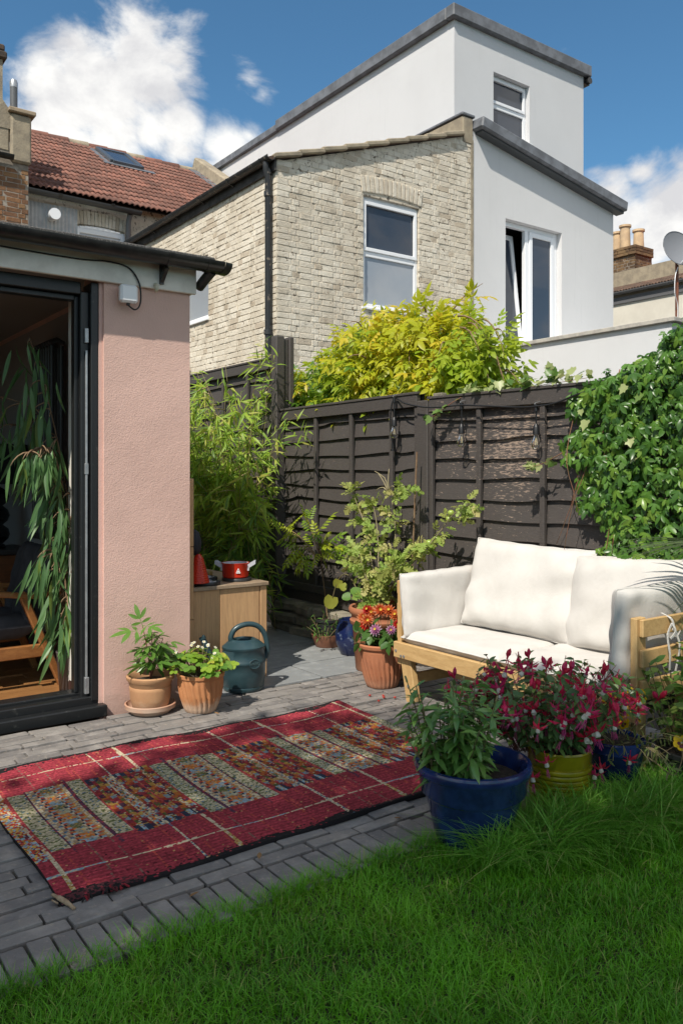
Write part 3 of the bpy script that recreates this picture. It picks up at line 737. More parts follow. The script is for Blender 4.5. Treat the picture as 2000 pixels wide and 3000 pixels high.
# --- main terrace with the red roof (the same house, further back)
RY0, RZ0, RY1, RZ1 = 13.22, 5.82, 17.0, 8.17
sl_ = math.hypot(RY1 - RY0, RZ1 - RZ0); ru = np.array((0, (RY1 - RY0) / sl_, (RZ1 - RZ0) / sl_)); rn = np.array((0, -ru[2], ru[1]))
h2 = thing('terrace_house', 'terraced house back with red tiled roof and roof window', 'house', (6.2, 13.4, 0))
b = MB(); b.box(3.56, 8.65, 13.42, 13.7, 0, 5.85); b.build('wall', m_creammortar, h2)
bl = brick_run(3.56, 5.29, 4.55, lambda u: 5.80, 'y', 13.42, -1, [(4.35, 5.22, 3, 5.62)])
for i in range(15):
    t = (i + .5) / 15; bl.append(((4.33 + .91 * t, 13.40, 5.50 + .03 * (1 - (2*t-1)**2)), (.055, .05, .22), (0, (2*t-1) * .1, 0)))
scatter_blocks(h2, 'brick', bl, m_cream, 300)
window(h2, 13.42, 4.36, 5.21, 4.2, 5.34, 'y', -1, fw=.08, arch=.05, glass=m_netglass, rec=-.065)
b = MB(); c0 = np.array((3.62, RY0, RZ0)) - rn * .05; c1 = c0 + ru * sl_
b.add([tuple(c0), (8.6, *c0[1:]), (8.6, *c1[1:]), (3.62, *c1[1:])], [(0, 1, 2, 3)]); rf = b.build('roof', m_tilebrown, h2)
def tile_tpl():
    vs = []; n = 15; W = 1.0
    for y, dz in ((0, .0), (1.12, -.12)):
        for th in (0, -.09):
            for k in range(n + 1):
                x = k / n - .5; z = .20 * abs(math.sin(3 * math.pi * (x + .12))) ** .8 + dz + th + .05
                vs.append((x * 1.04, y, z))
    m = n + 1; f = []
    for k in range(n): f += [(k, k+1, 2*m+k+1, 2*m+k), (m+k+1, m+k, k, k+1)[::-1]]
    return (np.array(vs), [np.array(f)])
tp = tile_tpl(); Ms = []; gx, gy = .29, .312
for r_ in range(14):
    for c in range(17):
        o = np.array((3.70 + c * gx, RY0 - .03, RZ0 - .02)) + ru * (r_ * gy) + rn * random.uniform(0, .006)
        if 10 <= r_ <= 12 and 5.80 < o[0] < 6.55: continue
        m = np.eye(4); j = random.uniform(-.012, .012)
        m[:3, 0] = np.array((1, 0, j)) * gx; m[:3, 1] = ru * gy; m[:3, 2] = rn * .22; m[:3, 3] = o; Ms.append(m)
Ms = np.array(Ms); z = np.zeros(len(Ms), int)
scatter(rf, 'roof_tile', [tp], [m_tilered], Ms, z, z, 300, 'more_roof_tiles')
for i in range(12):
    b = MB(); x = 3.75 + i * .41; b.tube([(x, RY1 + .02, RZ1 - .03), (x + .43, RY1 + .02, RZ1 - .02)], [.10, .108], 12); b.build('ridge_tile', [m_tilered, m_cement][i % 3 == 1], h2, 50)
# roof window
def on_roof(x, s, h): return Vector((x, *(np.array((RY0, RZ0)) + ru[1:] * s + rn[1:] * h)))
b = MB(); s0, s1 = 3.05, 4.05
for a, c, w in (((5.9, s0), (6.5, s0), .1), ((5.9, s1), (6.5, s1), .1), ((5.9, s0), (5.9, s1), .1), ((6.5, s0), (6.5, s1), .1)): b.bar(on_roof(*a, .06), on_roof(*c, .06), w, .09, tuple(rn))
sk = b.build('roof_window', M('grey_skylight_frame', (.13, .15, .17), None, rough=.35, metal=.5), h2)
b = MB(); b.add([on_roof(5.92, s0, .085), on_roof(6.48, s0, .085), on_roof(6.48, s1, .085), on_roof(5.92, s1, .085)], [(0, 1, 2, 3)]); b.build('pane', m_glass, sk)
b = MB(); b.bar(on_roof(5.7, s0 - .1, .05), on_roof(6.75, s0 - .1, .05), .16, .01, tuple(rn)); b.bar(on_roof(5.78, s0, .04), on_roof(5.78, s1, .04), .1, .02, tuple(rn)); b.build('flashing', m_lead, sk)
b = MB(); gutter(b, (3.5, RY0 - .08, 5.74), (5.4, RY0 - .08, 5.71), .07, 10, .004); gt = b.build('gutter', M('dark_grey_gutter', (.05, .052, .055), None, rough=.45), h2, 60)
for x in (4.05, 4.9): g = MB(); gutter(g, (x - .03, RY0 - .08, 5.735), (x + .03, RY0 - .08, 5.735), .078, 10, .004); g.build('gutter_bracket', m_blackp, gt, 50)
b = MB(); b.tube([(5.24, 13.2, 5.66), (5.24, 13.28, 5.55), (5.24, 13.34, 4.2)], .045, 10); b.build('downpipe', M('grey_downpipe', (.17, .175, .18), None, rough=.5), h2, 50)
b = MB()
for i in range(26):                                       # corrugated metal sheet under the eaves
    x = 3.62 + i * .03; b.add([(x, 13.34 + .012 * (i % 2), 5.62), (x + .03, 13.34 + .012 * ((i+1) % 2), 5.62), (x + .03, 13.34 + .012 * ((i+1) % 2), 5.20), (x, 13.34 + .012 * (i % 2), 5.20)], [(0, 1, 2, 3)])
b.box(3.62, 4.40, 13.36, 13.40, 5.2, 5.62); b.build('metal_sheet', M('grey_metal_sheet', (.5, .5, .5), (.4, .4, .41), 6, .5), h2)
b = MB(); b.tube([(3.98, 13.35, 5.42), (3.98, 13.20, 5.42)], .075, 14); b.tube([(3.98, 13.21, 5.42), (3.98, 13.13, 5.42)], .09, 14); b.build('boiler_flue', m_upvc, h2, 50)
b = MB(); b.tube([(3.96, 13.45, 5.05), (3.96, 13.22, 5.07)], .06, 12); b.tube([(3.96, 13.24, 5.07), (3.96, 13.20, 5.07)], .075, 12); b.build('vent_pipe', m_blackp, h2, 50)
b = MB(); b.add([(3.75, 13.395, 5.12), (4.12, 13.395, 5.12), (4.16, 13.395, 4.5), (3.8, 13.395, 4.4)], [(0, 1, 2, 3)]); b.build('mortar_patch', M('ochre_mortar', (.36, .21, .08), (.28, .17, .08), 12, .95, .6, 50), h2)
b = MB(); b.bar(on_roof(8.42, 2.2, .1), on_roof(8.42, 4.7, .1), .26, .34, tuple(rn), bev=.03); pr_ = b.build('party_parapet', m_cement, h2)
b = MB(); b.bar(on_roof(8.2, 2.6, .03), on_roof(8.2, 4.4, .03), .22, .03, tuple(rn)); b.build('flashing', m_lead, pr_)

# --- brown brick house with chimney (far left)
h3 = thing('stock_brick_house', 'brown stock brick house end with cement parapet and chimney at the left edge', 'house', (3.0, 13.1, 0))
b = MB(); b.box(1.5, 3.55, 13.06, 13.6, 0, 6.36); b.build('wall', m_stockmortar, h3)
scatter_blocks(h3, 'brick', brick_run(2.55, 3.545, 4.85, lambda u: 6.02, 'y', 13.06, -1), m_stock, 300)
b = MB(); b.box(3.28, 3.585, 13.0, 13.5, 6.06, 6.80, bev=.03); b.box(2.6, 3.28, 13.05, 13.5, 6.2, 6.62, bev=.03)
b.add([(2.4, 13.04, 7.3), (3.06, 13.04, 7.12), (3.30, 13.04, 6.80), (3.28, 13.04, 6.55), (2.4, 13.04, 6.55), (2.4, 13.5, 7.3), (3.06, 13.5, 7.12), (3.30, 13.5, 6.80), (3.28, 13.5, 6.55), (2.4, 13.5, 6.55)],
      [(0, 1, 2, 3, 4), (5, 9, 8, 7, 6), (0, 5, 6, 1), (1, 6, 7, 2), (2, 7, 8, 3)]); pa = b.build('parapet', m_cement, h3)
b = MB(); b.box(3.24, 3.64, 12.95, 13.5, 6.802, 6.87, bev=.012); b.build('coping', M('tan_coping', (.36, .28, .19), (.28, .22, .15), 6, .9, .4, 40), pa)
b = MB(); gutter(b, (1.5, 12.95, 6.12), (3.3, 12.95, 6.12), .07, 10, .004); b.build('gutter', m_blackp, h3, 60)
b = MB(); b.box(2.7, 3.28, 13.5, 14.1, 6.9, 7.80); ch = b.build('chimney', m_cement, h3)
b = MB(); b.box(2.66, 3.34, 13.45, 14.12, 7.80, 7.92, bev=.02); b.box(2.68, 3.31, 13.47, 14.1, 7.925, 8.03, bev=.02); b.build('chimney_cap', M('sooty_brick', (.10, .07, .05), (.05, .04, .035), 12, .95, .6, 50), ch)
b = MB(); b.lathe([(.10, 0), (.11, .18), (.15, .21), (.15, .27), (.12, .30), (.0, .31)], (3.15, 13.8, 8.02), 14); b.build('chimney_pot', M('dark_chimney_pot', (.08, .075, .07), (.16, .15, .14), 16, .8), ch, 50)
b = MB(); b.tube([(3.37, 13.2, 6.8), (3.37, 13.2, 7.26)], .055, 14); b.build('flue_pipe', M('grey_flue', (.11, .115, .12), None, rough=.4), h3, 50)
b = MB(); b.tube([(3.37, 13.2, 7.262), (3.37, 13.2, 7.34), (3.37, 13.2, 7.38)], [.057, .06, .045], 14); b.build('flue_cowl', m_clearflash, h3, 50)

# --- white rendered house with the loft room
h4 = thing('white_house', 'white rendered house with box loft room and grey roof cappings', 'house', (10.3, 8.6, 0))
W2 = (9.34, 10.65, 3.0, 5.19); TZ0, TZ1 = 6.36, 5.80
tf = lambda x: TZ0 + (TZ1 - TZ0) * (x - NX1) / (NX2 - NX1)
b = MB(); yb = NY + .004
def wall_holed(mb, x0, x1, z0, t0, t1, h, y, depth):
    def tz(x): return t0 + (t1 - t0) * (x - x0) / (x1 - x0)
    for a, c in ((x0, h[0]), (h[1], x1)):
        mb.add([(a, y, z0), (c, y, z0), (c, y, tz(c)), (a, y, tz(a)), (a, y+depth, z0), (c, y+depth, z0), (c, y+depth, tz(c)), (a, y+depth, tz(a))], [(0,1,2,3), (7,6,5,4), (1,5,6,2), (0,3,7,4)])
    mb.add([(h[0], y, h[3]), (h[1], y, h[3]), (h[1], y, tz(h[1])), (h[0], y, tz(h[0])), (h[0], y+depth, h[3]), (h[1], y+depth, h[3])], [(0,1,2,3), (0,4,5,1)])
    mb.add([(h[0], y, z0), (h[1], y, z0), (h[1], y, h[2]), (h[0], y, h[2]), (h[0], y+depth, h[2]), (h[1], y+depth, h[2])], [(0,1,2,3), (3,2,5,4)])
wall_holed(b, NX1 + .001, NX2, 0, TZ0, TZ1, W2, NY, .22)
b.box(NX2 - .01, NX2 - .001, NY + .22, 13.4, 0, TZ1 - .02); b.build('wall', m_rendersm, h4)
b = MB(); wall_holed(b, NX1 + .005, 11.72, 5.7, 8.17, 8.17, (9.50, 10.34, 6.68, 7.62), 9.0, .22)
b.box(NX1 + .005, NX1 + .2, 9.22, 16.9, 5.5, 8.17); b.box(11.5, 11.72, 9.22, 16.9, 5.5, 8.17); b.build('loft_wall', m_render, h4)
b = MB(); b.bar((NX1 + .0, NY - .03, TZ0 + .07), (NX2 + .14, NY - .03, TZ1 + .05), .34, .17, bev=.02); b.build('roof_edge', m_lead, h4)
b = MB(); b.bar((NX1 + .05, NY - .06, TZ0 - .03), (NX2 + .11, NY - .06, TZ1 - .045), .16, .05, bev=.01); b.build('roof_trim', M('dark_lead_trim', (.06, .065, .07), None, rough=.5), h4)
b = MB(); b.add([(NX1, NY, TZ0 + .1), (NX2, NY, TZ1 + .1), (NX2, 13, TZ1 + .1), (NX1, 13, TZ0 + .1)], [(0, 1, 2, 3)]); b.build('wing_roof', m_lead, h4)
b = MB(); b.box(NX1 - .09, 11.84, 8.91, 9.09, 8.165, 8.36, bev=.015); b.box(NX1 - .09, NX1 + .09, 9.092, 14.0, 8.165, 8.36, bev=.015); b.box(NX1 - .06, NX1 + .09, 14.002, 16.9, 8.155, 8.31, bev=.015); b.box(NX1, 11.75, 9.09, 16.9, 8.2, 8.3); b.build('loft_capping', m_lead, h4)
b = MB(); b.box(11.72, 11.86, 8.98, 11.5, 8.05, 8.16); b.tube([(11.80, 8.92, 8.10), (11.80, 8.99, 8.10)], .06, 8); b.tube([(11.78, 9.05, 8.1), (11.74, 9.1, 7.95)], .04, 8); b.build('loft_gutter', m_blackp, h4)
window(h4, 9.0, 9.50, 10.34, 6.68, 7.62, 'y', -1, rails=(7.14,), fw=.06, rec=.09)
# tall window with one leaf tilted in
f = MB(); q0, q1 = NY + .10, NY + .17; x0, x1, z0, z1 = W2[0] + .002, W2[1] - .002, W2[2], W2[3] - .002; xm = 9.93
f.box(x1 - .09, x1, q0, q1, z0, z1, bev=.006); f.box(xm - .04, xm + .04, q0, q1, z0, z1 - .07, bev=.006); f.box(x0, x1 - .09, q0, q1, z1 - .07, z1, bev=.006); f.box(x0, x0 + .05, q0, q1, z0, z1 - .07, bev=.006); f.box(xm + .04, x1 - .09, q0, q1, z0, z0 + .08, bev=.006)
w = f.build('window', m_upvc, h4)
f = MB(); f.box(xm + .045, xm + .115, q0 - .02, q0 + .03, z0 + .08, z1 - .075, bev=.005); f.box(x1 - .165, x1 - .095, q0 - .02, q0 + .03, z0 + .08, z1 - .075, bev=.005); f.box(xm + .115, x1 - .165, q0 - .02, q0 + .03, z1 - .15, z1 - .075, bev=.005); f.build('sash', m_upvc, w)
f = MB(); f.box(xm + .11, x1 - .16, q0 + .005, q0 + .015, z0, z1 - .14); f.build('pane', m_glass, w)
tl = Matrix.Translation((0, q0 + .02, z0)) @ Matrix.Rotation(R(-7), 4, 'X') @ Matrix.Translation((0, -q0 - .02, -z0))
f = MB(); f.box(xm - .12, xm - .05, q0 - .01, q0 + .05, z0, z1 - .09, mat=tl, bev=.005); f.box(x0 + .03, x0 + .10, q0 - .01, q0 + .05, z0, z1 - .09, mat=tl, bev=.005); f.box(x0 + .1, xm - .12, q0 - .01, q0 + .05, z1 - .165, z1 - .09, mat=tl, bev=.005); ts = f.build('tilted_sash', m_upvc, w)
f = MB(); f.box(x0 + .09, xm - .11, q0 + .015, q0 + .025, z0, z1 - .15, mat=tl); f.build('pane', m_glass, w)
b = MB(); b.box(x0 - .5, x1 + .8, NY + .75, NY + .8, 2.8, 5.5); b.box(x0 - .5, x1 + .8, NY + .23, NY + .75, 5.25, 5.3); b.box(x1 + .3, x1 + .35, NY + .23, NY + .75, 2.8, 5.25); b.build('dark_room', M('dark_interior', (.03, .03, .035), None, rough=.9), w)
# flat-roofed back addition of the white house
b = MB(); b.box(NX1 + .01, NX2, 5.42, NY - .002, 0, 3.06); ad = b.build('back_addition', m_render, h4)
b = MB(); b.box(NX1 - .04, NX1 + .26, 5.36, NY - .003, 3.062, 3.115, bev=.006); b.box(NX1 + .262, NX2 + .05, 5.36, 5.66, 3.062, 3.115, bev=.006); b.build('coping', m_stonecop, ad)
# satellite dish on a rusty pole
sd_ = thing('satellite_dish', 'grey satellite dish on a rusty pole at the right edge', 'satellite dish', (8.92, 5.5, 3.1))
b = MB(); b.tube([(8.93, 5.52, 3.0), (8.93, 5.52, 4.0)], .02, 8); b.build('pole', m_rust, sd_)
cD = Vector((8.87, 5.46, 3.96)); dn = Vector((-.35, -.90, .28)).normalized(); rx = dn.cross(Vector((0, 0, 1))).normalized(); ry = rx.cross(dn)
V = []; F = []; nr, ns = 6, 28
for i in range(nr + 1):
    rr = .22 * i / nr
    for j in range(ns): a = 2 * math.pi * j / ns; V.append(cD + rx * rr * math.cos(a) * .93 + ry * rr * math.sin(a) + dn * (.05 * (rr / .22) ** 2 - .05))
for i in range(nr):
    for j in range(ns): F.append((i*ns+j, i*ns+(j+1) % ns, (i+1)*ns+(j+1) % ns, (i+1)*ns+j))
b = MB(); b.add(V, F); b.tube([cD + rx * .22 * .93 * math.cos(a * .22439947) + ry * .22 * math.sin(a * .22439947) for a in range(29)], .005, 5); b.build('dish', m_dish, sd_, True)
b = MB(); b.tube(smooth_line([(8.93, 5.51, 3.80), cD - ry * .20 - dn * .01, cD - ry * .15 + dn * .12, cD - ry * .02 + dn * .20]), .012, 7); b.build('feed_arm', m_upvc, sd_)
b = MB(); e = cD - ry * .02 + dn * .21; b.tube([e, e - dn * .05], .03, 10); b.bar(cD - dn * .08 - ry * .1, cD - dn * .08 + ry * .1, .1, .06); b.build('receiver', m_radiator, sd_)
b = MB(); b.tube(smooth_line([(8.92, 5.50, 3.75), (8.80, 5.46, 3.62), (8.79, 5.46, 3.42), (8.88, 5.48, 3.3), (8.9, 5.49, 3.12)]), .005, 5); b.build('cable', m_upvc, sd_)

# --- distant house with chimney pots (far right)
h5 = thing('distant_house', 'distant house with brown tiles and chimney stack with four buff pots', 'house', (15.3, 10.5, 0))
FX = 15.3
b = MB(); b.box(FX, FX + .3, 7.5, 15, 0, 4.98); b.build('wall', m_greywall, h5)
b = MB(); b.box(FX - .04, FX - .001, 7.5, 15, 4.98, 5.12); gutter(b, (FX - .1, 15, 5.22), (FX - .1, 7.5, 5.22), .06, 8, .005); b.build('gutter', M('grey_far_gutter', (.12, .12, .125), None, rough=.5), h5)
b = MB(); b.add([(FX - .06, 7.5, 5.2), (FX - .06, 15, 5.2), (FX + 3.4, 15, 6.35), (FX + 3.4, 7.5, 6.35)], [(0, 3, 2, 1)]); rf5 = b.build('roof', m_tilebrown, h5)
Ms = []; u5 = unit(np.array((3.46, 0, 1.15))); n5 = np.array((-u5[2], 0, u5[0]))
for r_ in range(5):
    for c in range(22):
        m = np.eye(4); m[:3, 0] = np.array((0, -1, 0)) * .21; m[:3, 1] = u5 * .26; m[:3, 2] = n5 * .22; m[:3, 3] = np.array((FX - .1, 12.6 - c * .21, 5.2)) + u5 * r_ * .26 + n5 * .02; Ms.append(m)
Ms = np.array(Ms); z = np.zeros(len(Ms), int); scatter(rf5, 'roof_tile', [tp], [m_tilebrown], Ms, z, z, 300)
b = MB(); b.box(FX + 1.3, FX + 1.6, 7.4, 15, 5.5, 6.05); b.build('ridge_wall', m_cement, h5)
b = MB(); b.box(FX + 1.28, FX + 1.30, 7.4, 15, 5.62, 5.66); b.build('flashing', m_clearflash, h5)
cx, cyy = FX + 2.6, 12.55
b = MB(); b.box(cx - .4, cx + .3, cyy - .62, cyy + .62, 5.3, 6.72); cs = b.build('chimney', m_stockmortar, h5)
bl = brick_run(cyy - .63, cyy + .63, 5.8, lambda u: 6.9, 'x', cx - .4, -1) + brick_run(cx - .4, cx + .3, 5.8, lambda u: 6.9, 'y', cyy - .62, -1)
bl += brick_run(cyy - .68, cyy + .68, 6.66, lambda u: 6.9, 'x', cx - .45, -1) + brick_run(cx - .45, cx + .3, 6.66, lambda u: 6.9, 'y', cyy - .67, -1)
scatter_blocks(cs, 'brick', bl, brick_mat('sooty_stock_brick', (.26, .16, .08), (.14, .085, .05), (.04, .03, .025), .58, (.07, .05, .035), (.4, .26, .12)), 300)
for i, (dy, hh) in enumerate(((.46, .56), (.16, .70), (-.14, .78), (-.44, .62))):
    b = MB(); b.lathe([(.125, 0), (.14, .05), (.125, hh * .6), (.12, hh - .06), (.15, hh - .05), (.15, hh), (.11, hh), (.10, hh - .2)], (cx - .1 + (i % 2) * .12, cyy + dy, 6.74), 16); b.build('chimney_pot', m_buff, cs, 50)
b = MB(); b.add([(cx - .1, 7.5, 6.0), (cx - .1, cyy - .7, 6.0), (cx + 1.5, cyy - .7, 6.95), (cx + 1.5, 7.5, 6.95)], [(0, 3, 2, 1)]); b.build('red_roof', M('red_roof_patch', (.38, .07, .05), None, rough=.8), h5)

# ------------------------------------------------------------------ fence
FXP = 3.78
def fence_panel(label, y0, y1, z0, z1, nb, battens, mats, cap=True, skew=0.0, waney=.012, gname='dark timber fence panels'):
    t = thing('timber_fence', label, 'fence', (FXP, (y0 + y1) / 2, 0), gname)
    def zz(y): return skew * (y - y0)
    step = (z1 - z0 - .06) / nb
    for i in range(nb):                                   # overlapping waney boards
        zb = z0 + .03 + i * step; zt = zb + step + .03; n = 26; V = []; F = []
        ph = random.uniform(0, 6); a = random.uniform(.4, 1.3) * waney
        knots = [(random.uniform(y0, y1), random.uniform(-1, 1) * waney * 1.6, random.uniform(.04, .10)) for _ in range(random.randint(0, 3))] if waney > .004 else []
        for k in range(n + 1):
            y = y0 + (y1 - y0) * k / n; w = a * math.sin(y * 3.1 + ph) + .4 * a * math.sin(y * 9.3 + ph * 2) + sum(m * math.exp(-((y - q) / s) ** 2) for q, m, s in knots)
            xb = FXP - .030 - random.uniform(0, .003); xt = FXP - .004
            V += [(xb, y, zb + w + zz(y)), (xt, y, zt + zz(y)), (xb + .012, y, zb + w + .001 + zz(y)), (xt + .010, y, zt + zz(y))]
        for k in range(n):
            p = k * 4; F += [(p, p+1, p+5, p+4), (p+2, p, p+4, p+6), (p+3, p+2, p+6, p+7), (p+1, p+3, p+7, p+5)]
        b = MB(); b.add(V, F); b.build('board', mats[0], t, False)
    for y in battens:
        b = MB(); b.bar((FXP - .048, y, z0 + zz(y)), (FXP - .048, y + random.uniform(-.006, .006), z1 - .05 + zz(y)), .035, .026, (1, 0, 0), bev=.003); b.build('batten', mats[1], t)
    for z in ((z1 - .045, z0 + .04) if cap else (z0 + .04,)):
        b = MB(); b.bar((FXP - .052, y0, z + zz(y0)), (FXP - .052, y1, z + zz(y1)), .035, .085 if z > 1 else .06, bev=.003); b.build('rail', mats[1], t)
    if cap:
        b = MB(); b.bar((FXP - .035, y0 - .01, z1 + .006 + zz(y0)), (FXP - .035, y1 + .01, z1 + .006 + zz(y1)), .085, .018, bev=.003); b.build('cap_strip', mats[1], t)
    return t
fence_panel('dark wavy board fence panel behind the tomato plant', 4.225, 5.985, .34, 1.85, 12, (5.475, 4.99, 4.51, 4.245), (m_fence, m_post), skew=-.004)
fence_panel('flaking dark fence panel directly behind the cream sofa', 2.28, 4.105, .10, 1.785, 13, (4.09, 3.655, 3.15, 2.62, 2.30), (m_fencew, m_fence), skew=.012, waney=.010)
fence_panel('fence panel almost hidden under the creeper', .45, 2.17, .10, 1.80, 13, (2.15, 1.7, 1.2), (m_fencew, m_fence), waney=.008)
fence_panel('tall dark fence panel behind the bamboo', 6.09, 7.93, .25, 2.31, 14, (6.12, 6.58, 7.05, 7.52, 7.9), (m_post, m_post), waney=.006)
fence_panel('tall dark fence panel furthest from the sofa beyond the bamboo', 8.03, 9.85, .25, 2.28, 14, (8.06, 8.5, 9.0, 9.5), (m_post, m_post), waney=.006)
b = MB(); b.box(FXP - .075, FXP + .03, 4.112, 4.218, -.05, 1.80, bev=.006); p_ = tag(b.build('fence_post', m_post), 'short dark fence post between the two low fence panels', 'fence post')
b = MB(); b.box(FXP - .03, FXP + .02, 4.02, 4.106, 1.812, 1.845, bev=.004); tag(b.build('timber_offcut', m_stone), 'grey timber offcut on top of the fence beside the short post', 'timber')
tp_ = thing('fence_post', 'tall dark slotted fence post rising above the corner by the bamboo', 'fence post', (FXP, 6.04, 0))
b = MB(); b.box(FXP - .10, FXP - .015, 5.995, 6.085, -.05, 2.49, bev=.008); b.build('post_face', m_post, tp_)
b = MB(); b.box(FXP - .013, FXP + .03, 6.01, 6.07, -.05, 2.47, bev=.004); b.box(FXP + .032, FXP + .08, 5.992, 6.085, -.05, 2.49, bev=.008); b.build('post_back', m_post, tp_)
b = MB(); b.box(FXP - .06, FXP + .04, 7.94, 8.02, -.05, 2.4, bev=.006); tag(b.build('fence_post', m_post), 'far dark fence post at the end of the tall panel behind bamboo', 'fence post')
b = MB(); b.box(FXP - .06, FXP + .04, 2.185, 2.265, -.05, 1.80, bev=.006); tag(b.build('fence_post', m_post), 'dark fence post covered by the creeper leaves', 'fence post')
# stones that the low panel stands on
i = 0
stone_labels = ['large flat mossy stone', 'pale weathered stone', 'broken grey stone', 'chunky brown stone']
sw = thing('stone_plinth', 'low dry stone plinth under the dark fence panel', 'stone wall', (3.72, 5.4, 0))
for r_, z in enumerate((.0, .085, .175)):
    y = 5.96
    while y > 4.4:
        L = random.uniform(.2, .36); H_ = .078
        m = Matrix.Translation((3.70 + random.uniform(-.03, .015), y - L/2, z + H_/2 - .005)) @ Matrix.Rotation(random.uniform(-.12, .12), 4, 'Z') @ Matrix.Rotation(random.uniform(-.05, .05), 4, 'X')
        b = MB(); b.box(-.08, .08, -L/2 + .006, L/2 - .006, -H_/2, H_/2, bev=.015, mat=m)
        b.v = [tuple(np.array(p) + rng.normal(0, .004, 3)) for p in b.v]; b.build('stone', m_stone, sw); y -= L
b = MB(); b.box(3.735, 3.80, 4.22, 5.985, .255, .345, bev=.006); tag(b.build('gravel_board', m_fencew), 'dark gravel board along the bottom of the low fence panel', 'board')

# ------------------------------------------------------------------ festoon lights
fl_ = thing('festoon_lights', 'black festoon cable with clear glass bulbs along the fence top', 'string lights', (3.7, 3.8, 1.7))
BX = 3.665
hooks = [(4.42, 1.83), (3.755, 1.742), (3.15, 1.69)]
pts = [(BX + .03, 4.46, 1.50), (BX + .02, 4.475, 1.66), (BX + .02, 4.455, 1.80), (BX + .03, 4.42, 1.832), (BX, 4.30, 1.79), (BX, 4.12, 1.752), (BX, 3.95, 1.738), (BX, 3.755, 1.738), (BX, 3.5, 1.715), (BX, 3.3, 1.695), (BX, 3.15, 1.69), (BX, 3.0, 1.70), (BX - .02, 2.8, 1.74), (BX - .02, 2.5, 1.77), (BX, 2.0, 1.76)]
b = MB(); b.tube(smooth_line(pts), .0055, 6); b.build('cable', m_cable, fl_, True)
b = MB(); b.tube([(BX + .03, 4.46, 1.52), (BX + .03, 4.46, 1.48)], .011, 8); b.tube([(BX + .03, 4.46, 1.478), (BX + .03, 4.46, 1.465)], .016, 8); b.build('cable_end', m_cable, fl_, 50)
def bulb_glass():
    t = NT('clear_bulb_glass'); gl = t.n('ShaderNodeBsdfGlossy'); gl.inputs['Roughness'].default_value = .03
    tr = t.n('ShaderNodeBsdfTransparent'); tr.inputs[0].default_value = (.93, .92, .88, 1); fr_ = t.n('ShaderNodeFresnel'); fr_.inputs[0].default_value = 1.5
    mx = t.n('ShaderNodeMixShader'); t.L.new(t.math('ADD', fr_.outputs[0], .06), mx.inputs[0]); t.L.new(tr.outputs[0], mx.inputs[1]); t.L.new(gl.outputs[0], mx.inputs[2]); t.L.new(mx.outputs[0], t.out.inputs[0]); return t.m
m_bulb = bulb_glass(); m_fil = M('pale_filament', (.75, .62, .35), None, rough=.4)
for (y, z), zb in zip(hooks, (1.70, 1.62, 1.59)):
    b = MB(); b.tube([(BX + .01, y, z), (BX + .01, y, zb)], .005, 6); b.tube([(BX + .01, y, zb), (BX + .01, y, zb - .015), (BX + .01, y, zb - .02), (BX + .01, y, zb - .062)], [.010, .017, .019, .021], 12); b.tube([(BX + .01, y, z + .012), (BX + .01, y, z - .028)], .012, 8)
    sk_ = b.build('bulb_socket', m_cable, fl_, 50)
    prof = [(.013, 0), (.014, -.012), (.022, -.03), (.029, -.052), (.028, -.07), (.018, -.085), (.003, -.09)]
    b = MB(); b.lathe([(r, q) for r, q in prof], (BX + .01, y, zb - .06), 16); b.build('bulb', m_bulb, sk_, True)
    b = MB()
    for a in range(4): b.tube([(BX + .01 + .003 * math.cos(a * 1.57), y + .003 * math.sin(a * 1.57), zb - .07), (BX + .01 + .006 * math.cos(a * 1.57), y + .006 * math.sin(a * 1.57), zb - .12)], .0016, 4)
    b.build('filament', m_fil, sk_)
    b = MB(); b.tube(smooth_line([(BX + .06, y, z + .03), (BX + .03, y, z + .028), (BX + .005, y + .004, z + .018), (BX + .003, y, z + .002), (BX + .018, y - .004, z + .004)], 4), .0022, 5); b.build('hook', m_clearflash, fl_)

# ------------------------------------------------------------------ sofa
SX0, SX1, SY0, SY1 = 3.04, 3.71, 2.085, 3.665
sofa = thing('garden_sofa', 'yellow stained pine garden sofa frame with slatted sides', 'sofa', (3.38, 2.88, 0))
b = MB(); b.box(SX0, SX0 + .028, SY0 - .035, SY1, .245, .335, bev=.004); b.build('front_rail', m_pine, sofa)
b = MB(); b.box(SX1 - .03, SX1, SY0 + .05, SY1, .245, .335, bev=.004); b.build('rear_rail', m_pine, sofa)
for i in range(9):
    x = SX0 + .05 + i * .072; b = MB(); b.box(x, x + .05, SY0 + .055, SY1 - .03, .298, .318, bev=.003); b.build('seat_slat', m_pine, sofa)
for z in (.47, .59, .71, .81):
    b = MB(); b.box(SX1 + .0, SX1 + .022, SY0 - .01, SY1 - .03, z, z + .072, bev=.003); b.build('back_slat', m_pine, sofa)
def leg(p, q, w, h, up=(1, 0, 0)):
    b = MB(); b.bar(p, q, w, h, up, bev=.004); return b.build('leg', m_pinev, sofa)
leg((SX0 + .052, SY1 - .12, 0), (SX0 + .052, SY1 - .055, .30), .085, .042)          # splayed front leg
leg((SX0 + .052, SY0 + .20, 0), (SX0 + .052, SY0 + .10, .30), .085, .042)
leg((SX1 - .055, SY1 - .12, 0), (SX1 - .055, SY1 - .055, .30), .085, .042); leg((SX1 - .055, SY0 + .20, 0), (SX1 - .055, SY0 + .10, .30), .085, .042)
b = MB(); b.box(SX0 + .08, SX1 - .08, SY1 - .115, SY1 - .085, .10, .16, bev=.003); b.build('stretcher', m_pine, sofa); b = MB(); b.bar((SX0 + .35, SY0 + .2, .13), (SX0 + .35, SY1 - .12, .13), .03, .06, bev=.003); b.build('stretcher', m_pine, sofa)
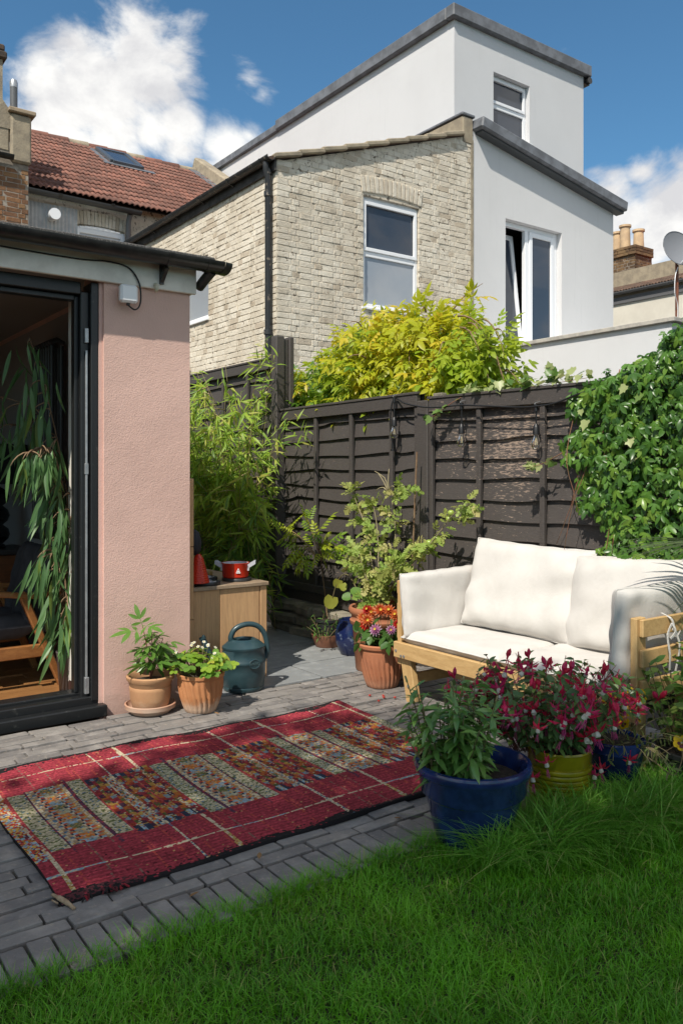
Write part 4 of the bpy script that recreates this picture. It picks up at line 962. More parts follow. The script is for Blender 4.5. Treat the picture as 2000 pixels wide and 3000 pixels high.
# arms: uprights and slats
for ys, ye, sg in ((SY1 - .032, SY1, 1), (SY0, SY0 + .032, -1)):
    b = MB(); b.box(SX0 + .03, SX0 + .10, ys, ye, .02 if sg < 0 else .20, .685, bev=.004); b.build('arm_post', m_pinev, sofa)
    b = MB(); b.box(SX1 - .07, SX1, ys, ye, .0, .66 if sg > 0 else .84, bev=.004); b.build('arm_post', m_pinev, sofa)
    for z in (.345, .475, .605):
        b = MB(); o = (ye + .002, ye + .022) if sg > 0 else (ys - .022, ys - .002)
        b.box(SX0 + .045, SX1 + .01, *o, z, z + .075, bev=.003); b.build('arm_slat', m_pine, sofa)
for (y, z) in ((SY1 - .025, .285), (SY1 - .07, .26), (SY1 - .095, .262)):
    b = MB(); b.tube([(SX0 + .002, y, z), (SX0 - .004, y, z)], .008, 10); b.build('bolt', m_clearflash, sofa)
b = MB(); b.tube([(SX0 + .033, SY1 - .10, .09), (SX0 + .024, SY1 - .10, .09)], .008, 10); b.build('bolt', m_clearflash, sofa)

def pillow(w, h, d, nu=30, nv=26, e=4, pinch=.06, seed=0, wr=.006, flat=1.0):
    """cushion lying in its local x-z plane, thickness along y; returns verts, faces"""
    r = np.random.default_rng(seed); V = []; F = []
    ph = r.uniform(0, 6, 12)
    for side in (1, -1):
        for i in range(nu + 1):
            for j in range(nv + 1):
                u = i / nu * 2 - 1; v = j / nv * 2 - 1
                u = math.copysign(1 - (1 - abs(u)) ** 1.25, u); v = math.copysign(1 - (1 - abs(v)) ** 1.25, v)
                t = max(0, (1 - abs(u) ** e)) ** .55 * max(0, (1 - abs(v) ** e)) ** .55
                fx = 1 - pinch * (1 - v * v) * abs(u) ** 3 * .8; fz = 1 - pinch * (1 - u * u) * abs(v) ** 3 * .8
                wz = wr * (math.sin(5 * u + 3 * v + ph[0]) * math.sin(4 * v - 2 * u + ph[1]) + .6 * math.sin(9 * u * v + ph[2]) + .5 * math.sin(13 * u - 4 * v + ph[3]) * v * v + .5 * math.sin(12 * v + 5 * u + ph[4]) * u * u)
                ed = .0015 * math.sin(17 * (u + v) + ph[5])
                V.append((w / 2 * u * fx, side * (d / 2 * t + wz * min(1, t * 2.5)), h / 2 * v * fz + ed * abs(v)))
    m = (nu + 1) * (nv + 1)
    for s in (0, 1):
        for i in range(nu):
            for j in range(nv):
                a = s * m + i * (nv + 1) + j; q = (a, a + nv + 1, a + nv + 2, a + 1); F.append(q if s else q[::-1])
    return V, F
def cushion(name, label, w, h, d, mat4, seed, e=4, pinch=.06, wr=.006, group='cream sofa cushions', piping=True):
    V, F = pillow(w, h, d, e=e, pinch=pinch, seed=seed, wr=wr)
    o = thing(name, label, 'cushion', tuple(mat4.to_translation()), group)
    b = MB(); b.add([tuple(mat4 @ Vector(p)) for p in V], F); b.build('cover', m_fabric, o, True)
    if piping:
        nu, nv = 30, 26; idx = [i * (nv + 1) for i in range(nu + 1)] + [nu * (nv + 1) + j for j in range(nv + 1)] + [i * (nv + 1) + nv for i in range(nu, -1, -1)] + [j for j in range(nv, -1, -1)]
        b = MB(); b.tube([mat4 @ Vector(V[k]) for k in idx], .0042, 6, caps=False); b.build('piping', m_fabric, o, True)
    return o
T = Matrix.Translation; RX = lambda a: Matrix.Rotation(R(a), 4, 'X'); RY = lambda a: Matrix.Rotation(R(a), 4, 'Y'); RZ = lambda a: Matrix.Rotation(R(a), 4, 'Z')
ymid = (SY0 + SY1) / 2
def box_cushion(name, label, w, h, d, mat4, seed):
    return cushion(name, label, w, h, d, mat4, seed, e=14, pinch=.012, wr=.0035)
box_cushion('seat_cushion', 'flat cream seat cushion at the dahlia end of the sofa', .74, .60, .085, T((3.36, ymid + .375, .362)) @ RZ(90) @ RX(90), 1)
box_cushion('seat_cushion', 'flat cream seat cushion nearest the fuchsia', .74, .60, .085, T((3.36, ymid - .375, .362)) @ RZ(90) @ RX(90), 2)
cushion('back_cushion', 'plump cream back cushion with a pointed corner at the middle of the sofa', .80, .52, .17, T((3.555, 3.125, .655)) @ RZ(96) @ RX(16) @ RY(-2), 3, e=5, pinch=.05, wr=.010)
cushion('back_cushion', 'plump cream back cushion beside the creeper end of the sofa', .80, .50, .18, T((3.565, 2.44, .645)) @ RZ(88) @ RX(15) @ RY(3), 4, e=5, pinch=.05, wr=.010)
box_cushion('arm_cushion', 'upright cream side cushion by the dahlia pot', .60, .36, .085, T((3.345, SY1 - .075, .555)) @ RX(-5) @ RY(-1.5), 5)
box_cushion('arm_cushion', 'upright cream side cushion tied to the slatted arm', .64, .42, .085, T((3.345, SY0 + .085, .595)) @ RX(4), 6)
# tie tapes on the slatted arm
for k, x in enumerate((3.27, 3.49)):
    yt = SY0 - .03; b = MB()
    for path in ([(x, yt + .04, .69), (x, yt - .004, .672), (x + .012, yt - .012, .64), (x + .004, yt - .012, .62)], [(x, yt - .01, .65), (x - .035, yt - .012, .60), (x - .03, yt - .02, .52), (x - .02, yt - .012, .45)], [(x, yt - .01, .65), (x + .03, yt - .014, .60), (x + .045, yt - .02, .54), (x + .025, yt - .012, .44)], [(x, yt - .012, .65), (x + .012, yt - .02, .615), (x - .014, yt - .012, .585)]):
        sp = smooth_line(path, 5); 
        for q in range(len(sp) - 1): b.bar(sp[q], sp[q+1], .011, .0022, (0, -1, 0))
    tag(b.build('tie_tape', m_fabric), ['white tie tape knotted round the sofa arm slats by the front post', 'white tie tape on the sofa arm slats nearer the fence'][k], 'tie tape', 'cushion tie tapes')

# ------------------------------------------------------------------ rug
RGX, RGY, RW, RH = .777, 2.478, 1.935, 1.30
def build_rug():
    nx, ny = 258, 174
    xs = np.linspace(0, RW, nx + 1); ys = np.linspace(0, RH, ny + 1); X, Y = np.meshgrid(xs, ys, indexing='ij')
    r = np.random.default_rng(3)
    z = .010 + .003 * np.sin(X * 5 + 1) * np.sin(Y * 4) + .0025 * np.sin(X * 13 + Y * 3) + .0015 * r.random(X.shape)
    z += .012 * np.exp(-((X - RW) / .06) ** 2) * np.exp(-((Y - RH) / .12) ** 2) + .010 * np.exp(-(Y / .03) ** 2) * np.clip((X - .5) * 1.2, 0, 1)
    xo = RGX + X + .006 * np.sin(Y * 7) + .012 * (Y / RH - .5); yo = RGY + Y + .010 * np.sin(X * 2.7 + .5) * (Y > .6) + .004 * np.sin(X * 11)
    V = np.stack([xo, yo, z], -1).reshape(-1, 3)
    i, j = np.meshgrid(np.arange(nx), np.arange(ny), indexing='ij'); a = (i * (ny + 1) + j).ravel(); Q = np.stack([a, a + ny + 1, a + ny + 2, a + 1], 1)
    # skirt
    n0 = len(V); rim = np.concatenate([np.arange(nx + 1) * (ny + 1), nx * (ny + 1) + np.arange(1, ny + 1), (np.arange(nx - 1, -1, -1)) * (ny + 1) + ny, np.arange(ny - 1, 0, -1)])
    S = V[rim].copy(); S[:, 2] = .0005; V = np.concatenate([V, S]); k = len(rim); kk = np.arange(k); SQ = np.stack([rim, n0 + kk, n0 + (kk + 1) % k, rim[(kk + 1) % k]], 1)
    U = (i.ravel() + .5) / nx * RW; W = (j.ravel() + .5) / ny * RH
    red = np.array((.285, .036, .050)); C = np.tile(red, (len(U), 1)) * (1 + r.normal(0, .20, (len(U), 1)))
    C *= (1 + .12 * np.sin(U * 9 + 2 * np.sin(W * 5)) * np.sin(W * 11))[:, None]; C *= np.where(j.ravel() % 3 == 0, .78, 1.06)[:, None]
    rowv = r.normal(0, .06, ny + 1); C *= (1 + rowv[j.ravel()])[:, None]
    cream = np.array((.52, .43, .29)); black = np.array((.018, .016, .017)); blue = np.array((.07, .14, .21)); orange = np.array((.50, .15, .035)); gold = np.array((.52, .30, .07)); green = np.array((.12, .13, .045)); purple = np.array((.09, .035, .06)); sage = np.array((.34, .33, .22)); navy = np.array((.025, .035, .06)); sky_ = np.array((.24, .33, .37)); brick = np.array((.36, .05, .03))
    def paint(m, c, p=1.0, jit=.15):
        m = m & (r.random(len(U)) < p); C[m] = c * (1 + r.normal(0, jit, (m.sum(), 1)))
    # thin pale weft flecks in the red
    paint((r.random(len(U)) < .03) & ((j.ravel() % 3) == 0), np.array((.42, .22, .10)))
    for u in np.arange(.10, RW, .085):                       # faint warp lines
        paint(np.abs(U - u - .004 * np.sin(W * 5)) < .004, np.array((.38, .06, .05)) if int(u * 100) % 3 else np.array((.20, .10, .08)), .55)
    # patterned band
    seq = [('blocks', .085), ('red', .012), ('lattice', .065), ('dark', .012), ('geo', .15), ('dark', .012), ('lattice', .06), ('red', .010), ('blocks', .075), ('geo', .035), ('white', .010), ('blocks', .065), ('red', .012)]
    u = -.03; k = 0
    lo, hi = .36, .955
    while u < RW:
        kind, w = seq[k % len(seq)]; m0 = (U >= u) & (U < u + w); q = r.uniform(-.02, .02); m = m0 & (W > lo + q) & (W < hi + q); f = (U - u) / max(w, 1e-3); cyc = W / .042
        ci = np.floor(cyc + np.floor(f * 3) * .5).astype(int)
        if kind == 'lattice':
            paint(m, sage if (k // 3) % 2 else np.array((.42, .37, .24))); d = np.abs(((W / .034) % 1) - .5 - (f - .5) * .8); d2 = np.abs(((W / .034) % 1) - .5 + (f - .5) * .8)
            paint(m & ((d < .12) | (d2 < .12)), green, .8); paint(m & (r.random(len(U)) < .14), cream); paint(m & (r.random(len(U)) < .07), blue)
        elif kind == 'geo':
            paint(m, np.array((.33, .22, .13)))
            pick = ((np.floor(W / .015) * 7 + np.floor(f * 12) * 3 + np.floor(W / .06) * 5) % 11)
            for c_, v in ((sky_, 1), (blue, 3), (brick, 5), (gold, 7), (navy, 9), (cream, 2), (orange, 8)): paint(m & (pick == v), c_, .9)
            band = m & (np.abs(f - .5) < .16); p2 = (np.floor(W / .05) % 4); 
            for c_, v in ((orange, 0), (sage, 1), (green, 2), (sky_, 3)): paint(band & (p2 == v) & (r.random(len(U)) < .6), c_)
            for e0 in (.04, .96): paint(m & (np.abs(f - e0) < .07), cream, .5)
        elif kind == 'blocks':
            half = np.floor(f * 4).astype(int); idx = (np.floor((W + half * .016) / .031).astype(int) * 5 + half * 2) % 11
            for c_, v in ((orange, 0), (gold, 1), (brick, 2), (gold, 3), (red, 4), (purple, 5), (green, 6), (orange, 7), (purple, 8), (sky_, 9), (brick, 10)): paint(m & (idx == v), c_ * .72, .85)
            paint(m & (r.random(len(U)) < .05), sage)
            paint(m & ((W < lo + .05 + q) | (W > hi - .045 + q)) & (half % 2 == 0), navy, .9); paint(m & ((W < lo + .06 + q)) & (half == 1), sky_, .7)
        elif kind == 'dark': paint(m0 & (W > .3) & (W < 1.0), purple, .75)
        elif kind == 'white': paint(m0 & (W > .0), cream, .8); paint(m0 & (r.random(len(U)) < .2), blue)
        else: paint(m0 & (W > .2) & (W < 1.1), np.array((.42, .07, .06)), .5)
        u += w; k += 1
    m = (U < .035 + .02 * np.sin(W * 3)) & (W > .3); paint(m, sky_, .45); paint(m, gold, .25); paint(m, brick, .25)
    # long cream lines and cross lines
    for v0 in (.178, 1.145):
        m = np.abs(W - v0 - .004 * np.sin(U * 6)) < .0050; paint(m, cream, .85); paint(m & (np.sin(U * 9 + v0 * 40) > .55), sky_, .7)
    for u0 in (.048, .625, 1.375, 1.895):
        m = np.abs(U - u0 - .006 * np.sin(W * 4)) < .0078; m2 = m & ((W < lo) | (W > hi) | (r.random(len(U)) < .35)); paint(m2, cream * .95, .88); paint(m2 & (np.abs(W - .08) < .09), np.array((.42, .28, .09)), .6)
    # frayed dark edges
    for e in (W, RH - W):
        wid = .022 + .020 * np.clip(np.sin(U * 19) + np.sin(U * 7.3 + 1), 0, 2); paint(e < wid, black, .93); paint((e < .05) & (r.random(len(U)) < .12), black)
    paint((W < .05) & (U < .28), np.array((.10, .03, .035)), .5)
    C = np.clip(C, .004, .9)
    col = np.concatenate([C, np.tile(black, (k * 0 + len(SQ), 1))]); col = np.concatenate([col, np.ones((len(col), 1))], 1)
    t = NT('woven_kilim'); at = t.n('ShaderNodeAttribute', attribute_name='tint'); t.col(at.outputs['Color']); t.rough(.95); t.p.inputs['Specular IOR Level'].default_value = .15
    h = t.math('ADD', t.noise(330, 3, .6, t.pos((1, .6, 1))), t.math('MULTIPLY', t.math('SINE', t.math('MULTIPLY', t.n('ShaderNodeSeparateXYZ').outputs[1], 1.0)), 0.0)); t.bump(h, .6, .004)
    root = thing('kilim_rug', 'worn red patterned woven rug lying on the paving', 'rug', (RGX + RW / 2, RGY + RH / 2, 0))
    me = np_mesh('weave', V, [np.concatenate([Q, SQ])], [t.m], None, True, None, col); link('weave', me, root)
    b = MB()
    for k in range(18):                                   # ragged wool at the near corner
        x = RGX + .05 + abs(r.normal(0, .09)); y = RGY + r.uniform(-.004, .01); b.tube([(x, y, .012), (x + r.uniform(-.01, .01), y - r.uniform(.002, .006), .016 + r.uniform(0, .008)), (x + r.uniform(-.012, .012), y - r.uniform(.003, .010), .006)], .003, 4, k % 3)
    b.build('frayed_wool', [M('red_wool', (.28, .02, .03), rough=1), M('black_wool', (.02, .018, .018), rough=1), M('dark_red_wool', (.12, .02, .025), rough=1)], root)
    b = MB(); b.tube(smooth_line([(RGX - .012, RGY + .075, .012), (RGX - .004, RGY + .035, .016), (RGX + .012, RGY - .012, .012), (RGX + .02, RGY - .035, .005)], 4), [.005] * 4 + [.008] * 4 + [.006] * 5, 6)
    b.tube([(RGX - .02, RGY + .05, .008), (RGX - .012, RGY + .02, .008)], .003, 5); b.build('frayed_binding', M('tan_binding', (.42, .31, .20), (.3, .2, .12), 60, 1), root, True)
build_rug()

# ------------------------------------------------------------------ toy mud kitchen and what stands on it
kt = thing('play_kitchen', 'low weathered timber play kitchen with tall back board', 'play kitchen', (2.46, 4.95, 0))
for x0, x1 in ((2.205, 2.385), (2.388, 2.665)): b = MB(); b.box(x0, x1, 4.55, 4.572, .02, .588, bev=.002); b.build('side_board', m_kitchen, kt)
b = MB(); b.box(2.672, 2.72, 4.548, 4.60, .0, .588, bev=.003); b.build('front_post', m_kitchen, kt)
b = MB(); b.box(2.70, 2.722, 4.602, 5.38, .02, .48, bev=.003); b.build('front_board', m_kitchen, kt); b = MB(); b.box(2.70, 2.722, 4.602, 5.38, .485, .588, bev=.003); b.build('front_board', m_kitchen, kt)
b = MB(); b.box(2.724, 2.73, 4.58, 4.60, .36, .45); b.build('hinge', m_rust, kt)
b = MB(); b.box(2.20, 2.728, 4.535, 5.40, .589, .613, bev=.003); b.build('worktop', m_worktop, kt)
for z0, z1 in ((.0, .42), (.424, .86), (.864, 1.275)): b = MB(); b.box(2.172, 2.198, 4.53, 5.40, z0, z1, bev=.003); b.build('back_board', m_kitchen, kt)
b = MB(); b.box(2.205, 2.33, 5.15, 5.37, .613, .76, bev=.004); tag(b.build('wooden_box', m_kitchen), 'small wooden box at the back of the play kitchen worktop', 'box')
WZ = .6135
for k, (x, y, r_, lb) in enumerate(((2.335, 4.625, .082, 'front black play cooker ring beside the red funnel'), (2.44, 4.84, .07, 'black play cooker ring behind, next to the wooden puck'), (2.335, 4.84, .062, 'small black play cooker ring against the back board'), (2.585, 4.70, .095, 'grey play cooker ring underneath the red pan'))):
    t = thing('cooker_ring', lb, 'cooker ring', (x, y, WZ), 'play cooker rings'); b = MB(); b.lathe([(0, 0), (r_ * .96, 0), (r_, .004), (r_, .016), (r_ * .97, .02), (0, .02)], (x, y, WZ), 32); b.build('disc', m_burner, t, 40)
    for q in (.35, .65):
        b = MB(); b.tube([(x + r_ * q * math.cos(a * .2618), y + r_ * q * math.sin(a * .2618), WZ + .0205) for a in range(2, 23)], .0028, 5); b.build('ring_line', m_greyenamel, t)
pan = thing('red_pan', 'small red enamel toy pan with two grey handles', 'pan', (2.575, 4.70, .634)); PZ = WZ + .0205; pc = (2.575, 4.70, PZ)
b = MB(); b.lathe([(0, 0), (.076, 0), (.084, .008), (.088, .09), (.091, .096), (.086, .097), (.080, .02), (0, .014)], pc, 36); b.build('pan_body', [m_redenamel], pan, 40)
b = MB(); b.lathe([(.0845, .0945), (.0785, .03), (0, .018)], (pc[0], pc[1], PZ + .0005), 36); b.build('pan_lining', m_greyenamel, pan, 40)
vd = np.array((RT[0], RT[1])); 
for s in (-1, 1):
    b = MB(); c = np.array(pc); hd = np.array((RT[0] * s, RT[1] * s, 0)); sd2 = np.array((RT[1], -RT[0], 0)) * -1
    p = [c + hd * .086 + sd2 * q * .03 + np.array((0, 0, .075)) for q in (-1, 1)]; e = [c + hd * .125 + sd2 * q * .026 + np.array((0, 0, .098)) for q in (-1, 1)]
    b.bar(p[0], e[0], .012, .022); b.bar(p[1], e[1], .012, .022); b.bar(e[0], e[1], .012, .022); b.bar(p[0] - np.array((0, 0, .012)), p[1] - np.array((0, 0, .012)), .01, .034); b.build('pan_handle', m_greyenamel, pan)
em = np.array(pc) + np.array((-FW[0], -FW[1], 0)) * .0875 + np.array((RT[0], RT[1], 0)) * .03; nrm = unit(np.array((-FW[0], -FW[1], 0)) * .0875 + np.array((RT[0], RT[1], 0)) * .03); tx = np.array((-nrm[1], nrm[0], 0)); em = np.array(pc) + nrm * .0885 + np.array((0, 0, .048))
b = MB(); tri = [em + tx * x + np.array((0, 0, z)) + nrm * .0012 for x, z in ((-.013, -.012), (.013, -.012), (.0, .017))]
for k in range(3): b.tube([tri[k], tri[(k+1) % 3]], .0022, 6)
b.add([tuple(em + tx * .006 * math.cos(a * .524) + np.array((0, 0, -.003 + .006 * math.sin(a * .524))) + nrm * .002) for a in range(12)], [tuple(range(12))]); b.build('pan_emblem', m_white, pan)
b = MB(); b.lathe([(0, 0), (.05, .0), (.054, .006), (.054, .03), (.05, .036), (0, .036)], (2.50, 4.99, WZ), 24); tag(b.build('wooden_puck', wood_mat('olive_wood', (.26, .17, .05), (.2, .12, .04)), None, 40), 'round olive wooden puck on the play kitchen worktop', 'puck')
fn_ = thing('red_funnel', 'ridged red plastic funnel standing by the back board', 'funnel', (2.275, 4.645, WZ))
b = MB(); pr_ = []
for k in range(12): pr_ += [(.068 - k * .0033, k * .013), (.068 - k * .0033 - .0005, k * .013 + .009), (.064 - k * .0033, k * .013 + .0125)]
b.lathe(pr_ + [(.012, .175), (.0, .176)], (2.262, 4.60, WZ + .021), 28); b.build('cone', m_redenamel, fn_, 30)
b = MB(); b.lathe([(.0, .17), (.024, .172), (.04, .20), (.045, .25), (.03, .31), (.0, .33)], (2.245, 4.62, WZ + .02), 14); b.build('dark_plunger', M('navy_rubber', (.012, .013, .02), rough=.7), fn_, True)

# ------------------------------------------------------------------ watering can
wc = thing('watering_can', 'dark green plastic watering can with arched handle and oval emblem', 'watering can', (2.445, 4.36, 0)); C0 = (2.445, 4.36, 0)
prof = [(0, .0), (.112, .0), (.122, .008), (.126, .028), (.124, .032), (.127, .036), (.134, .12), (.135, .165), (.139, .169), (.139, .183), (.135, .187), (.128, .25), (.132, .254), (.131, .266), (.124, .270), (.10, .292), (.075, .306), (.07, .308), (.068, .303), (.066, .30), (.07, .27)]
b = MB(); b.lathe(prof, C0, 44, sx=1.0, sy=.93); b.build('can_body', m_can, wc, 50)
lx = np.array((.96, -.28, 0)); lx /= np.linalg.norm(lx)                                    # the can's long axis
hp = [np.array(C0) + lx * a + np.array((0, 0, z)) for a, z in ((-.075, .285), (-.078, .325), (-.055, .365), (-.01, .388), (.045, .392), (.095, .372), (.130, .325), (.146, .26), (.147, .215), (.136, .18))]
b = MB(); b.tube(smooth_line(hp, 5), [.017] * 6 + [.0165] * (5 * 9 + 1 - 12) + [.016] * 6, 10); b.build('handle', m_can, wc, True)
sp = [np.array(C0) + np.array((-1, .34, 0)) * a * .94 + np.array((0, 0, z)) for a, z in ((.10, .05), (.15, .11), (.195, .20), (.245, .315), (.252, .33))]
b = MB(); b.tube(smooth_line(sp, 5), [.030] * 5 + [.024] * 5 + [.019] * 5 + [.0165] * 6, 12, caps=False); b.build('spout', m_can, wc, True)
b = MB(); q = [Vector(x) for x in sp]; dd = (q[-1] - q[-2]).normalized(); b.tube([q[-1] - dd * .012, q[-1]], [.021, .021], 12, caps=False); b.tube([q[-1], q[-1] - dd * .03], [.0212, .014], 12, caps=False); b.build('spout_collar', m_can, wc, 50)
ea = math.atan2(-FW[1], -FW[0]) + .62; en = Vector((math.cos(ea), math.sin(ea), 0)); ec = Vector(C0) + Vector((math.cos(ea) * .1375, math.sin(ea) * .1375 * .93, .176)); et = Vector((-en.y, en.x, 0))
b = MB(); b.add([tuple(ec + et * .034 * math.cos(k * .2618) + Vector((0, 0, .026 * math.sin(k * .2618))) + en * .006) for k in range(24)], [tuple(range(24))]); b.tube([ec + et * .034 * math.cos(k * .2618) + Vector((0, 0, .026 * math.sin(k * .2618))) + en * .005 for k in range(25)], .004, 6, caps=False); eo = b.build('emblem', m_can, wc, 50)
fc = bpy.data.curves.new('emblem_text', 'FONT'); fc.body = 'WARD'; fc.size = .024; fc.extrude = .0012; fc.align_x = 'CENTER'; fc.align_y = 'CENTER'; fc.materials.append(M('worn_can_lettering', (.06, .10, .105), None, rough=.4))
mt = Matrix(((et.x, 0, en.x, ec.x + en.x * .0072), (et.y, 0, en.y, ec.y + en.y * .0072), (0, 1, 0, ec.z), (0, 0, 0, 1))); _to = bpy.data.objects.new('lettering_curve', fc); COL.objects.link(_to); bpy.context.view_layer.update()
_me = bpy.data.meshes.new_from_object(_to.evaluated_get(bpy.context.evaluated_depsgraph_get())); bpy.data.objects.remove(_to); link('emblem_text', _me, eo, mw=mt)

# ------------------------------------------------------------------ pots
def soil(parent, c, r, z):
    b = MB(); b.lathe([(r, 0), (r * .6, .008), (0, .012)], (c[0], c[1], z), 20); return b.build('soil', m_soil, parent, True)
def pot(name, label, c, prof, mat, soil_z=None, soil_r=None, n=40, fn=None, group='plant pots'):
    t = thing(name, label, 'pot', (c[0], c[1], 0), group); b = MB(); b.lathe(prof, c, n, fn=fn); b.build('pot_body', mat, t, 55)
    if soil_z: soil(t, c, soil_r, soil_z)
    return t
def swirl(nr, amp, tw):
    def f(r, z, a, i): return r * (1 + amp * (abs(math.sin((a * nr + z * tw) / 2)) - .6) * max(0, min(1, (z - .005) / .03)) * max(0, min(1, (.19 - z) / .04)))
    return f
def dense(prof, k=6):
    o = []
    for (r0, z0), (r1, z1) in zip(prof, prof[1:]):
        for j in range(k): o.append((r0 + (r1 - r0) * j / k, z0 + (z1 - z0) * j / k))
    return o + [prof[-1]]
PP = (1.80, 4.245, .0)
t = pot('peony_saucer', 'chipped terracotta saucer under the peony pot', PP, [(0, 0), (.10, 0), (.108, .008), (.128, .028), (.135, .03), (.138, .052), (.130, .055), (.124, .035), (.1, .02), (0, .018)], terracotta('whitewashed_terracotta', (.42, .16, .075), (.50, .33, .24), .5), group='terracotta saucers'); t['category'] = 'saucer'
pot('peony_pot', 'plain terracotta pot holding the young peony', (PP[0], PP[1], .02), [(0, 0), (.088, 0), (.093, .006), (.108, .06), (.112, .11), (.113, .125), (.109, .13), (.113, .135), (.118, .155), (.128, .165), (.130, .182), (.122, .188), (.113, .183), (.107, .15), (.1, .11)], m_terrap, .17, .105)
SP = (2.035, 4.11, 0)
pot('strawberry_pot', 'swirl ribbed terracotta pot of strawberries between peony pot and watering can', SP, dense([(0, 0), (.080, 0), (.086, .006), (.112, .09), (.122, .16), (.124, .188), (.130, .192), (.132, .210), (.124, .214), (.116, .206), (.113, .16)], 4), m_terra, .19, .112, 132, swirl(24, .12, 34))
DP = (3.175, 3.935, 0)
pot('dahlia_pot', 'tall swirl ribbed terracotta pot of dahlias at the sofa end', DP, dense([(0, 0), (.090, 0), (.096, .006), (.118, .08), (.134, .17), (.139, .225), (.138, .235), (.152, .243), (.156, .262), (.148, .270), (.135, .26), (.13, .2)], 4), m_terrad, .245, .13, 140, swirl(26, .10, 30))
TP = (3.42, 4.28, 0)
pot('tomato_planter', 'large terracotta planter with thick rings behind the dahlias', TP, [(0, 0), (.14, 0), (.15, .01), (.172, .30), (.186, .31), (.19, .335), (.178, .345), (.178, .37), (.192, .38), (.198, .41), (.19, .425), (.175, .42), (.168, .36)], m_terrad, .395, .168)
b = MB(); b.bar((3.44, 4.22, .40), (3.45, 4.18, .475), .10, .012, (0, 0, 1), bev=.004); tag(b.build('terracotta_shard', m_terrad), 'broken terracotta shard poking out of the tomato planter', 'shard')
BP = (3.55, 4.75, 0)
pot('blue_jar', 'small round mottled blue glazed jar half hidden behind the dahlia pot', BP, [(0, 0), (.07, 0), (.08, .008), (.115, .09), (.12, .15), (.105, .21), (.09, .24), (.096, .255), (.088, .258), (.08, .23)], m_blueglazes, .225, .085)
CP = (3.57, 5.08, 0)
pot('copper_bowl', 'shallow copper coloured bowl on the slate', CP, [(0, 0), (.085, 0), (.092, .006), (.122, .085), (.125, .098), (.118, .1), (.085, .02), (0, .015)], m_copper)
pot('black_nursery_pot', 'black plastic nursery pot standing in the copper bowl', (CP[0], CP[1], .02), [(0, 0), (.072, 0), (.095, .17), (.104, .172), (.105, .19), (.098, .192), (.092, .16)], m_darkpot, .19, .09)
LP = (2.116, 2.104, -.012)
pot('blue_lily_pot', 'big cobalt blue glazed pot on the lawn edge', LP, [(0, 0), (.125, 0), (.133, .008), (.158, .12), (.170, .165), (.176, .172), (.188, .185), (.194, .245), (.205, .255), (.211, .272), (.205, .286), (.192, .288), (.182, .27), (.172, .22), (.16, .15)], m_blueglaze, .215, .172, 56)
YP = (2.57, 2.088, -.012)
def yp():
    o = [(0, 0), (.098, 0), (.104, .008)]
    for k in range(9): z = .02 + k * .0195; r_ = .105 + .0018 * k; o += [(r_ + .004, z), (r_ + .006, z + .007), (r_ + .004, z + .014), (r_ - .004, z + .0165), (r_ - .004, z + .0185)]
    return o + [(.121, .20), (.122, .245), (.126, .25), (.122, .257), (.114, .254), (.11, .2)]
pot('lime_fuchsia_pot', 'ribbed olive yellow glazed pot of fuchsia', YP, yp(), m_lime, .215, .112, 48)
VP = (2.875, 2.055, -.012)
pot('blue_pansy_pot', 'dark blue glazed pot of straggly pansies behind the yellow pot', VP, [(0, 0), (.085, 0), (.092, .008), (.112, .19), (.12, .195), (.122, .235), (.115, .24), (.108, .22), (.1, .15)], m_blueglaze, .21, .107)
KP = (3.19, 1.87, -.012)
pot('wide_plastic_pot', 'wide dark plastic pot at the right edge by the slatted arm', KP, [(0, 0), (.12, 0), (.13, .01), (.155, .16), (.168, .163), (.17, .18), (.16, .184), (.152, .16)], m_darkpot, .16, .15)

# ------------------------------------------------------------------ inside the extension
ac = thing('armchair', 'teak framed armchair with charcoal cushions inside the doorway', 'armchair', (1.15, 5.35, 0))
for y in (5.05, 5.62):
    b = MB(); b.bar((1.575, y, .012), (1.33, y, .60), .045, .05, (0, 1, 0), bev=.008); b.build('leg', m_teak, ac)
    b = MB(); b.bar((.80, y, .012), (.90, y, .60), .045, .05, (0, 1, 0), bev=.008); b.build('leg', m_teak, ac)
    pts = smooth_line([(.70, y, .645), (.95, y, .635), (1.2, y, .60), (1.4, y, .575), (1.56, y + .0, .585)], 4); b = MB()
    for k in range(len(pts) - 1): b.bar(pts[k], pts[k+1] + (pts[k+1] - pts[k]) * .15, .06, .032, bev=.006)
    b.build('armrest', m_teak, ac)
    b = MB(); b.bar((.82, y, .245), (1.47, y, .245), .032, .075, bev=.005); b.build('seat_rail', m_teak, ac)
V, F = pillow(.66, .52, .15, e=8, pinch=.02, seed=21, wr=.006); b = MB(); m = T((1.10, 5.335, .385)) @ RX(90); b.add([tuple(m @ Vector(p)) for p in V], F); b.build('seat_cushion', m_chair, ac, True)
V, F = pillow(.52, .50, .14, e=8, pinch=.02, seed=22, wr=.01); b = MB(); m = T((1.46, 5.335, .62)) @ RZ(90) @ RX(14); b.add([tuple(m @ Vector(p)) for p in V], F); b.build('back_cushion', m_chair, ac, True)
b = MB(); b.box(.95, 1.22, 5.58, 5.66, .672, .69); tag(b.build('book', M('teal_book', (.05, .13, .15), rough=.6)), 'thin teal book lying on the far armrest', 'book')
sb = thing('sideboard', 'dark teak sideboard against the interior wall', 'sideboard', (1.2, 6.35, 0))
b = MB(); b.box(.6, 1.70, 6.18, 6.62, .72, .76, bev=.005); b.build('top', m_radiator, sb)
for x0, x1 in ((.62, 1.06), (1.07, 1.40), (1.41, 1.69)): b = MB(); b.box(x0, x1, 6.19, 6.6, .14, .715, bev=.005); b.build('door', wood_mat('dark_teak', (.17, .06, .02), (.11, .04, .015), (3, 3, 9), .4) if x0 < .7 else bpy.data.materials['dark_teak'], sb)
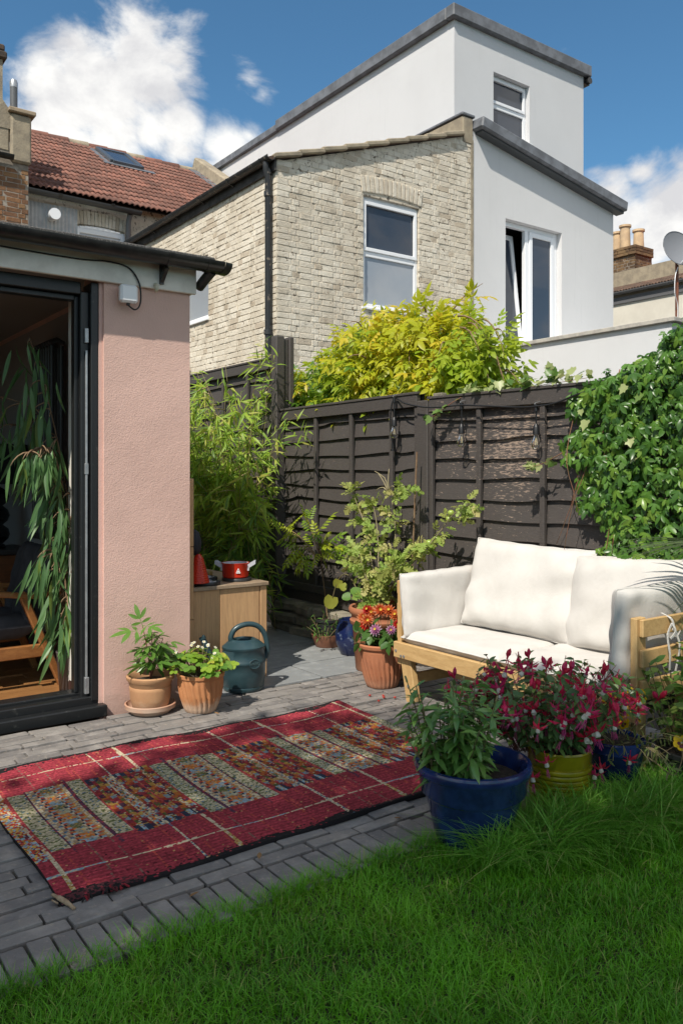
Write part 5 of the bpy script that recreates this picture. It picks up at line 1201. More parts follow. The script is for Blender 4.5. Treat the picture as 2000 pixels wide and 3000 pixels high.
lm = thing('table_lamp', 'black bubble table lamp with wide black shade on the sideboard', 'lamp', (1.50, 6.38, .76))
b = MB(); b.lathe([(0, 0), (.07, 0), (.07, .02), (.05, .03), (.09, .07), (.10, .10), (.09, .14), (.05, .17), (.085, .20), (.10, .24), (.085, .28), (.05, .31), (.085, .34), (.095, .38), (.08, .42), (.03, .45), (.015, .5)], (1.50, 6.38, .76), 28); b.build('lamp_base', m_blackglossy, lm, True)
b = MB(); b.lathe([(.235, .47), (.22, .76)], (1.50, 6.38, .76), 32); b.build('lamp_shade', M('black_shade', (.006, .006, .006), rough=.9), lm, True)
rd = thing('column_radiator', 'tall anthracite column radiator on the interior wall', 'radiator', (1.69, 5.6, .8))
for k in range(8):
    y = 5.35 + k * .055; b = MB(); b.tube([(1.60, y, .90), (1.60, y, 2.13)], .016, 8); b.tube([(1.66, y, .90), (1.66, y, 2.13)], .016, 8); b.tube([(1.585, y, 2.14), (1.63, y, 2.165), (1.675, y, 2.14)], .022, 8); b.tube([(1.585, y, .89), (1.675, y, .89)], .022, 8); b.build('column', m_radiator, rd, 50)
fp = (1.60, 4.86, .015)
pot('ficus_pot', 'dark glazed pot inside the doorway below the hanging leaves', fp, [(0, 0), (.09, 0), (.1, .01), (.115, .22), (.12, .24), (.112, .245), (.105, .2)], M('grey_brown_pot', (.06, .05, .05), (.10, .09, .09), 8, .4), .22, .1)

# ------------------------------------------------------------------ plants
def stems(parent, lines, r0, r1, mat=m_stem, n=5, name='stem'):
    b = MB()
    for ln in lines:
        k = len(ln); b.tube(ln, [r0 + (r1 - r0) * i / max(1, k - 1) for i in range(k)], n)
    return b.build(name, mat, parent, True)
def along(ln, t):
    ln = [np.array(p, float) for p in ln]; f = t * (len(ln) - 1); i = min(int(f), len(ln) - 2); return ln[i] + (ln[i+1] - ln[i]) * (f - i), unit(ln[i+1] - ln[i])
def arc(p0, d, L, droop, k=8, wob=.0):
    """a stem leaving p0 along d, bending down under its weight"""
    p = np.array(p0, float); d = unit(d); o = [p.copy()]; s = L / k
    for i in range(k):
        d = unit(d + np.array((0, 0, -droop / k)) + rng.normal(0, wob, 3)); p = p + d * s; o.append(p.copy())
    return o
SUN = np.array((-AZ[0] * math.cos(ELEV), -AZ[1] * math.cos(ELEV), math.sin(ELEV)))

# --- bamboo in the corner
bb = thing('bamboo', 'tall feathery green bamboo clump in front of the dark fence corner', 'bamboo', (3.45, 6.3, 0))
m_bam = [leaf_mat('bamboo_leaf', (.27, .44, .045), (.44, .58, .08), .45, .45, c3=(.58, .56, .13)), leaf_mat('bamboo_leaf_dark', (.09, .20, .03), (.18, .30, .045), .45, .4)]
m_culm = M('bamboo_culm', (.20, .19, .06), (.28, .2, .1), 10, .5)
tb = [leaf_tpl(.13, 4, .3, .25, .3), leaf_tpl(.12, 4, .3, .08, .3), leaf_tpl(.15, 4, .2, .4, .33)]
culms = []; P = []; Dd = []; S = []
for k in range(64):
    b0 = np.array((3.46 + rv(-.22, .18), 6.42 + rv(-.62, .75), 0)); hgt = rv(1.2, 2.15) * (1.0 if k % 5 else 1.14)
    ln = arc(b0, (rv(-.22, .04), rv(-.20, .16), 1), hgt, rv(.1, .75), 9, .03); culms.append(ln)
    for q in range(23):
        t = rv(.14, 1.0); p, d = along(ln, t); out = unit(np.array((rv(-1, .5), rv(-1, 1), rv(-.2, .5)))); tw = arc(p, out, rv(.08, .28), rv(.3, 1.0), 4, .05)
        if q % 3 == 0: culms.append(tw)
        for e in range(6):
            pp, dd_ = along(tw, rv(.15, 1)); P.append(pp); Dd.append(unit(dd_ * .8 + rng.normal(0, .55, 3) + np.array((-.15, -.1, -.35)))); S.append(rv(.09, .17))
for tipx, tipy, tipz in ((3.52, 5.75, 2.28), (3.5, 5.85, 2.42), (3.5, 7.15, 2.28), (3.40, 6.9, 2.15), (3.55, 5.25, 1.62), (3.55, 5.45, 1.78)):   # long outer sprays
    b0 = np.array((3.5, 6.2, .9)); mid = np.array((3.5, (6.2 + tipy) / 2 + .1, (tipz + .9) / 2 + .18)); ln = smooth_line([b0, mid, np.array((tipx, tipy, tipz))], 6); culms.append(ln)
    for q in range(40):
        p, d = along(ln, rv(.35, 1)); P.append(p + rng.normal(0, .03, 3)); Dd.append(unit(np.array(d) * .4 + rng.normal(0, .7, 3) + np.array((-.1, 0, -.2)))); S.append(rv(.07, .13))
P = np.array(P); Dd = np.array(Dd); S = np.array(S); P[:, 0] = np.minimum(P[:, 0], 3.70 - .3 * np.maximum(0, Dd[:, 0]) * .4)
Nn = unit(rng.normal(0, .5, (len(P), 3)) + SUN * 1.1)
stems(bb, culms, .005, .0015, m_culm, 4, 'culm')
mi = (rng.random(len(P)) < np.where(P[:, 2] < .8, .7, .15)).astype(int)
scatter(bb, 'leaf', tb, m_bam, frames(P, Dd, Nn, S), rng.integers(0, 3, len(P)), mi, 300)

# --- golden jasmine over the fence
jm = thing('golden_jasmine', 'yellow green golden jasmine bush spilling over the fence top', 'bush', (4.5, 5.1, 0))
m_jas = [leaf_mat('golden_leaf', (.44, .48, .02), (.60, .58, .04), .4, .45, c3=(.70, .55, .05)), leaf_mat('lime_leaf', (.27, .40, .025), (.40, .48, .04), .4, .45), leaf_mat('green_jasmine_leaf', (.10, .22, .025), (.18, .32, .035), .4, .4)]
lf = leaf_tpl(.42, 3, .2, .2, .4)
def pinnate(npair, L, ll, term=True, ang=55):
    it = []
    for i in range(npair):
        y = L * (.25 + .6 * i / max(1, npair - 1))
        for s in (-1, 1): it.append((lf, mtx((0, y, -.1 * y * y / L), s * -R(ang), R(-12), ll * (1 - .12 * i / npair))))
    if term: it.append((lf, mtx((0, L * .9, -.09 * L), 0, R(-15), ll * 1.25)))
    tb_ = MB(); tb_.tube([(0, 0, 0), (0, L * .5, -.025 * L), (0, L * .95, -.09 * L)], .006, 3, caps=False)
    it.append(((np.array(tb_.v, float), [np.array(tb_.f)]), Matrix.Identity(4))); return combine(it)
tj = [pinnate(3, .8, .42), pinnate(2, .7, .5), pinnate(3, .9, .36)]
P = []; Dd = []; br = []
lobes = [((4.30, 5.0, 2.12), (.46, .72, .58)), ((4.34, 5.9, 2.02), (.42, .70, .42)), ((4.22, 4.35, 2.12), (.36, .55, .40)), ((4.18, 6.2, 2.0), (.32, .45, .32)), ((4.25, 4.75, 2.38), (.3, .45, .28)), ((4.3, 5.45, 2.35), (.35, .5, .35)), ((4.2, 5.2, 1.85), (.36, 1.2, .22)), ((4.15, 4.15, 1.98), (.28, .3, .34))]
for c, r_ in lobes:
    n = int(1150 * r_[1] * r_[2] * 2.2); v = rdir(n) * (rng.random((n, 1)) ** .35); p = np.array(c) + v * np.array(r_)
    P.append(p); Dd.append(unit(v * np.array((.8, .8, .5)) + rng.normal(0, .45, (n, 3)) + np.array((-.15, -.15, -.35))))
    for k in range(7): e = np.array(c) + rdir(1)[0] * np.array(r_) * .85; br.append(smooth_line([(4.5, 5.15, .3), (4.45, 5.1 + (e[1]-5.1)*.4, 1.5), tuple(e)], 5))
for k in range(34):                                       # loose sprays standing out of the mass
    c, r_ = lobes[rng.integers(0, len(lobes))]; v = unit(rng.normal(0, 1, 3) + np.array((-.2, -.3, .55))); p0 = np.array(c) + v * np.array(r_) * .8
    ln = arc(p0, v + np.array((0, 0, .4)), rv(.16, .34), rv(1.0, 2.2), 7, .05); br.append(ln)
    for q in range(9): p, d = along(ln, rv(.1, 1)); P.append(p[None]); Dd.append(unit(d + rng.normal(0, .6, 3) + np.array((0, 0, -.4)))[None])
for k in range(14):                                       # droop down at the white wall end
    p0 = np.array((4.15 + rv(-.1, .1), 4.12 + rv(-.12, .2), 2.33 + rv(-.2, .1))); ln = arc(p0, (-.1, -.6, .1), rv(.3, .55), rv(2, 3.4), 7, .05); br.append(ln)
    for q in range(11): p, d = along(ln, rv(.1, 1)); P.append(p[None]); Dd.append(unit(d + rng.normal(0, .6, 3) + np.array((0, 0, -.3)))[None])
P = np.concatenate(P); Dd = np.concatenate(Dd); P[:, 2] -= .07; k = (P[:, 2] > 1.55) & (P[:, 1] > 3.93) & (P[:, 2] < 2.72); P, Dd = P[k], Dd[k]; P[:, 0] = np.maximum(P[:, 0], 3.86)
Nn = unit(rng.normal(0, .5, (len(P), 3)) + SUN * .8 + np.array((0, 0, .4)))
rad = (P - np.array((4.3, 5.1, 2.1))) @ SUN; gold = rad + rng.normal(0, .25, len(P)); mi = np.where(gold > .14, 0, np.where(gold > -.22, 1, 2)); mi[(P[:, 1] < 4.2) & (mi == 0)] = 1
stems(jm, br, .008, .002, m_twig, 4, 'branch')
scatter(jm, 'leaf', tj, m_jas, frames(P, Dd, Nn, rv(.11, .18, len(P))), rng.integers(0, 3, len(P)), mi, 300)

# --- Virginia creeper on the fence
vc = thing('creeper', 'glossy green creeper hanging over the fence beside the sofa', 'creeper', (3.7, 1.9, 0))
m_vc = [leaf_mat('creeper_leaf', (.075, .185, .025), (.13, .28, .04), .40, .3, spec=.45), leaf_mat('creeper_leaf_light', (.16, .30, .04), (.23, .37, .06), .3, .35), leaf_mat('creeper_leaf_dark', (.04, .11, .02), (.075, .17, .03), .3, .25)]
lv = leaf_tpl(.42, 4, .25, .22, .55); tv = [combine([(lv, mtx((0, 0, 0), R(a), R(-8 + rr), s)) for a, s, rr in ((0, .62, 0), (52, .52, -6), (-52, .52, -6), (104, .36, -10), (-104, .36, -10))]), combine([(lv, mtx((0, 0, 0), R(a), R(-14), s)) for a, s in ((0, .66), (58, .5), (-58, .5))])]
P = []; Dd = []; N2 = []
n = 4600; y = rv(1.25, 3.0, n); z = rv(.60, 2.05, n)
lim = np.interp(z, [.6, .92, 1.1, 1.3, 1.5, 1.7, 1.8, 1.9, 2.05], [2.60, 2.66, 2.78, 2.90, 2.94, 2.90, 2.82, 2.42, 2.15]) + .05 * np.sin(z * 23) + .03 * np.sin(z * 51); keep = y < lim; y, z = y[keep], z[keep]
bul = .03 + .11 * rng.random(len(y)) * np.clip((lim[keep] - y) * 4, .25, 1) + .10 * np.clip((2.6 - y), 0, 1) * np.clip(z - 1.2, 0, 1)
P.append(np.stack([3.72 - bul, y, z], 1)); m_ = len(y); Dd.append(unit(np.stack([-.35 + rng.normal(0, .25, m_), rng.normal(-.05, .5, m_), -.85 + rng.normal(0, .25, m_)], 1))); N2.append(unit(np.stack([-.9 + rng.normal(0, .3, m_), -.25 + rng.normal(0, .35, m_), .45 + rng.normal(0, .35, m_)], 1)))
n = 620; y = rv(1.2, 2.75, n); top_ = np.interp(y, [1.2, 2.1, 2.35, 2.6, 2.75], [2.25, 2.12, 1.98, 1.87, 1.83]); z = top_ - rng.random(n) * .2; x = 3.74 + rv(-.14, .22, n)
P.append(np.stack([x, y, z], 1)); Dd.append(unit(np.stack([rng.normal(-.3, .5, n), rng.normal(0, .5, n), rng.normal(-.4, .3, n)], 1))); N2.append(unit(np.stack([rng.normal(-.3, .3, n), rng.normal(-.2, .3, n), rng.normal(1, .2, n)], 1)))
P = np.concatenate(P); Dd = np.concatenate(Dd); N2 = np.concatenate(N2)
br = []
for k in range(34):
    y0 = rv(1.4, 2.9); br.append(arc((3.70, y0, min(1.85, 1.4 + rv(0, .5))), (-.12, rv(-.3, .4), -1), rv(.3, .9), .1, 8, .08))
br = [[np.array((min(max(p[0], 3.60), 3.715), p[1], max(p[2], .55))) for p in l] for l in br]
stems(vc, br, .003, .0015, M('reddish_vine', (.24, .09, .05), (.16, .09, .04), 12, .7), 4, 'vine')
scatter(vc, 'leaf', tv, m_vc, frames(P, Dd, N2, rv(.052, .105, len(P))), rng.integers(0, 2, len(P)), rng.choice(3, len(P), p=[.52, .16, .32]), 300)

# --- ivy trailing along the top of the fence and through the creeper
iv = thing('variegated_ivy', 'pale variegated ivy sprigs trailing along the fence top', 'ivy', (3.75, 3.2, 1.8))
ivo = outline_tpl([(0, 0), (.28, -.08), (.5, .12), (.36, .36), (.44, .58), (.22, .62), (0, 1.0), (-.22, .62), (-.44, .58), (-.36, .36), (-.5, .12), (-.28, -.08)])
m_iv = [leaf_mat('ivy_cream', (.45, .48, .22), (.33, .40, .15), .4, .3), leaf_mat('ivy_green', (.10, .2, .04), (.2, .3, .08), .35, .3)]
P = []; Dd = []; N2 = []; ln = smooth_line([(3.76, 3.95, 1.76), (3.74, 3.7, 1.815), (3.75, 3.4, 1.815), (3.74, 3.1, 1.82), (3.74, 2.85, 1.83)], 6); sprs = [ln]
for k in range(85): p, d = along(ln, rv(.12, 1)); P.append(p + np.array((rv(-.05, .05), rv(-.03, .03), rv(.0, .05)))); Dd.append(unit(rng.normal(0, .6, 3) + np.array((-.4, 0, -.1)))); N2.append(unit(rng.normal(0, .4, 3) + np.array((-.4, 0, .8))))
for e in ([(3.74, 3.75, 1.82), (3.68, 3.85, 1.76), (3.66, 3.98, 1.69), (3.655, 4.06, 1.665)], [(3.66, 2.95, 1.42), (3.62, 3.06, 1.36), (3.60, 3.13, 1.345)], [(3.74, 3.05, 1.83), (3.72, 3.08, 1.90)]):
    l2 = smooth_line(e, 5); sprs.append(l2)
    for k in range(10): p, d = along(l2, rv(.2, 1)); P.append(p + rng.normal(0, .012, 3)); Dd.append(unit(np.array(d) * .4 + rng.normal(0, .6, 3) + np.array((-.2, 0, -.3)))); N2.append(unit(rng.normal(0, .4, 3) + np.array((-.7, -.2, .5))))
for k in range(14): P.append(np.array((3.61 + rv(-.06, .05), rv(1.9, 2.85), rv(1.25, 1.8)))); Dd.append(unit(np.array((-.3, rv(-.5, .5), -.7)))); N2.append(unit(np.array((-.9, rv(-.4, .2), .4))))
P = np.array(P); stems(iv, sprs, .0028, .0015, MATS['reddish_vine'], 4, 'runner'); scatter(iv, 'leaf', [ivo], m_iv, frames(P, np.array(Dd), np.array(N2), rv(.035, .07, len(P))), np.zeros(len(P), int), (rng.random(len(P)) < .4).astype(int), 300)

# --- tomato
tm = thing('tomato_plant', 'straggly tomato plant with green fruit against the dark fence', 'tomato plant', (TP[0], TP[1], .4))
def lobed(nl, seed):
    r = np.random.default_rng(seed); pts = [(0, 0)]
    for s in (1, -1):
        seg = []
        for i in range(nl):
            y = .12 + .7 * i / nl; w = .30 * math.sin(math.pi * (.18 + .75 * i / nl)); seg += [(s * w * .45, y), (s * w * (1.05 + r.uniform(-.1, .2)), y + .10)]
        pts += seg if s > 0 else []
        if s > 0: pts.append((0, 1.0)); right = seg
        else: pts += [(-x, y) for x, y in reversed(right)]
    return outline_tpl(pts)
lt = lobed(4, 1); m_tom = [leaf_mat('tomato_leaf', (.34, .40, .09), (.50, .52, .16), .6, .4, c3=(.56, .50, .2)), leaf_mat('tomato_leaf_green', (.26, .40, .07), (.38, .48, .11), .55, .4)]
tt = [combine([(lt, mtx((0, .55, -.05), 0, R(-15), .5)), (lt, mtx((0, .45, 0), R(55), R(-15), .38)), (lt, mtx((0, .45, 0), R(-55), R(-15), .38)), (lt, mtx((0, .22, 0), R(65), R(-15), .3)), (lt, mtx((0, .22, 0), R(-65), R(-15), .3)), ((np.array([(-.01, 0, 0), (.01, 0, 0), (.006, .6, -.04), (-.006, .6, -.04)]), [np.array([(0, 1, 2, 3)])]), Matrix.Identity(4))]), combine([(lt, mtx((0, .2, 0), 0, R(-25), .8)), (lt, mtx((0, .2, 0), R(70), R(-20), .45))])]
base = np.array((TP[0], TP[1], .40)); L_ = []; P = []; Dd = []
for e in ([(0, 0, 0), (.03, .10, .25), (.08, .22, .50), (.10, .36, .68), (.08, .40, .80)], [(0, 0, 0), (.05, .06, .3), (.10, .14, .55), (.10, .20, .74)], [(0, 0, 0), (.08, -.06, .3), (.13, -.02, .55), (.14, .02, .74), (.12, -.08, .82), (.10, -.18, .80)], [(0, 0, 0), (.05, -.12, .2), (.10, -.28, .36), (.12, -.45, .52), (.10, -.62, .66), (.08, -.78, .72)], [(0, 0, 0), (.02, -.1, .25), (.04, -.28, .42), (.05, -.42, .46)], [(0, 0, 0), (-.05, .06, .2), (-.08, .12, .38)], [(0, 0, 0), (-.04, -.12, .2), (-.06, -.25, .32)], [(0, 0, 0), (.0, .15, .2), (.02, .28, .35), (.04, .36, .42)]):
    ln = smooth_line([base + np.array(p) for p in e], 5); L_.append(ln)
    for q in range(46): t = rng.random() ** .8; p, d = along(ln, t); P.append(p + rng.normal(0, .02, 3)); Dd.append(unit(rng.normal(0, .6, 3) + np.array(d) * .3 + np.array((-.2, 0, -.25))))
for k in range(5):
    ln = arc(base + np.array((.1, .02, .78)), (rv(-.3, .1), rv(-.5, .6), .6), rv(.1, .2), 1.5, 5, .1); L_.append(ln)
P = np.array(P); P[:, 0] = np.minimum(P[:, 0], 3.68); Nn = unit(rng.normal(0, .5, (len(P), 3)) + SUN)
stems(tm, [[np.array((min(p[0], 3.70), p[1], p[2])) for p in l] for l in L_], .006, .0025, M('tomato_stem', (.24, .21, .11), (.3, .25, .15), 20, .8), 5)
scatter(tm, 'leaf', tt, m_tom, frames(P, np.array(Dd), Nn, rv(.07, .135, len(P))), rng.integers(0, 2, len(P)), rng.integers(0, 2, len(P)), 300)
m_fruit = M('green_tomato', (.22, .33, .05), (.32, .40, .08), 6, .25)
for (x, y, z, r_) in ((3.55, 3.92, .86, .026), (3.57, 3.87, .885, .028), (3.56, 3.83, .875, .022), (3.56, 3.73, 1.06, .022), (3.5, 4.27, .73, .028), (3.57, 3.76, 1.02, .02), (3.48, 4.05, .7, .022)):
    b = MB(); b.lathe([(0, -r_ * .9), (r_ * .6, -r_ * .8), (r_, -.1 * r_), (r_ * .85, r_ * .55), (r_ * .4, r_ * .85), (0, r_ * .8)], (x, y, z), 14); b.build('fruit', m_fruit, tm, True)
b = MB(); b.tube([(3.60, 4.16, .4), (3.63, 4.13, 1.45)], .006, 5); b.build('support_cane', m_twig, tm)

# --- squash leaves in the planter
sq = thing('squash_seedling', 'young squash seedling with yellowed drooping leaf in the tomato planter', 'plant', (3.36, 4.38, .4))
m_sq = [leaf_mat('squash_leaf', (.12, .25, .04), (.17, .32, .06), .5, .4), leaf_mat('yellow_squash_leaf', (.40, .40, .06), (.3, .34, .05), .6, .4)]
rl = outline_tpl([(0, 0), (.35, -.08), (.5, .2), (.46, .5), (.3, .8), (0, .92), (-.3, .8), (-.46, .5), (-.5, .2), (-.35, -.08)])
pl = [((3.33, 4.33, .49), (-.4, -.5, .1), .075, 0), ((3.36, 4.40, .49), (-.3, .3, .2), .08, 0), ((3.40, 4.28, .52), (-.2, -.8, .1), .07, 0), ((3.33, 4.47, .47), (-.5, .5, -.1), .065, 0), ((3.33, 4.60, .57), (-.1, .5, -1), .07, 1), ((3.31, 4.65, .45), (-.2, .3, -1), .10, 1), ((3.32, 4.55, .55), (-.1, -.5, -1), .06, 1)]
stems(sq, [smooth_line([(3.37, 4.36, .4), (3.35, 4.5, .6), (3.33, 4.6, .58), (3.31, 4.65, .44)], 5)] + [[(3.37, 4.36, .4), p[0]] for p in pl[:4]], .005, .003, m_stem)
for p, d, s, m_ in pl:
    fm = frames([p], [d], [SUN + np.array((.1, -.9, .2))], [s]); link('leaf', np_mesh('leaf', *rl, [m_sq[m_]], None, True), sq, mw=Matrix(fm[0].tolist()))

# --- wisteria sapling
ws = thing('wisteria_sapling', 'young wisteria with lime leaves growing from the black nursery pot', 'sapling', (CP[0], CP[1], .2))
m_ws = [leaf_mat('wisteria_leaf', (.36, .48, .03), (.52, .58, .05), .4, .5), leaf_mat('wisteria_leaf_green', (.2, .36, .03), (.32, .44, .05), .4, .45)]
tw_ = [pinnate(5, 1.0, .26, ang=62), pinnate(4, .9, .3, ang=58)]
tk = smooth_line([(3.57, 5.08, .2), (3.57, 5.12, .42), (3.56, 5.15, .62), (3.53, 5.11, .72)], 5); P = []; Dd = []
ends = [(3.50, 5.52, .84), (3.52, 5.62, .88), (3.50, 5.25, .96), (3.46, 4.93, .82), (3.5, 4.88, .78), (3.44, 5.3, .74), (3.48, 5.08, .88), (3.5, 5.38, .70), (3.45, 5.15, .66), (3.46, 5.0, .72)]; br = [tk]
for e in ends:
    l2 = smooth_line([(3.55, 5.13, .64), ((3.55 + e[0]) / 2 - .02, (5.13 + e[1]) / 2, (.64 + e[2]) / 2 + .05), e], 4); br.append(l2)
    for q in range(5): p, d = along(l2, rv(.35, 1)); P.append(p); Dd.append(unit(np.array(d) * .7 + rng.normal(0, .45, 3) + np.array((-.15, 0, -.1))))
P = np.array(P); stems(ws, br, .005, .002, m_twig); scatter(ws, 'leaf', tw_, m_ws, frames(P, np.array(Dd), unit(rng.normal(0, .35, (len(P), 3)) + SUN), rv(.12, .2, len(P))), rng.integers(0, 2, len(P)), (rng.random(len(P)) < .4).astype(int), 300)

# --- generic leafy clump
def clump(name, label, cat, c, nst, hgt, spread, leaf, mats, size, per, droop=.4, smat=m_stem, r0=.003, p_m=None, start=.15, up=1.0, spin=True, loc=None):
    t = thing(name, label, cat, loc or c); L_ = []; P = []; Dd = []
    for k in range(nst):
        a = rv(0, 2 * math.pi); q = math.sqrt(rng.random()) * spread[0]; p0 = np.array(c) + np.array((math.cos(a) * q, math.sin(a) * q, 0)); o = np.array((math.cos(a), math.sin(a), 0)) * spread[1] * (q / max(spread[0], 1e-3)) + np.array((0, 0, up)) + rng.normal(0, .08, 3)
        ln = arc(p0, o, hgt * rv(.7, 1.1), droop, 7, .04); L_.append(ln)
        for e in range(per):
            tt_ = start + (1 - start) * (e + .5) / per; p, d = along(ln, tt_); ang = e * 2.4 + k; side = unit(np.cross(d, (math.cos(ang), math.sin(ang), .1))); P.append(p); Dd.append(unit(side + d * .35 + np.array((0, 0, -.15)) + rng.normal(0, .15, 3)))
    P = np.array(P); Dd = np.array(Dd); stems(t, L_, r0, r0 * .5, smat, 5)
    scatter(t, 'leaf', leaf, mats, frames(P, Dd, unit(np.array((0, 0, 1.0)) + rng.normal(0, .35, (len(P), 3))), rv(size[0], size[1], len(P))), rng.integers(0, len(leaf), len(P)), rng.choice(len(mats), len(P), p=p_m), 300); return t, L_
m_grn = [leaf_mat('fresh_leaf', (.07, .18, .03), (.13, .26, .05), .4, .35)]
clump('willowherb', 'small willowherb weed in front of the black nursery pot', 'weed', (3.46, 4.98, .08), 9, .24, (.05, .7), [leaf_tpl(.22, 3, .2, .2, .4)], m_grn, (.03, .055), 11, .8)
# --- peony
m_peo = [leaf_mat('peony_leaf', (.08, .19, .03), (.15, .30, .05), .32, .3, spec=.5)]
po, pl_ = None, None
po = thing('peony', 'young peony with dark green divided leaves in the plain pot', 'peony', (PP[0], PP[1], .18))
lp = leaf_tpl(.30, 4, .2, .18, .5); tpn = [combine([(lp, mtx((0, .35, 0), R(a), R(-6), s)) for a, s in ((0, .62), (48, .5), (-48, .5))] + [(lp, mtx((0, .2, 0), R(a), R(-6), .42)) for a in (85, -85)] + [((np.array([(-.012, 0, 0), (.012, 0, 0), (.008, .36, 0), (-.008, .36, 0)]), [np.array([(0, 1, 2, 3)])]), Matrix.Identity(4))])]
P = []; Dd = []; L_ = []
for e in ((-.05, -.01, .30), (.0, -.02, .26), (.06, -.03, .22), (-.03, -.05, .17), (.03, .02, .2)):
    ln = smooth_line([(PP[0], PP[1], .18), (PP[0] + e[0] * .4, PP[1] + e[1], .18 + e[2] * .5), (PP[0] + e[0], PP[1] + e[1], .18 + e[2])], 5); L_.append(ln)
    for q in range(6): p, d = along(ln, .35 + .65 * q / 5); a = q * 2.4 + e[2] * 40; P.append(p); Dd.append(unit(np.array((math.cos(a), math.sin(a) - .2, .18 - .04 * q))))
P.append(np.array((1.752, 4.23, .47))); Dd.append(np.array((-.3, .1, .9)))
stems(po, L_, .004, .002, M('red_stem', (.22, .08, .05), rough=.6)); scatter(po, 'leaf', tpn, m_peo, frames(np.array(P), np.array(Dd), unit(rng.normal(0, .25, (len(P), 3)) + np.array((-.2, -.3, 1))), rv(.13, .19, len(P))), np.zeros(len(P), int), np.zeros(len(P), int), 300)
# --- strawberry
m_str = [leaf_mat('strawberry_leaf', (.22, .38, .035), (.36, .50, .06), .45, .4, c3=(.55, .52, .08)), leaf_mat('strawberry_leaf_deep', (.11, .25, .035), (.2, .35, .05), .45, .35)]
ov = outline_tpl([(0, 0), (.22, .12), (.36, .35), (.40, .6), (.28, .85), (0, 1), (-.28, .85), (-.40, .6), (-.36, .35), (-.22, .12)]); tst = [combine([(ov, mtx((0, 0, 0), 0, R(-10), .6)), (ov, mtx((0, 0, 0), R(75), R(-10), .55)), (ov, mtx((0, 0, 0), R(-75), R(-10), .55))])]
st = thing('strawberry_plant', 'bright green strawberry plant with tiny white flowers', 'strawberry plant', (SP[0], SP[1], .2)); P = []; Dd = []; L_ = []; tips = []
for k in range(95):
    a = rv(0, 6.28); q = math.sqrt(rng.random()) * .17; z = .235 + .085 * (1 - (q / .18) ** 2) + rv(-.02, .02); p = np.array((SP[0] + q * math.cos(a), SP[1] + q * math.sin(a), z)); P.append(p); Dd.append(unit(np.array((math.cos(a), math.sin(a), rv(-.5, .2))))); L_.append([(SP[0] + q * .4 * math.cos(a), SP[1] + q * .4 * math.sin(a), .19), p])
stems(st, L_, .0016, .0012, m_stem, 4); scatter(st, 'leaf', tst, m_str, frames(np.array(P), np.array(Dd), unit(rng.normal(0, .3, (len(P), 3)) + np.array((-.2, -.3, 1))), rv(.045, .085, len(P))), np.zeros(len(P), int), (rng.random(len(P)) < .35).astype(int), 300)
def petals(mb, c, nrm_, n, r, w, cup, mi, twist=0, seed=0):
    nrm_ = Vector(nrm_).normalized(); x = nrm_.orthogonal().normalized(); y = nrm_.cross(x)
    for k in range(n):
        a = 2 * math.pi * k / n + twist; d = x * math.cos(a) + y * math.sin(a); s = nrm_.cross(d); c = Vector(c)
        p = [c, c + d * r * .5 + s * w + nrm_ * cup * r * .4, c + d * r + nrm_ * cup * r, c + d * r * .5 - s * w + nrm_ * cup * r * .4]; mb.add(p, [(0, 1, 2, 3)], mi)
fm_ = MB(); petals(fm_, (0, 0, 0), (0, 0, 1), 5, .011, .006, .15, 0); petals(fm_, (0, 0, .001), (0, 0, 1), 6, .004, .002, .3, 1)
m_yel = M('yellow_anther', (.55, .42, .05), rough=.7); m_wpet = leaf_mat('white_petal', (.78, .78, .70), (.72, .72, .6), .6, .3)
fo = fm_.build('flower', [m_wpet, m_yel], st); fd = fo.data; bpy.data.objects.remove(fo)
spots = [(-.13, .03, .34), (-.125, .045, .335), (-.05, .0, .375), (-.03, -.03, .36), (.0, -.02, .35), (.02, .0, .375), (.035, -.02, .355), (.06, .03, .35), (.08, -.02, .34), (-.01, .06, .365), (.05, -.07, .32), (.03, -.09, .30), (-.045, .02, .36), (-.14, .02, .33)]; L_ = []
for s in spots:
    p = Vector((SP[0] + s[0], SP[1] + s[1], s[2])); m = T(p) @ Vector((rv(-.5, .3), rv(-.9, -.2), .8)).to_track_quat('Z', 'Y').to_matrix().to_4x4(); link('flower', fd, st, mw=m); L_.append([(SP[0] + s[0] * .5, SP[1] + s[1] * .5, .24), p])
stems(st, L_, .0015, .001, m_stem, 4, 'flower_stalk')
# --- dahlias
m_dl = [leaf_mat('dahlia_leaf', (.06, .15, .03), (.11, .22, .05), .45, .35)]
dh, _ = clump('dahlia_plant', 'bushy dahlias with orange red and pink flowers at the sofa end', 'dahlias', (DP[0], DP[1], .24), 16, .17, (.08, 1.1), [outline_tpl([(0, 0), (.2, .1), (.33, .35), (.28, .65), (0, 1), (-.28, .65), (-.33, .35), (-.2, .1)])], m_dl, (.05, .085), 7, .9)
def dahlia(name, col, col2, r, open_=True):
    b = MB()
    for i, (rr, cup, n) in enumerate(((1, .15, 12), (.85, .45, 11), (.62, .9, 9), (.4, 1.6, 7))): petals(b, (0, 0, i * r * .12), (0, 0, 1), n, r * rr, r * .15, cup, 1 if i < 1 else 0, i * .3)
    petals(b, (0, 0, r * .5), (0, 0, 1), 6, r * .22, r * .08, 1, 2)
    o = b.build(name, [col, col2, m_yel], dh); d = o.data; bpy.data.objects.remove(o); return d
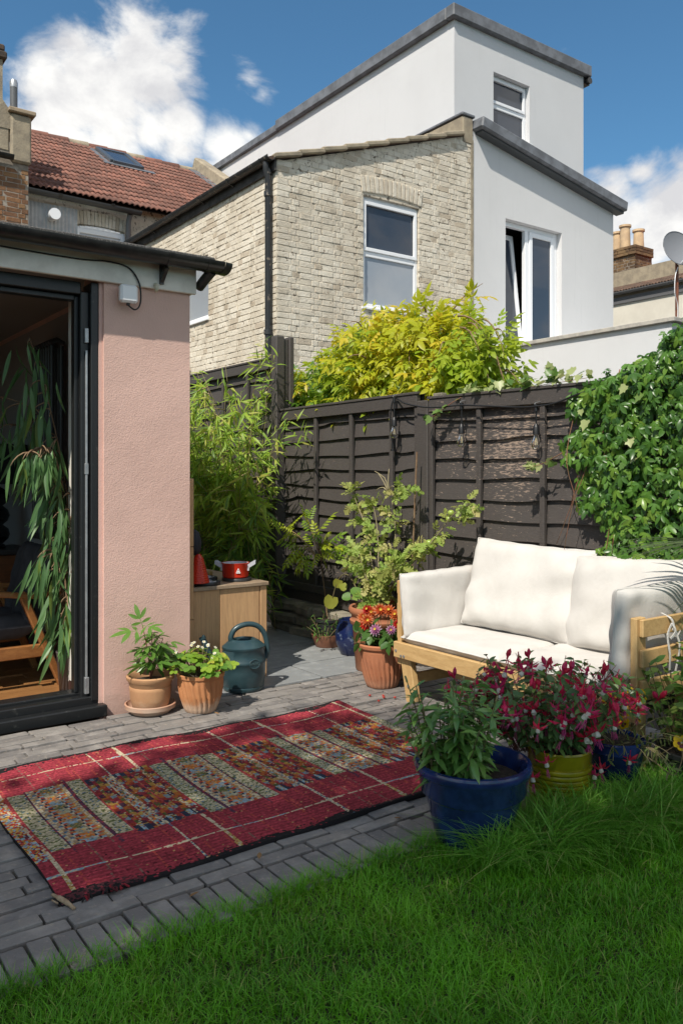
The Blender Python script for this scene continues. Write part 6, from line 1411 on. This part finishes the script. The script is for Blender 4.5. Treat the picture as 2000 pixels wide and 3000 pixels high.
dor = dahlia('flower', leaf_mat('orange_petal', (.62, .16, .04), (.55, .10, .03), .5, .3), leaf_mat('coral_petal', (.65, .24, .10), (.6, .3, .15), .5, .3), .045); dre = dahlia('flower', leaf_mat('red_petal', (.55, .03, .015), (.45, .02, .015), .5, .3), bpy.data.materials['red_petal'], .04); dpi = dahlia('flower', leaf_mat('mauve_petal', (.42, .12, .30), (.55, .25, .42), .5, .3), leaf_mat('pale_mauve_petal', (.6, .4, .52), (.6, .45, .55), .5, .3), .038)
L_ = []
for d, x, y, z, s in ((dor, -.05, .13, .40, 1), (dor, -.02, .08, .44, 1.05), (dor, .0, .02, .46, 1.1), (dor, .04, -.02, .455, 1.05), (dre, -.04, .09, .455, 1), (dre, -.07, .08, .365, 1.05), (dor, -.07, .06, .40, 1), (dor, .06, -.06, .43, 1), (dor, .08, -.09, .40, .9), (dre, .04, -.10, .385, .9), (dpi, -.08, -.04, .355, 1.15), (dpi, -.02, -.11, .36, .9), (dor, .02, .07, .44, .9), (dpi, -.11, .04, .30, .7)):
    p = Vector((DP[0] + x, DP[1] + y, z)); link('flower', d, dh, mw=T(p) @ Vector((rv(-1, -.4), rv(-1, -.3), rv(.3, .9))).to_track_quat('Z', 'Y').to_matrix().to_4x4() @ Matrix.Scale(s, 4)); L_.append([(DP[0] + x * .4, DP[1] + y * .4, .26), p])
stems(dh, L_, .0025, .002, m_stem, 4, 'flower_stalk')
# --- lilies in the big blue pot
m_ly = [leaf_mat('lily_leaf', (.10, .23, .05), (.18, .34, .08), .22, .3, spec=.7), leaf_mat('lily_leaf_light', (.17, .33, .06), (.24, .40, .09), .3, .3)]
tl_ = [leaf_tpl(.26, 5, .22, .35, .5), leaf_tpl(.24, 5, .25, .12, .5), leaf_tpl(.3, 5, .2, .5, .5)]
ly, LL = clump('lily_plant', 'leafy spent lilies crowded in the big blue pot', 'lilies', (LP[0] - .055, LP[1] + .045, .2), 26, .34, (.095, .24), tl_, m_ly, (.045, .085), 34, .10, r0=.004, p_m=[.85, .15], start=.05)
for ln in LL[::5]:
    b = MB(); e = Vector(ln[-1]); q = Vector(unit(ln[-1] - ln[-2])); b.tube([Vector(ln[-2]), e, e + q * .03, e + q * .034, e + q * .055], [.0028, .0024, .002, .0042, .0036], 6)
    b.build('seed_head', M('seed_stalk', (.22, .26, .08), (.20, .15, .08), 30, .7), ly, True)
L_ = []
for e in ((-.20, .12, .33), (-.23, .08, .30), (-.13, .2, .38), (-.05, .1, .46)):
    L_.append(smooth_line([(LP[0] - .08, LP[1] + .04, .21), (LP[0] + e[0] * .6, LP[1] + e[1] * .6, e[2] * .75), (LP[0] + e[0], LP[1] + e[1], e[2] + .06)], 4))
stems(ly, L_, .0035, .0025, m_stem, 5, 'bare_stalk')
# --- fuchsia
m_fu = [leaf_mat('fuchsia_leaf', (.075, .155, .05), (.13, .23, .075), .35, .25), leaf_mat('fuchsia_leaf_fresh', (.15, .28, .07), (.22, .33, .09), .4, .3)]
fu, FL = clump('fuchsia', 'fuchsia bush covered in red and white hanging flowers', 'fuchsia', (YP[0] - .02, YP[1] + .06, .20), 90, .38, (.12, .60), [leaf_tpl(.5, 3, .2, .25, .4)], m_fu, (.032, .055), 19, .5, smat=M('fuchsia_stem', (.16, .05, .04), rough=.6), r0=.0025, p_m=[.75, .25], start=.2)
def fuchsia_mesh(bud=False):
    b = MB(); q = .001
    b.tube([(0, 0, .018), (0, 0, 0)], .0012, 4, 0); b.tube([(0, 0, 0), (0, 0, -.010), (0, 0, -.016)], [.003, .0035, .005], 6, 0)
    if bud: b.tube([(0, 0, -.014), (0, 0, -.022), (0, 0, -.034), (0, 0, -.044)], [.005, .0085, .007, .001], 8, 0)
    else:
        for k in range(4):
            a = k * math.pi / 2 + .4; d = Vector((math.cos(a), math.sin(a), 0)); s = Vector((-d.y, d.x, 0)); z = Vector((0, 0, 1)); p = [Vector((0, 0, -.015)) + d * .004, d * .018 + s * .0078 - z * .013, d * .036 - z * .002, d * .018 - s * .0078 - z * .013, d * .018 - z * .0165]; b.add(p, [(0, 1, 4), (1, 2, 4), (2, 3, 4), (3, 0, 4)], 0)
        b.lathe([(.004, -.015), (.0062, -.020), (.0072, -.026), (.006, -.029), (.004, -.027)], (0, 0, 0), 10, 1)
        for k in range(5): a = k * 1.256; b.tube([(.002 * math.cos(a), .002 * math.sin(a), -.035), (.005 * math.cos(a), .005 * math.sin(a), -.056 - .004 * (k % 2))], .0007, 3, 2)
    o = b.build('flower', [leaf_mat('fuchsia_red', (.66, .02, .06), (.58, .03, .15), .35, .3) if 'fuchsia_red' not in bpy.data.materials else bpy.data.materials['fuchsia_red'], m_wpet, M('magenta_stamen', (.42, .03, .16), rough=.5)], fu); d = o.data; bpy.data.objects.remove(o); return d
ff, fb = fuchsia_mesh(), fuchsia_mesh(True)
camv = Vector((-FW[0], -FW[1], .3))
for k in range(115):
    ln = FL[k % len(FL)]; p, d = along(ln, rv(.45, 1)); p = p + unit(np.array((p[0] - YP[0], p[1] - YP[1] - .05, .05))) * .02 + np.array((-FW[0], -FW[1], 0)) * rv(0, .06); p[2] = max(p[2], .285)
    m = T(Vector(p)) @ Matrix.Rotation(rv(0, 6.28), 4, 'Z') @ Matrix.Rotation(rv(-1.0, 1.0), 4, 'X') @ Matrix.Scale(rv(1.05, 1.6), 4); link('flower', ff, fu, mw=m)
for k in range(60):
    ln = FL[(k * 3 + 1) % len(FL)]; p, d = along(ln, 1.0); m = T(Vector(p)) @ Matrix.Rotation(rv(0, 6.28), 4, 'Z') @ Matrix.Rotation(math.pi * rv(.7, 1.1) if k % 2 else rv(-.6, .6), 4, 'X') @ Matrix.Scale(rv(.9, 1.3), 4); link('flower_bud', fb, fu, mw=m)
for (px_, y_, z_) in ((2.66, 1.965, .19), (2.62, 1.96, .175), (2.80, 1.93, .20), (2.335, 2.02, .21), (2.36, 1.98, .27)): link('flower', ff, fu, mw=T((px_, y_, z_)) @ Matrix.Rotation(px_ * 20, 4, 'Z') @ Matrix.Rotation(.2, 4, 'X') @ Matrix.Scale(1.25, 4))
# --- pansies
m_pz = [leaf_mat('straggly_leaf', (.12, .17, .04), (.2, .22, .07), .6, .3, c3=(.28, .22, .12))]
pz, PLs = clump('pansy_plant', 'straggly fading pansies with yellow flowers in the dark blue pot', 'pansies', (VP[0] + .03, VP[1] - .0, .2), 34, .24, (.09, 1.2), [leaf_tpl(.25, 3, .2, .3, .5)], m_pz, (.025, .045), 9, 1.4, r0=.0016, smat=M('straw_stem', (.30, .27, .11), (.36, .28, .16), 30, .8))
ln = smooth_line([(VP[0] + .02, VP[1] - .06, .2), (VP[0] + .04, VP[1] - .16, .16), (VP[0] + .07, VP[1] - .22, .12), (VP[0] + .13, VP[1] - .22, .17), (VP[0] + .155, VP[1] - .20, .215)], 5); stems(pz, [ln], .003, .0018, m_stem, 5, 'trailing_stem')
b = MB(); Z = Vector((0, 0, 1))
def rpet(c, r, mi, z=0, n=12, e=1): b.add([(c[0] + r * math.cos(k * 2 * math.pi / n), c[1] + r * e * math.sin(k * 2 * math.pi / n), z + .002 * math.cos(k * 3)) for k in range(n)], [tuple(range(n))], mi)
rpet((-.011, .012), .0145, 0, 0); rpet((.011, .012), .0145, 0, .0006); rpet((-.016, -.003), .0125, 0, .0012); rpet((.016, -.003), .0125, 0, .0018); rpet((0, -.013), .0165, 0, .0026, e=.85)
rpet((0, -.011), .0095, 1, .0048, e=.7); rpet((-.009, -.001), .0058, 1, .0046); rpet((.009, -.001), .0058, 1, .0046); rpet((0, .001), .003, 2, .0062)
o = b.build('flower', [leaf_mat('pansy_yellow', (.85, .62, .015), (.8, .55, .012), .5, .35), M('pansy_maroon', (.09, .008, .012), rough=.6), m_wpet], pz); fd = o.data; bpy.data.objects.remove(o)
for (x, y, z, dx, dy, s) in ((VP[0] + .155, VP[1] - .20, .225, -.6, -.8, 1.15), (VP[0] - .06, VP[1] - .02, .40, -.5, -.8, 1.2), (VP[0] + .08, VP[1] - .03, .395, -.9, -.1, 1.05), (VP[0] + .11, VP[1] - .05, .385, -.1, -.9, 1.1), (VP[0] - .01, VP[1] - .05, .345, -.8, -.3, 1.1), (VP[0] - .02, VP[1] - .06, .30, -.9, .1, .9), (VP[0] + .09, VP[1] - .05, .30, .2, -.8, .7)):
    link('flower', fd, pz, mw=T((x, y, z)) @ Vector((dx, dy, .35)).to_track_quat('Z', 'Y').to_matrix().to_4x4() @ Matrix.Scale(s, 4))
    stems(pz, [[(VP[0] + (x - VP[0]) * .7, VP[1] + (y - VP[1]) * .6, z - .07), (x + .004, y + .006, z)]], .0016, .0014, m_stem, 4, 'flower_stalk')
# --- leafy plant at the right edge
clump('mint_plant', 'green leafy herb in the wide plastic pot at the right edge', 'herb', (KP[0], KP[1], .15), 26, .42, (.13, .45), [outline_tpl([(0, 0), (.2, .1), (.3, .35), (.24, .65), (0, 1), (-.24, .65), (-.3, .35), (-.2, .1)])], [leaf_mat('herb_leaf', (.11, .24, .04), (.19, .34, .07), .45, .35), leaf_mat('herb_leaf_pale', (.22, .34, .07), (.3, .4, .10), .5, .35)], (.032, .06), 13, .35, p_m=[.65, .35])
# --- palm reaching in from the right
pm = thing('fan_palm', 'potted palm whose thin fronds reach in at the right edge', 'palm', (3.42, 1.42, 0))
b = MB(); b.lathe([(0, 0), (.13, 0), (.17, .26), (.18, .28), (.165, .28), (.15, .2)], (3.42, 1.42, -.012), 28); b.build('palm_pot', m_darkpot, pm, 50)
b = MB(); b.tube([(3.42, 1.42, .15), (3.42, 1.43, .4), (3.42, 1.42, .6)], [.07, .065, .05], 10); b.build('trunk', m_bark, pm, True)
m_palm = leaf_mat('palm_leaf', (.07, .14, .045), (.14, .2, .07), .4, .25); lfp = leaf_tpl(.035, 6, .4, .22, .35); lfm = np_mesh('leaflet', *lfp, [m_palm], None, True); PL_ = []
for (e, yaw, pit, roll, sc) in (((3.38, 1.93, 1.0), 100, 6, 10, .48), ((3.44, 1.86, .90), 90, -24, -25, .46), ((3.30, 1.66, 1.02), 135, 15, 20, .42), ((3.2, 1.4, .95), 175, 10, 0, .4), ((3.6, 1.2, 1.0), -60, 15, 0, .4), ((3.5, 1.1, .8), -100, 0, 0, .4)):
    PL_.append(smooth_line([(3.42, 1.42, .58), ((3.42 + e[0]) / 2, (1.42 + e[1]) / 2, e[2] * .9), e], 5)); base = T(e) @ Matrix.Rotation(R(yaw - 90), 4, 'Z') @ Matrix.Rotation(R(pit), 4, 'X') @ Matrix.Rotation(R(roll), 4, 'Y')
    for k in range(22): a = -80 + k * 7.6; link('leaflet', lfm, pm, mw=base @ Matrix.Rotation(R(a), 4, 'Z') @ Matrix.Rotation(R(rv(-6, 6) - abs(a) * .08), 4, 'X') @ Matrix.Scale(sc * (1 - abs(a) / 260) * rv(.9, 1.05), 4))
stems(pm, PL_, .009, .005, m_stem, 6, 'petiole')
b = MB(); b.tube([(3.60, 2.03, -.01), (3.64, 2.04, 1.16)], .008, 7); tag(b.build('bamboo_cane', M('tan_cane', (.42, .24, .12), rough=.6)), 'tan garden cane against the creeper at the right edge', 'cane')
# --- ficus inside the door
fi = thing('indoor_ficus', 'tall indoor fig with long drooping leaves filling the doorway', 'houseplant', (fp[0], fp[1], .2))
m_fi = [leaf_mat('ficus_leaf', (.07, .16, .05), (.13, .25, .085), .42, .25, spec=.45), leaf_mat('ficus_leaf_pale', (.16, .24, .05), (.2, .28, .06), .35, .3)]
tfi = [leaf_tpl(.105, 6, .3, .18, .42), leaf_tpl(.095, 6, .35, .45, .42), leaf_tpl(.115, 6, .2, .05, .42)]
L_ = []; P = []; Dd = []; S = []
mains = [[(1.58, 4.86, .2), (1.57, 4.82, .7), (1.52, 4.78, 1.15), (1.44, 4.75, 1.55), (1.36, 4.78, 1.9), (1.31, 4.8, 2.08)], [(1.60, 4.88, .2), (1.58, 4.9, .8), (1.52, 4.92, 1.3), (1.40, 4.95, 1.65), (1.22, 5.0, 1.75)], [(1.60, 4.84, .2), (1.56, 4.74, .6), (1.53, 4.70, .95), (1.50, 4.68, 1.2)], [(1.56, 4.85, .2), (1.52, 4.80, .5), (1.46, 4.76, .75), (1.40, 4.74, .9)], [(1.58, 4.9, .2), (1.54, 5.0, 1.0), (1.44, 5.05, 1.5), (1.3, 5.1, 1.6)], [(1.58, 4.83, .25), (1.55, 4.76, .45), (1.50, 4.72, .6)], [(1.5, 4.78, 1.2), (1.42, 4.72, 1.42), (1.34, 4.68, 1.45), (1.27, 4.66, 1.42)]]
for e in mains:
    ln = smooth_line(e, 5); L_.append(ln); n_ = 46 if len(e) > 4 else 36
    for q in range(n_):
        t = rv(.28, 1); p, d = along(ln, t); o = np.array((rv(-1, .25), rv(-.9, .2), 0)); tw = arc(p, o + np.array((0, 0, .15)), rv(.03, .16), 1.4, 4, .05)
        if q % 2: L_.append(tw)
        P.append(tw[-1]); Dd.append(unit(o * rv(.2, .6) + np.array((0, 0, -rv(.6, 1.3))) + rng.normal(0, .15, 3))); S.append(rv(.15, .27))
P = np.array(P); P[:, 0] = np.minimum(P[:, 0], 1.53)
stems(fi, L_, .006, .002, m_twig, 5); scatter(fi, 'leaf', tfi, m_fi, frames(P, np.array(Dd), unit(rng.normal(0, .6, (len(P), 3)) + np.array((-.6, -.9, .2))), S), rng.integers(0, 3, len(P)), (rng.random(len(P)) < .08).astype(int), 300)

# --- garden tree behind the camera that shades the lawn
tr_ = thing('garden_tree', 'leafy garden tree standing behind the viewpoint and shading the lawn', 'tree', (-2.9, -.8, 0))
TC = np.array((-2.87, -.55, 5.5))
b = MB(); b.tube([(-2.9, -.8, -.05), (-2.85, -.75, 1.8), (-2.9, -.65, 3.6), (-2.87, -.55, 5.2)], [.2, .16, .13, .06], 10)
for k in range(14): v = rdir(1)[0]; v[2] = abs(v[2]) * .8; b.tube(smooth_line([(-2.88, -.62, 3.4 + rv(0, 1.2)), tuple(TC + v * .7 + np.array((0, 0, -.4))), tuple(TC + v * 1.5)], 4), [.06, .055, .05, .045, .04, .03, .02, .015, .01], 6)
b.build('trunk', m_bark, tr_, True)
n = 9000; v = rdir(n); rr = rng.random((n, 1)) ** .4 * (1.9 + .16 * np.sin(v[:, :1] * 7) + .14 * np.sin(v[:, 1:2] * 9 + 1) + .1 * np.sin(v[:, 2:] * 11)); P = TC + v * rr
me_l = leaf_tpl(.6, 2, .2, .2, .45); Ms = frames(P, rdir(n), unit(rng.normal(0, .5, (n, 3)) + np.array((0, 0, 1.0))), rv(.12, .2, n))
m_tree = leaf_mat('tree_leaf', (.05, .11, .02), (.09, .17, .03), .45, .15)
W_ = (np.einsum('kij,nj->kni', Ms[:, :3, :3], me_l[0]) + Ms[:, None, :3, 3]).reshape(-1, 3); Fq = (me_l[1][0][None] + (np.arange(n) * len(me_l[0]))[:, None, None]).reshape(-1, 4)
cr = link('crown', np_mesh('crown', W_, [Fq], [m_tree], None, False, np.repeat(rng.random(n), len(me_l[1][0]))), tr_); cr['kind'] = 'stuff'

# --- fallen petals on the paving
m_fp = M('fallen_red_petal', (.45, .04, .025), rough=.7)
for k, (x, y) in enumerate(((2.96, 3.78), (3.00, 3.70), (3.02, 3.73), (2.93, 3.66), (3.05, 3.66))):
    b = MB(); b.add([(x - .012, y, .006), (x, y - .009, .012), (x + .014, y, .007), (x, y + .009, .013)], [(0, 1, 2, 3)]); b.box(x - .004, x + .004, y - .003, y + .003, .003, .006); tag(b.build('fallen_petal', m_fp), ('red petal on the paving at the foot of the dahlia pot', 'red petal on the paving nearest the sofa leg', 'red petal touching the sofa leg shadow side', 'red petal lying furthest from the dahlia pot', 'red petal on the paving under the sofa front leg')[k], 'petal', 'petals fallen below the dahlias')
m_fl = M('fallen_brown_leaf', (.24, .13, .05), rough=.8)
for k, (x, y, lb) in enumerate(((1.10, 2.30, 'small brown fallen leaf on the paving edge near the lawn'), (1.40, 2.39, 'dry fallen leaf on the pavers below the rug'), (2.07, 3.96, 'dry leaf on the pavers in front of the strawberry pot'), (2.0, 2.36, 'withered leaf on the pavers beside the blue pot'))):
    fm2 = frames([(x, y, .008)], [(math.cos(k), math.sin(k), 0)], [(0, .2, 1)], [.035]); o = link('fallen_leaf', np_mesh('fallen_leaf', *leaf_tpl(.5, 3, .5, -.2, .45), [m_fl], None, True), None, mw=Matrix(fm2[0].tolist())); tag(o, lb, 'leaf')
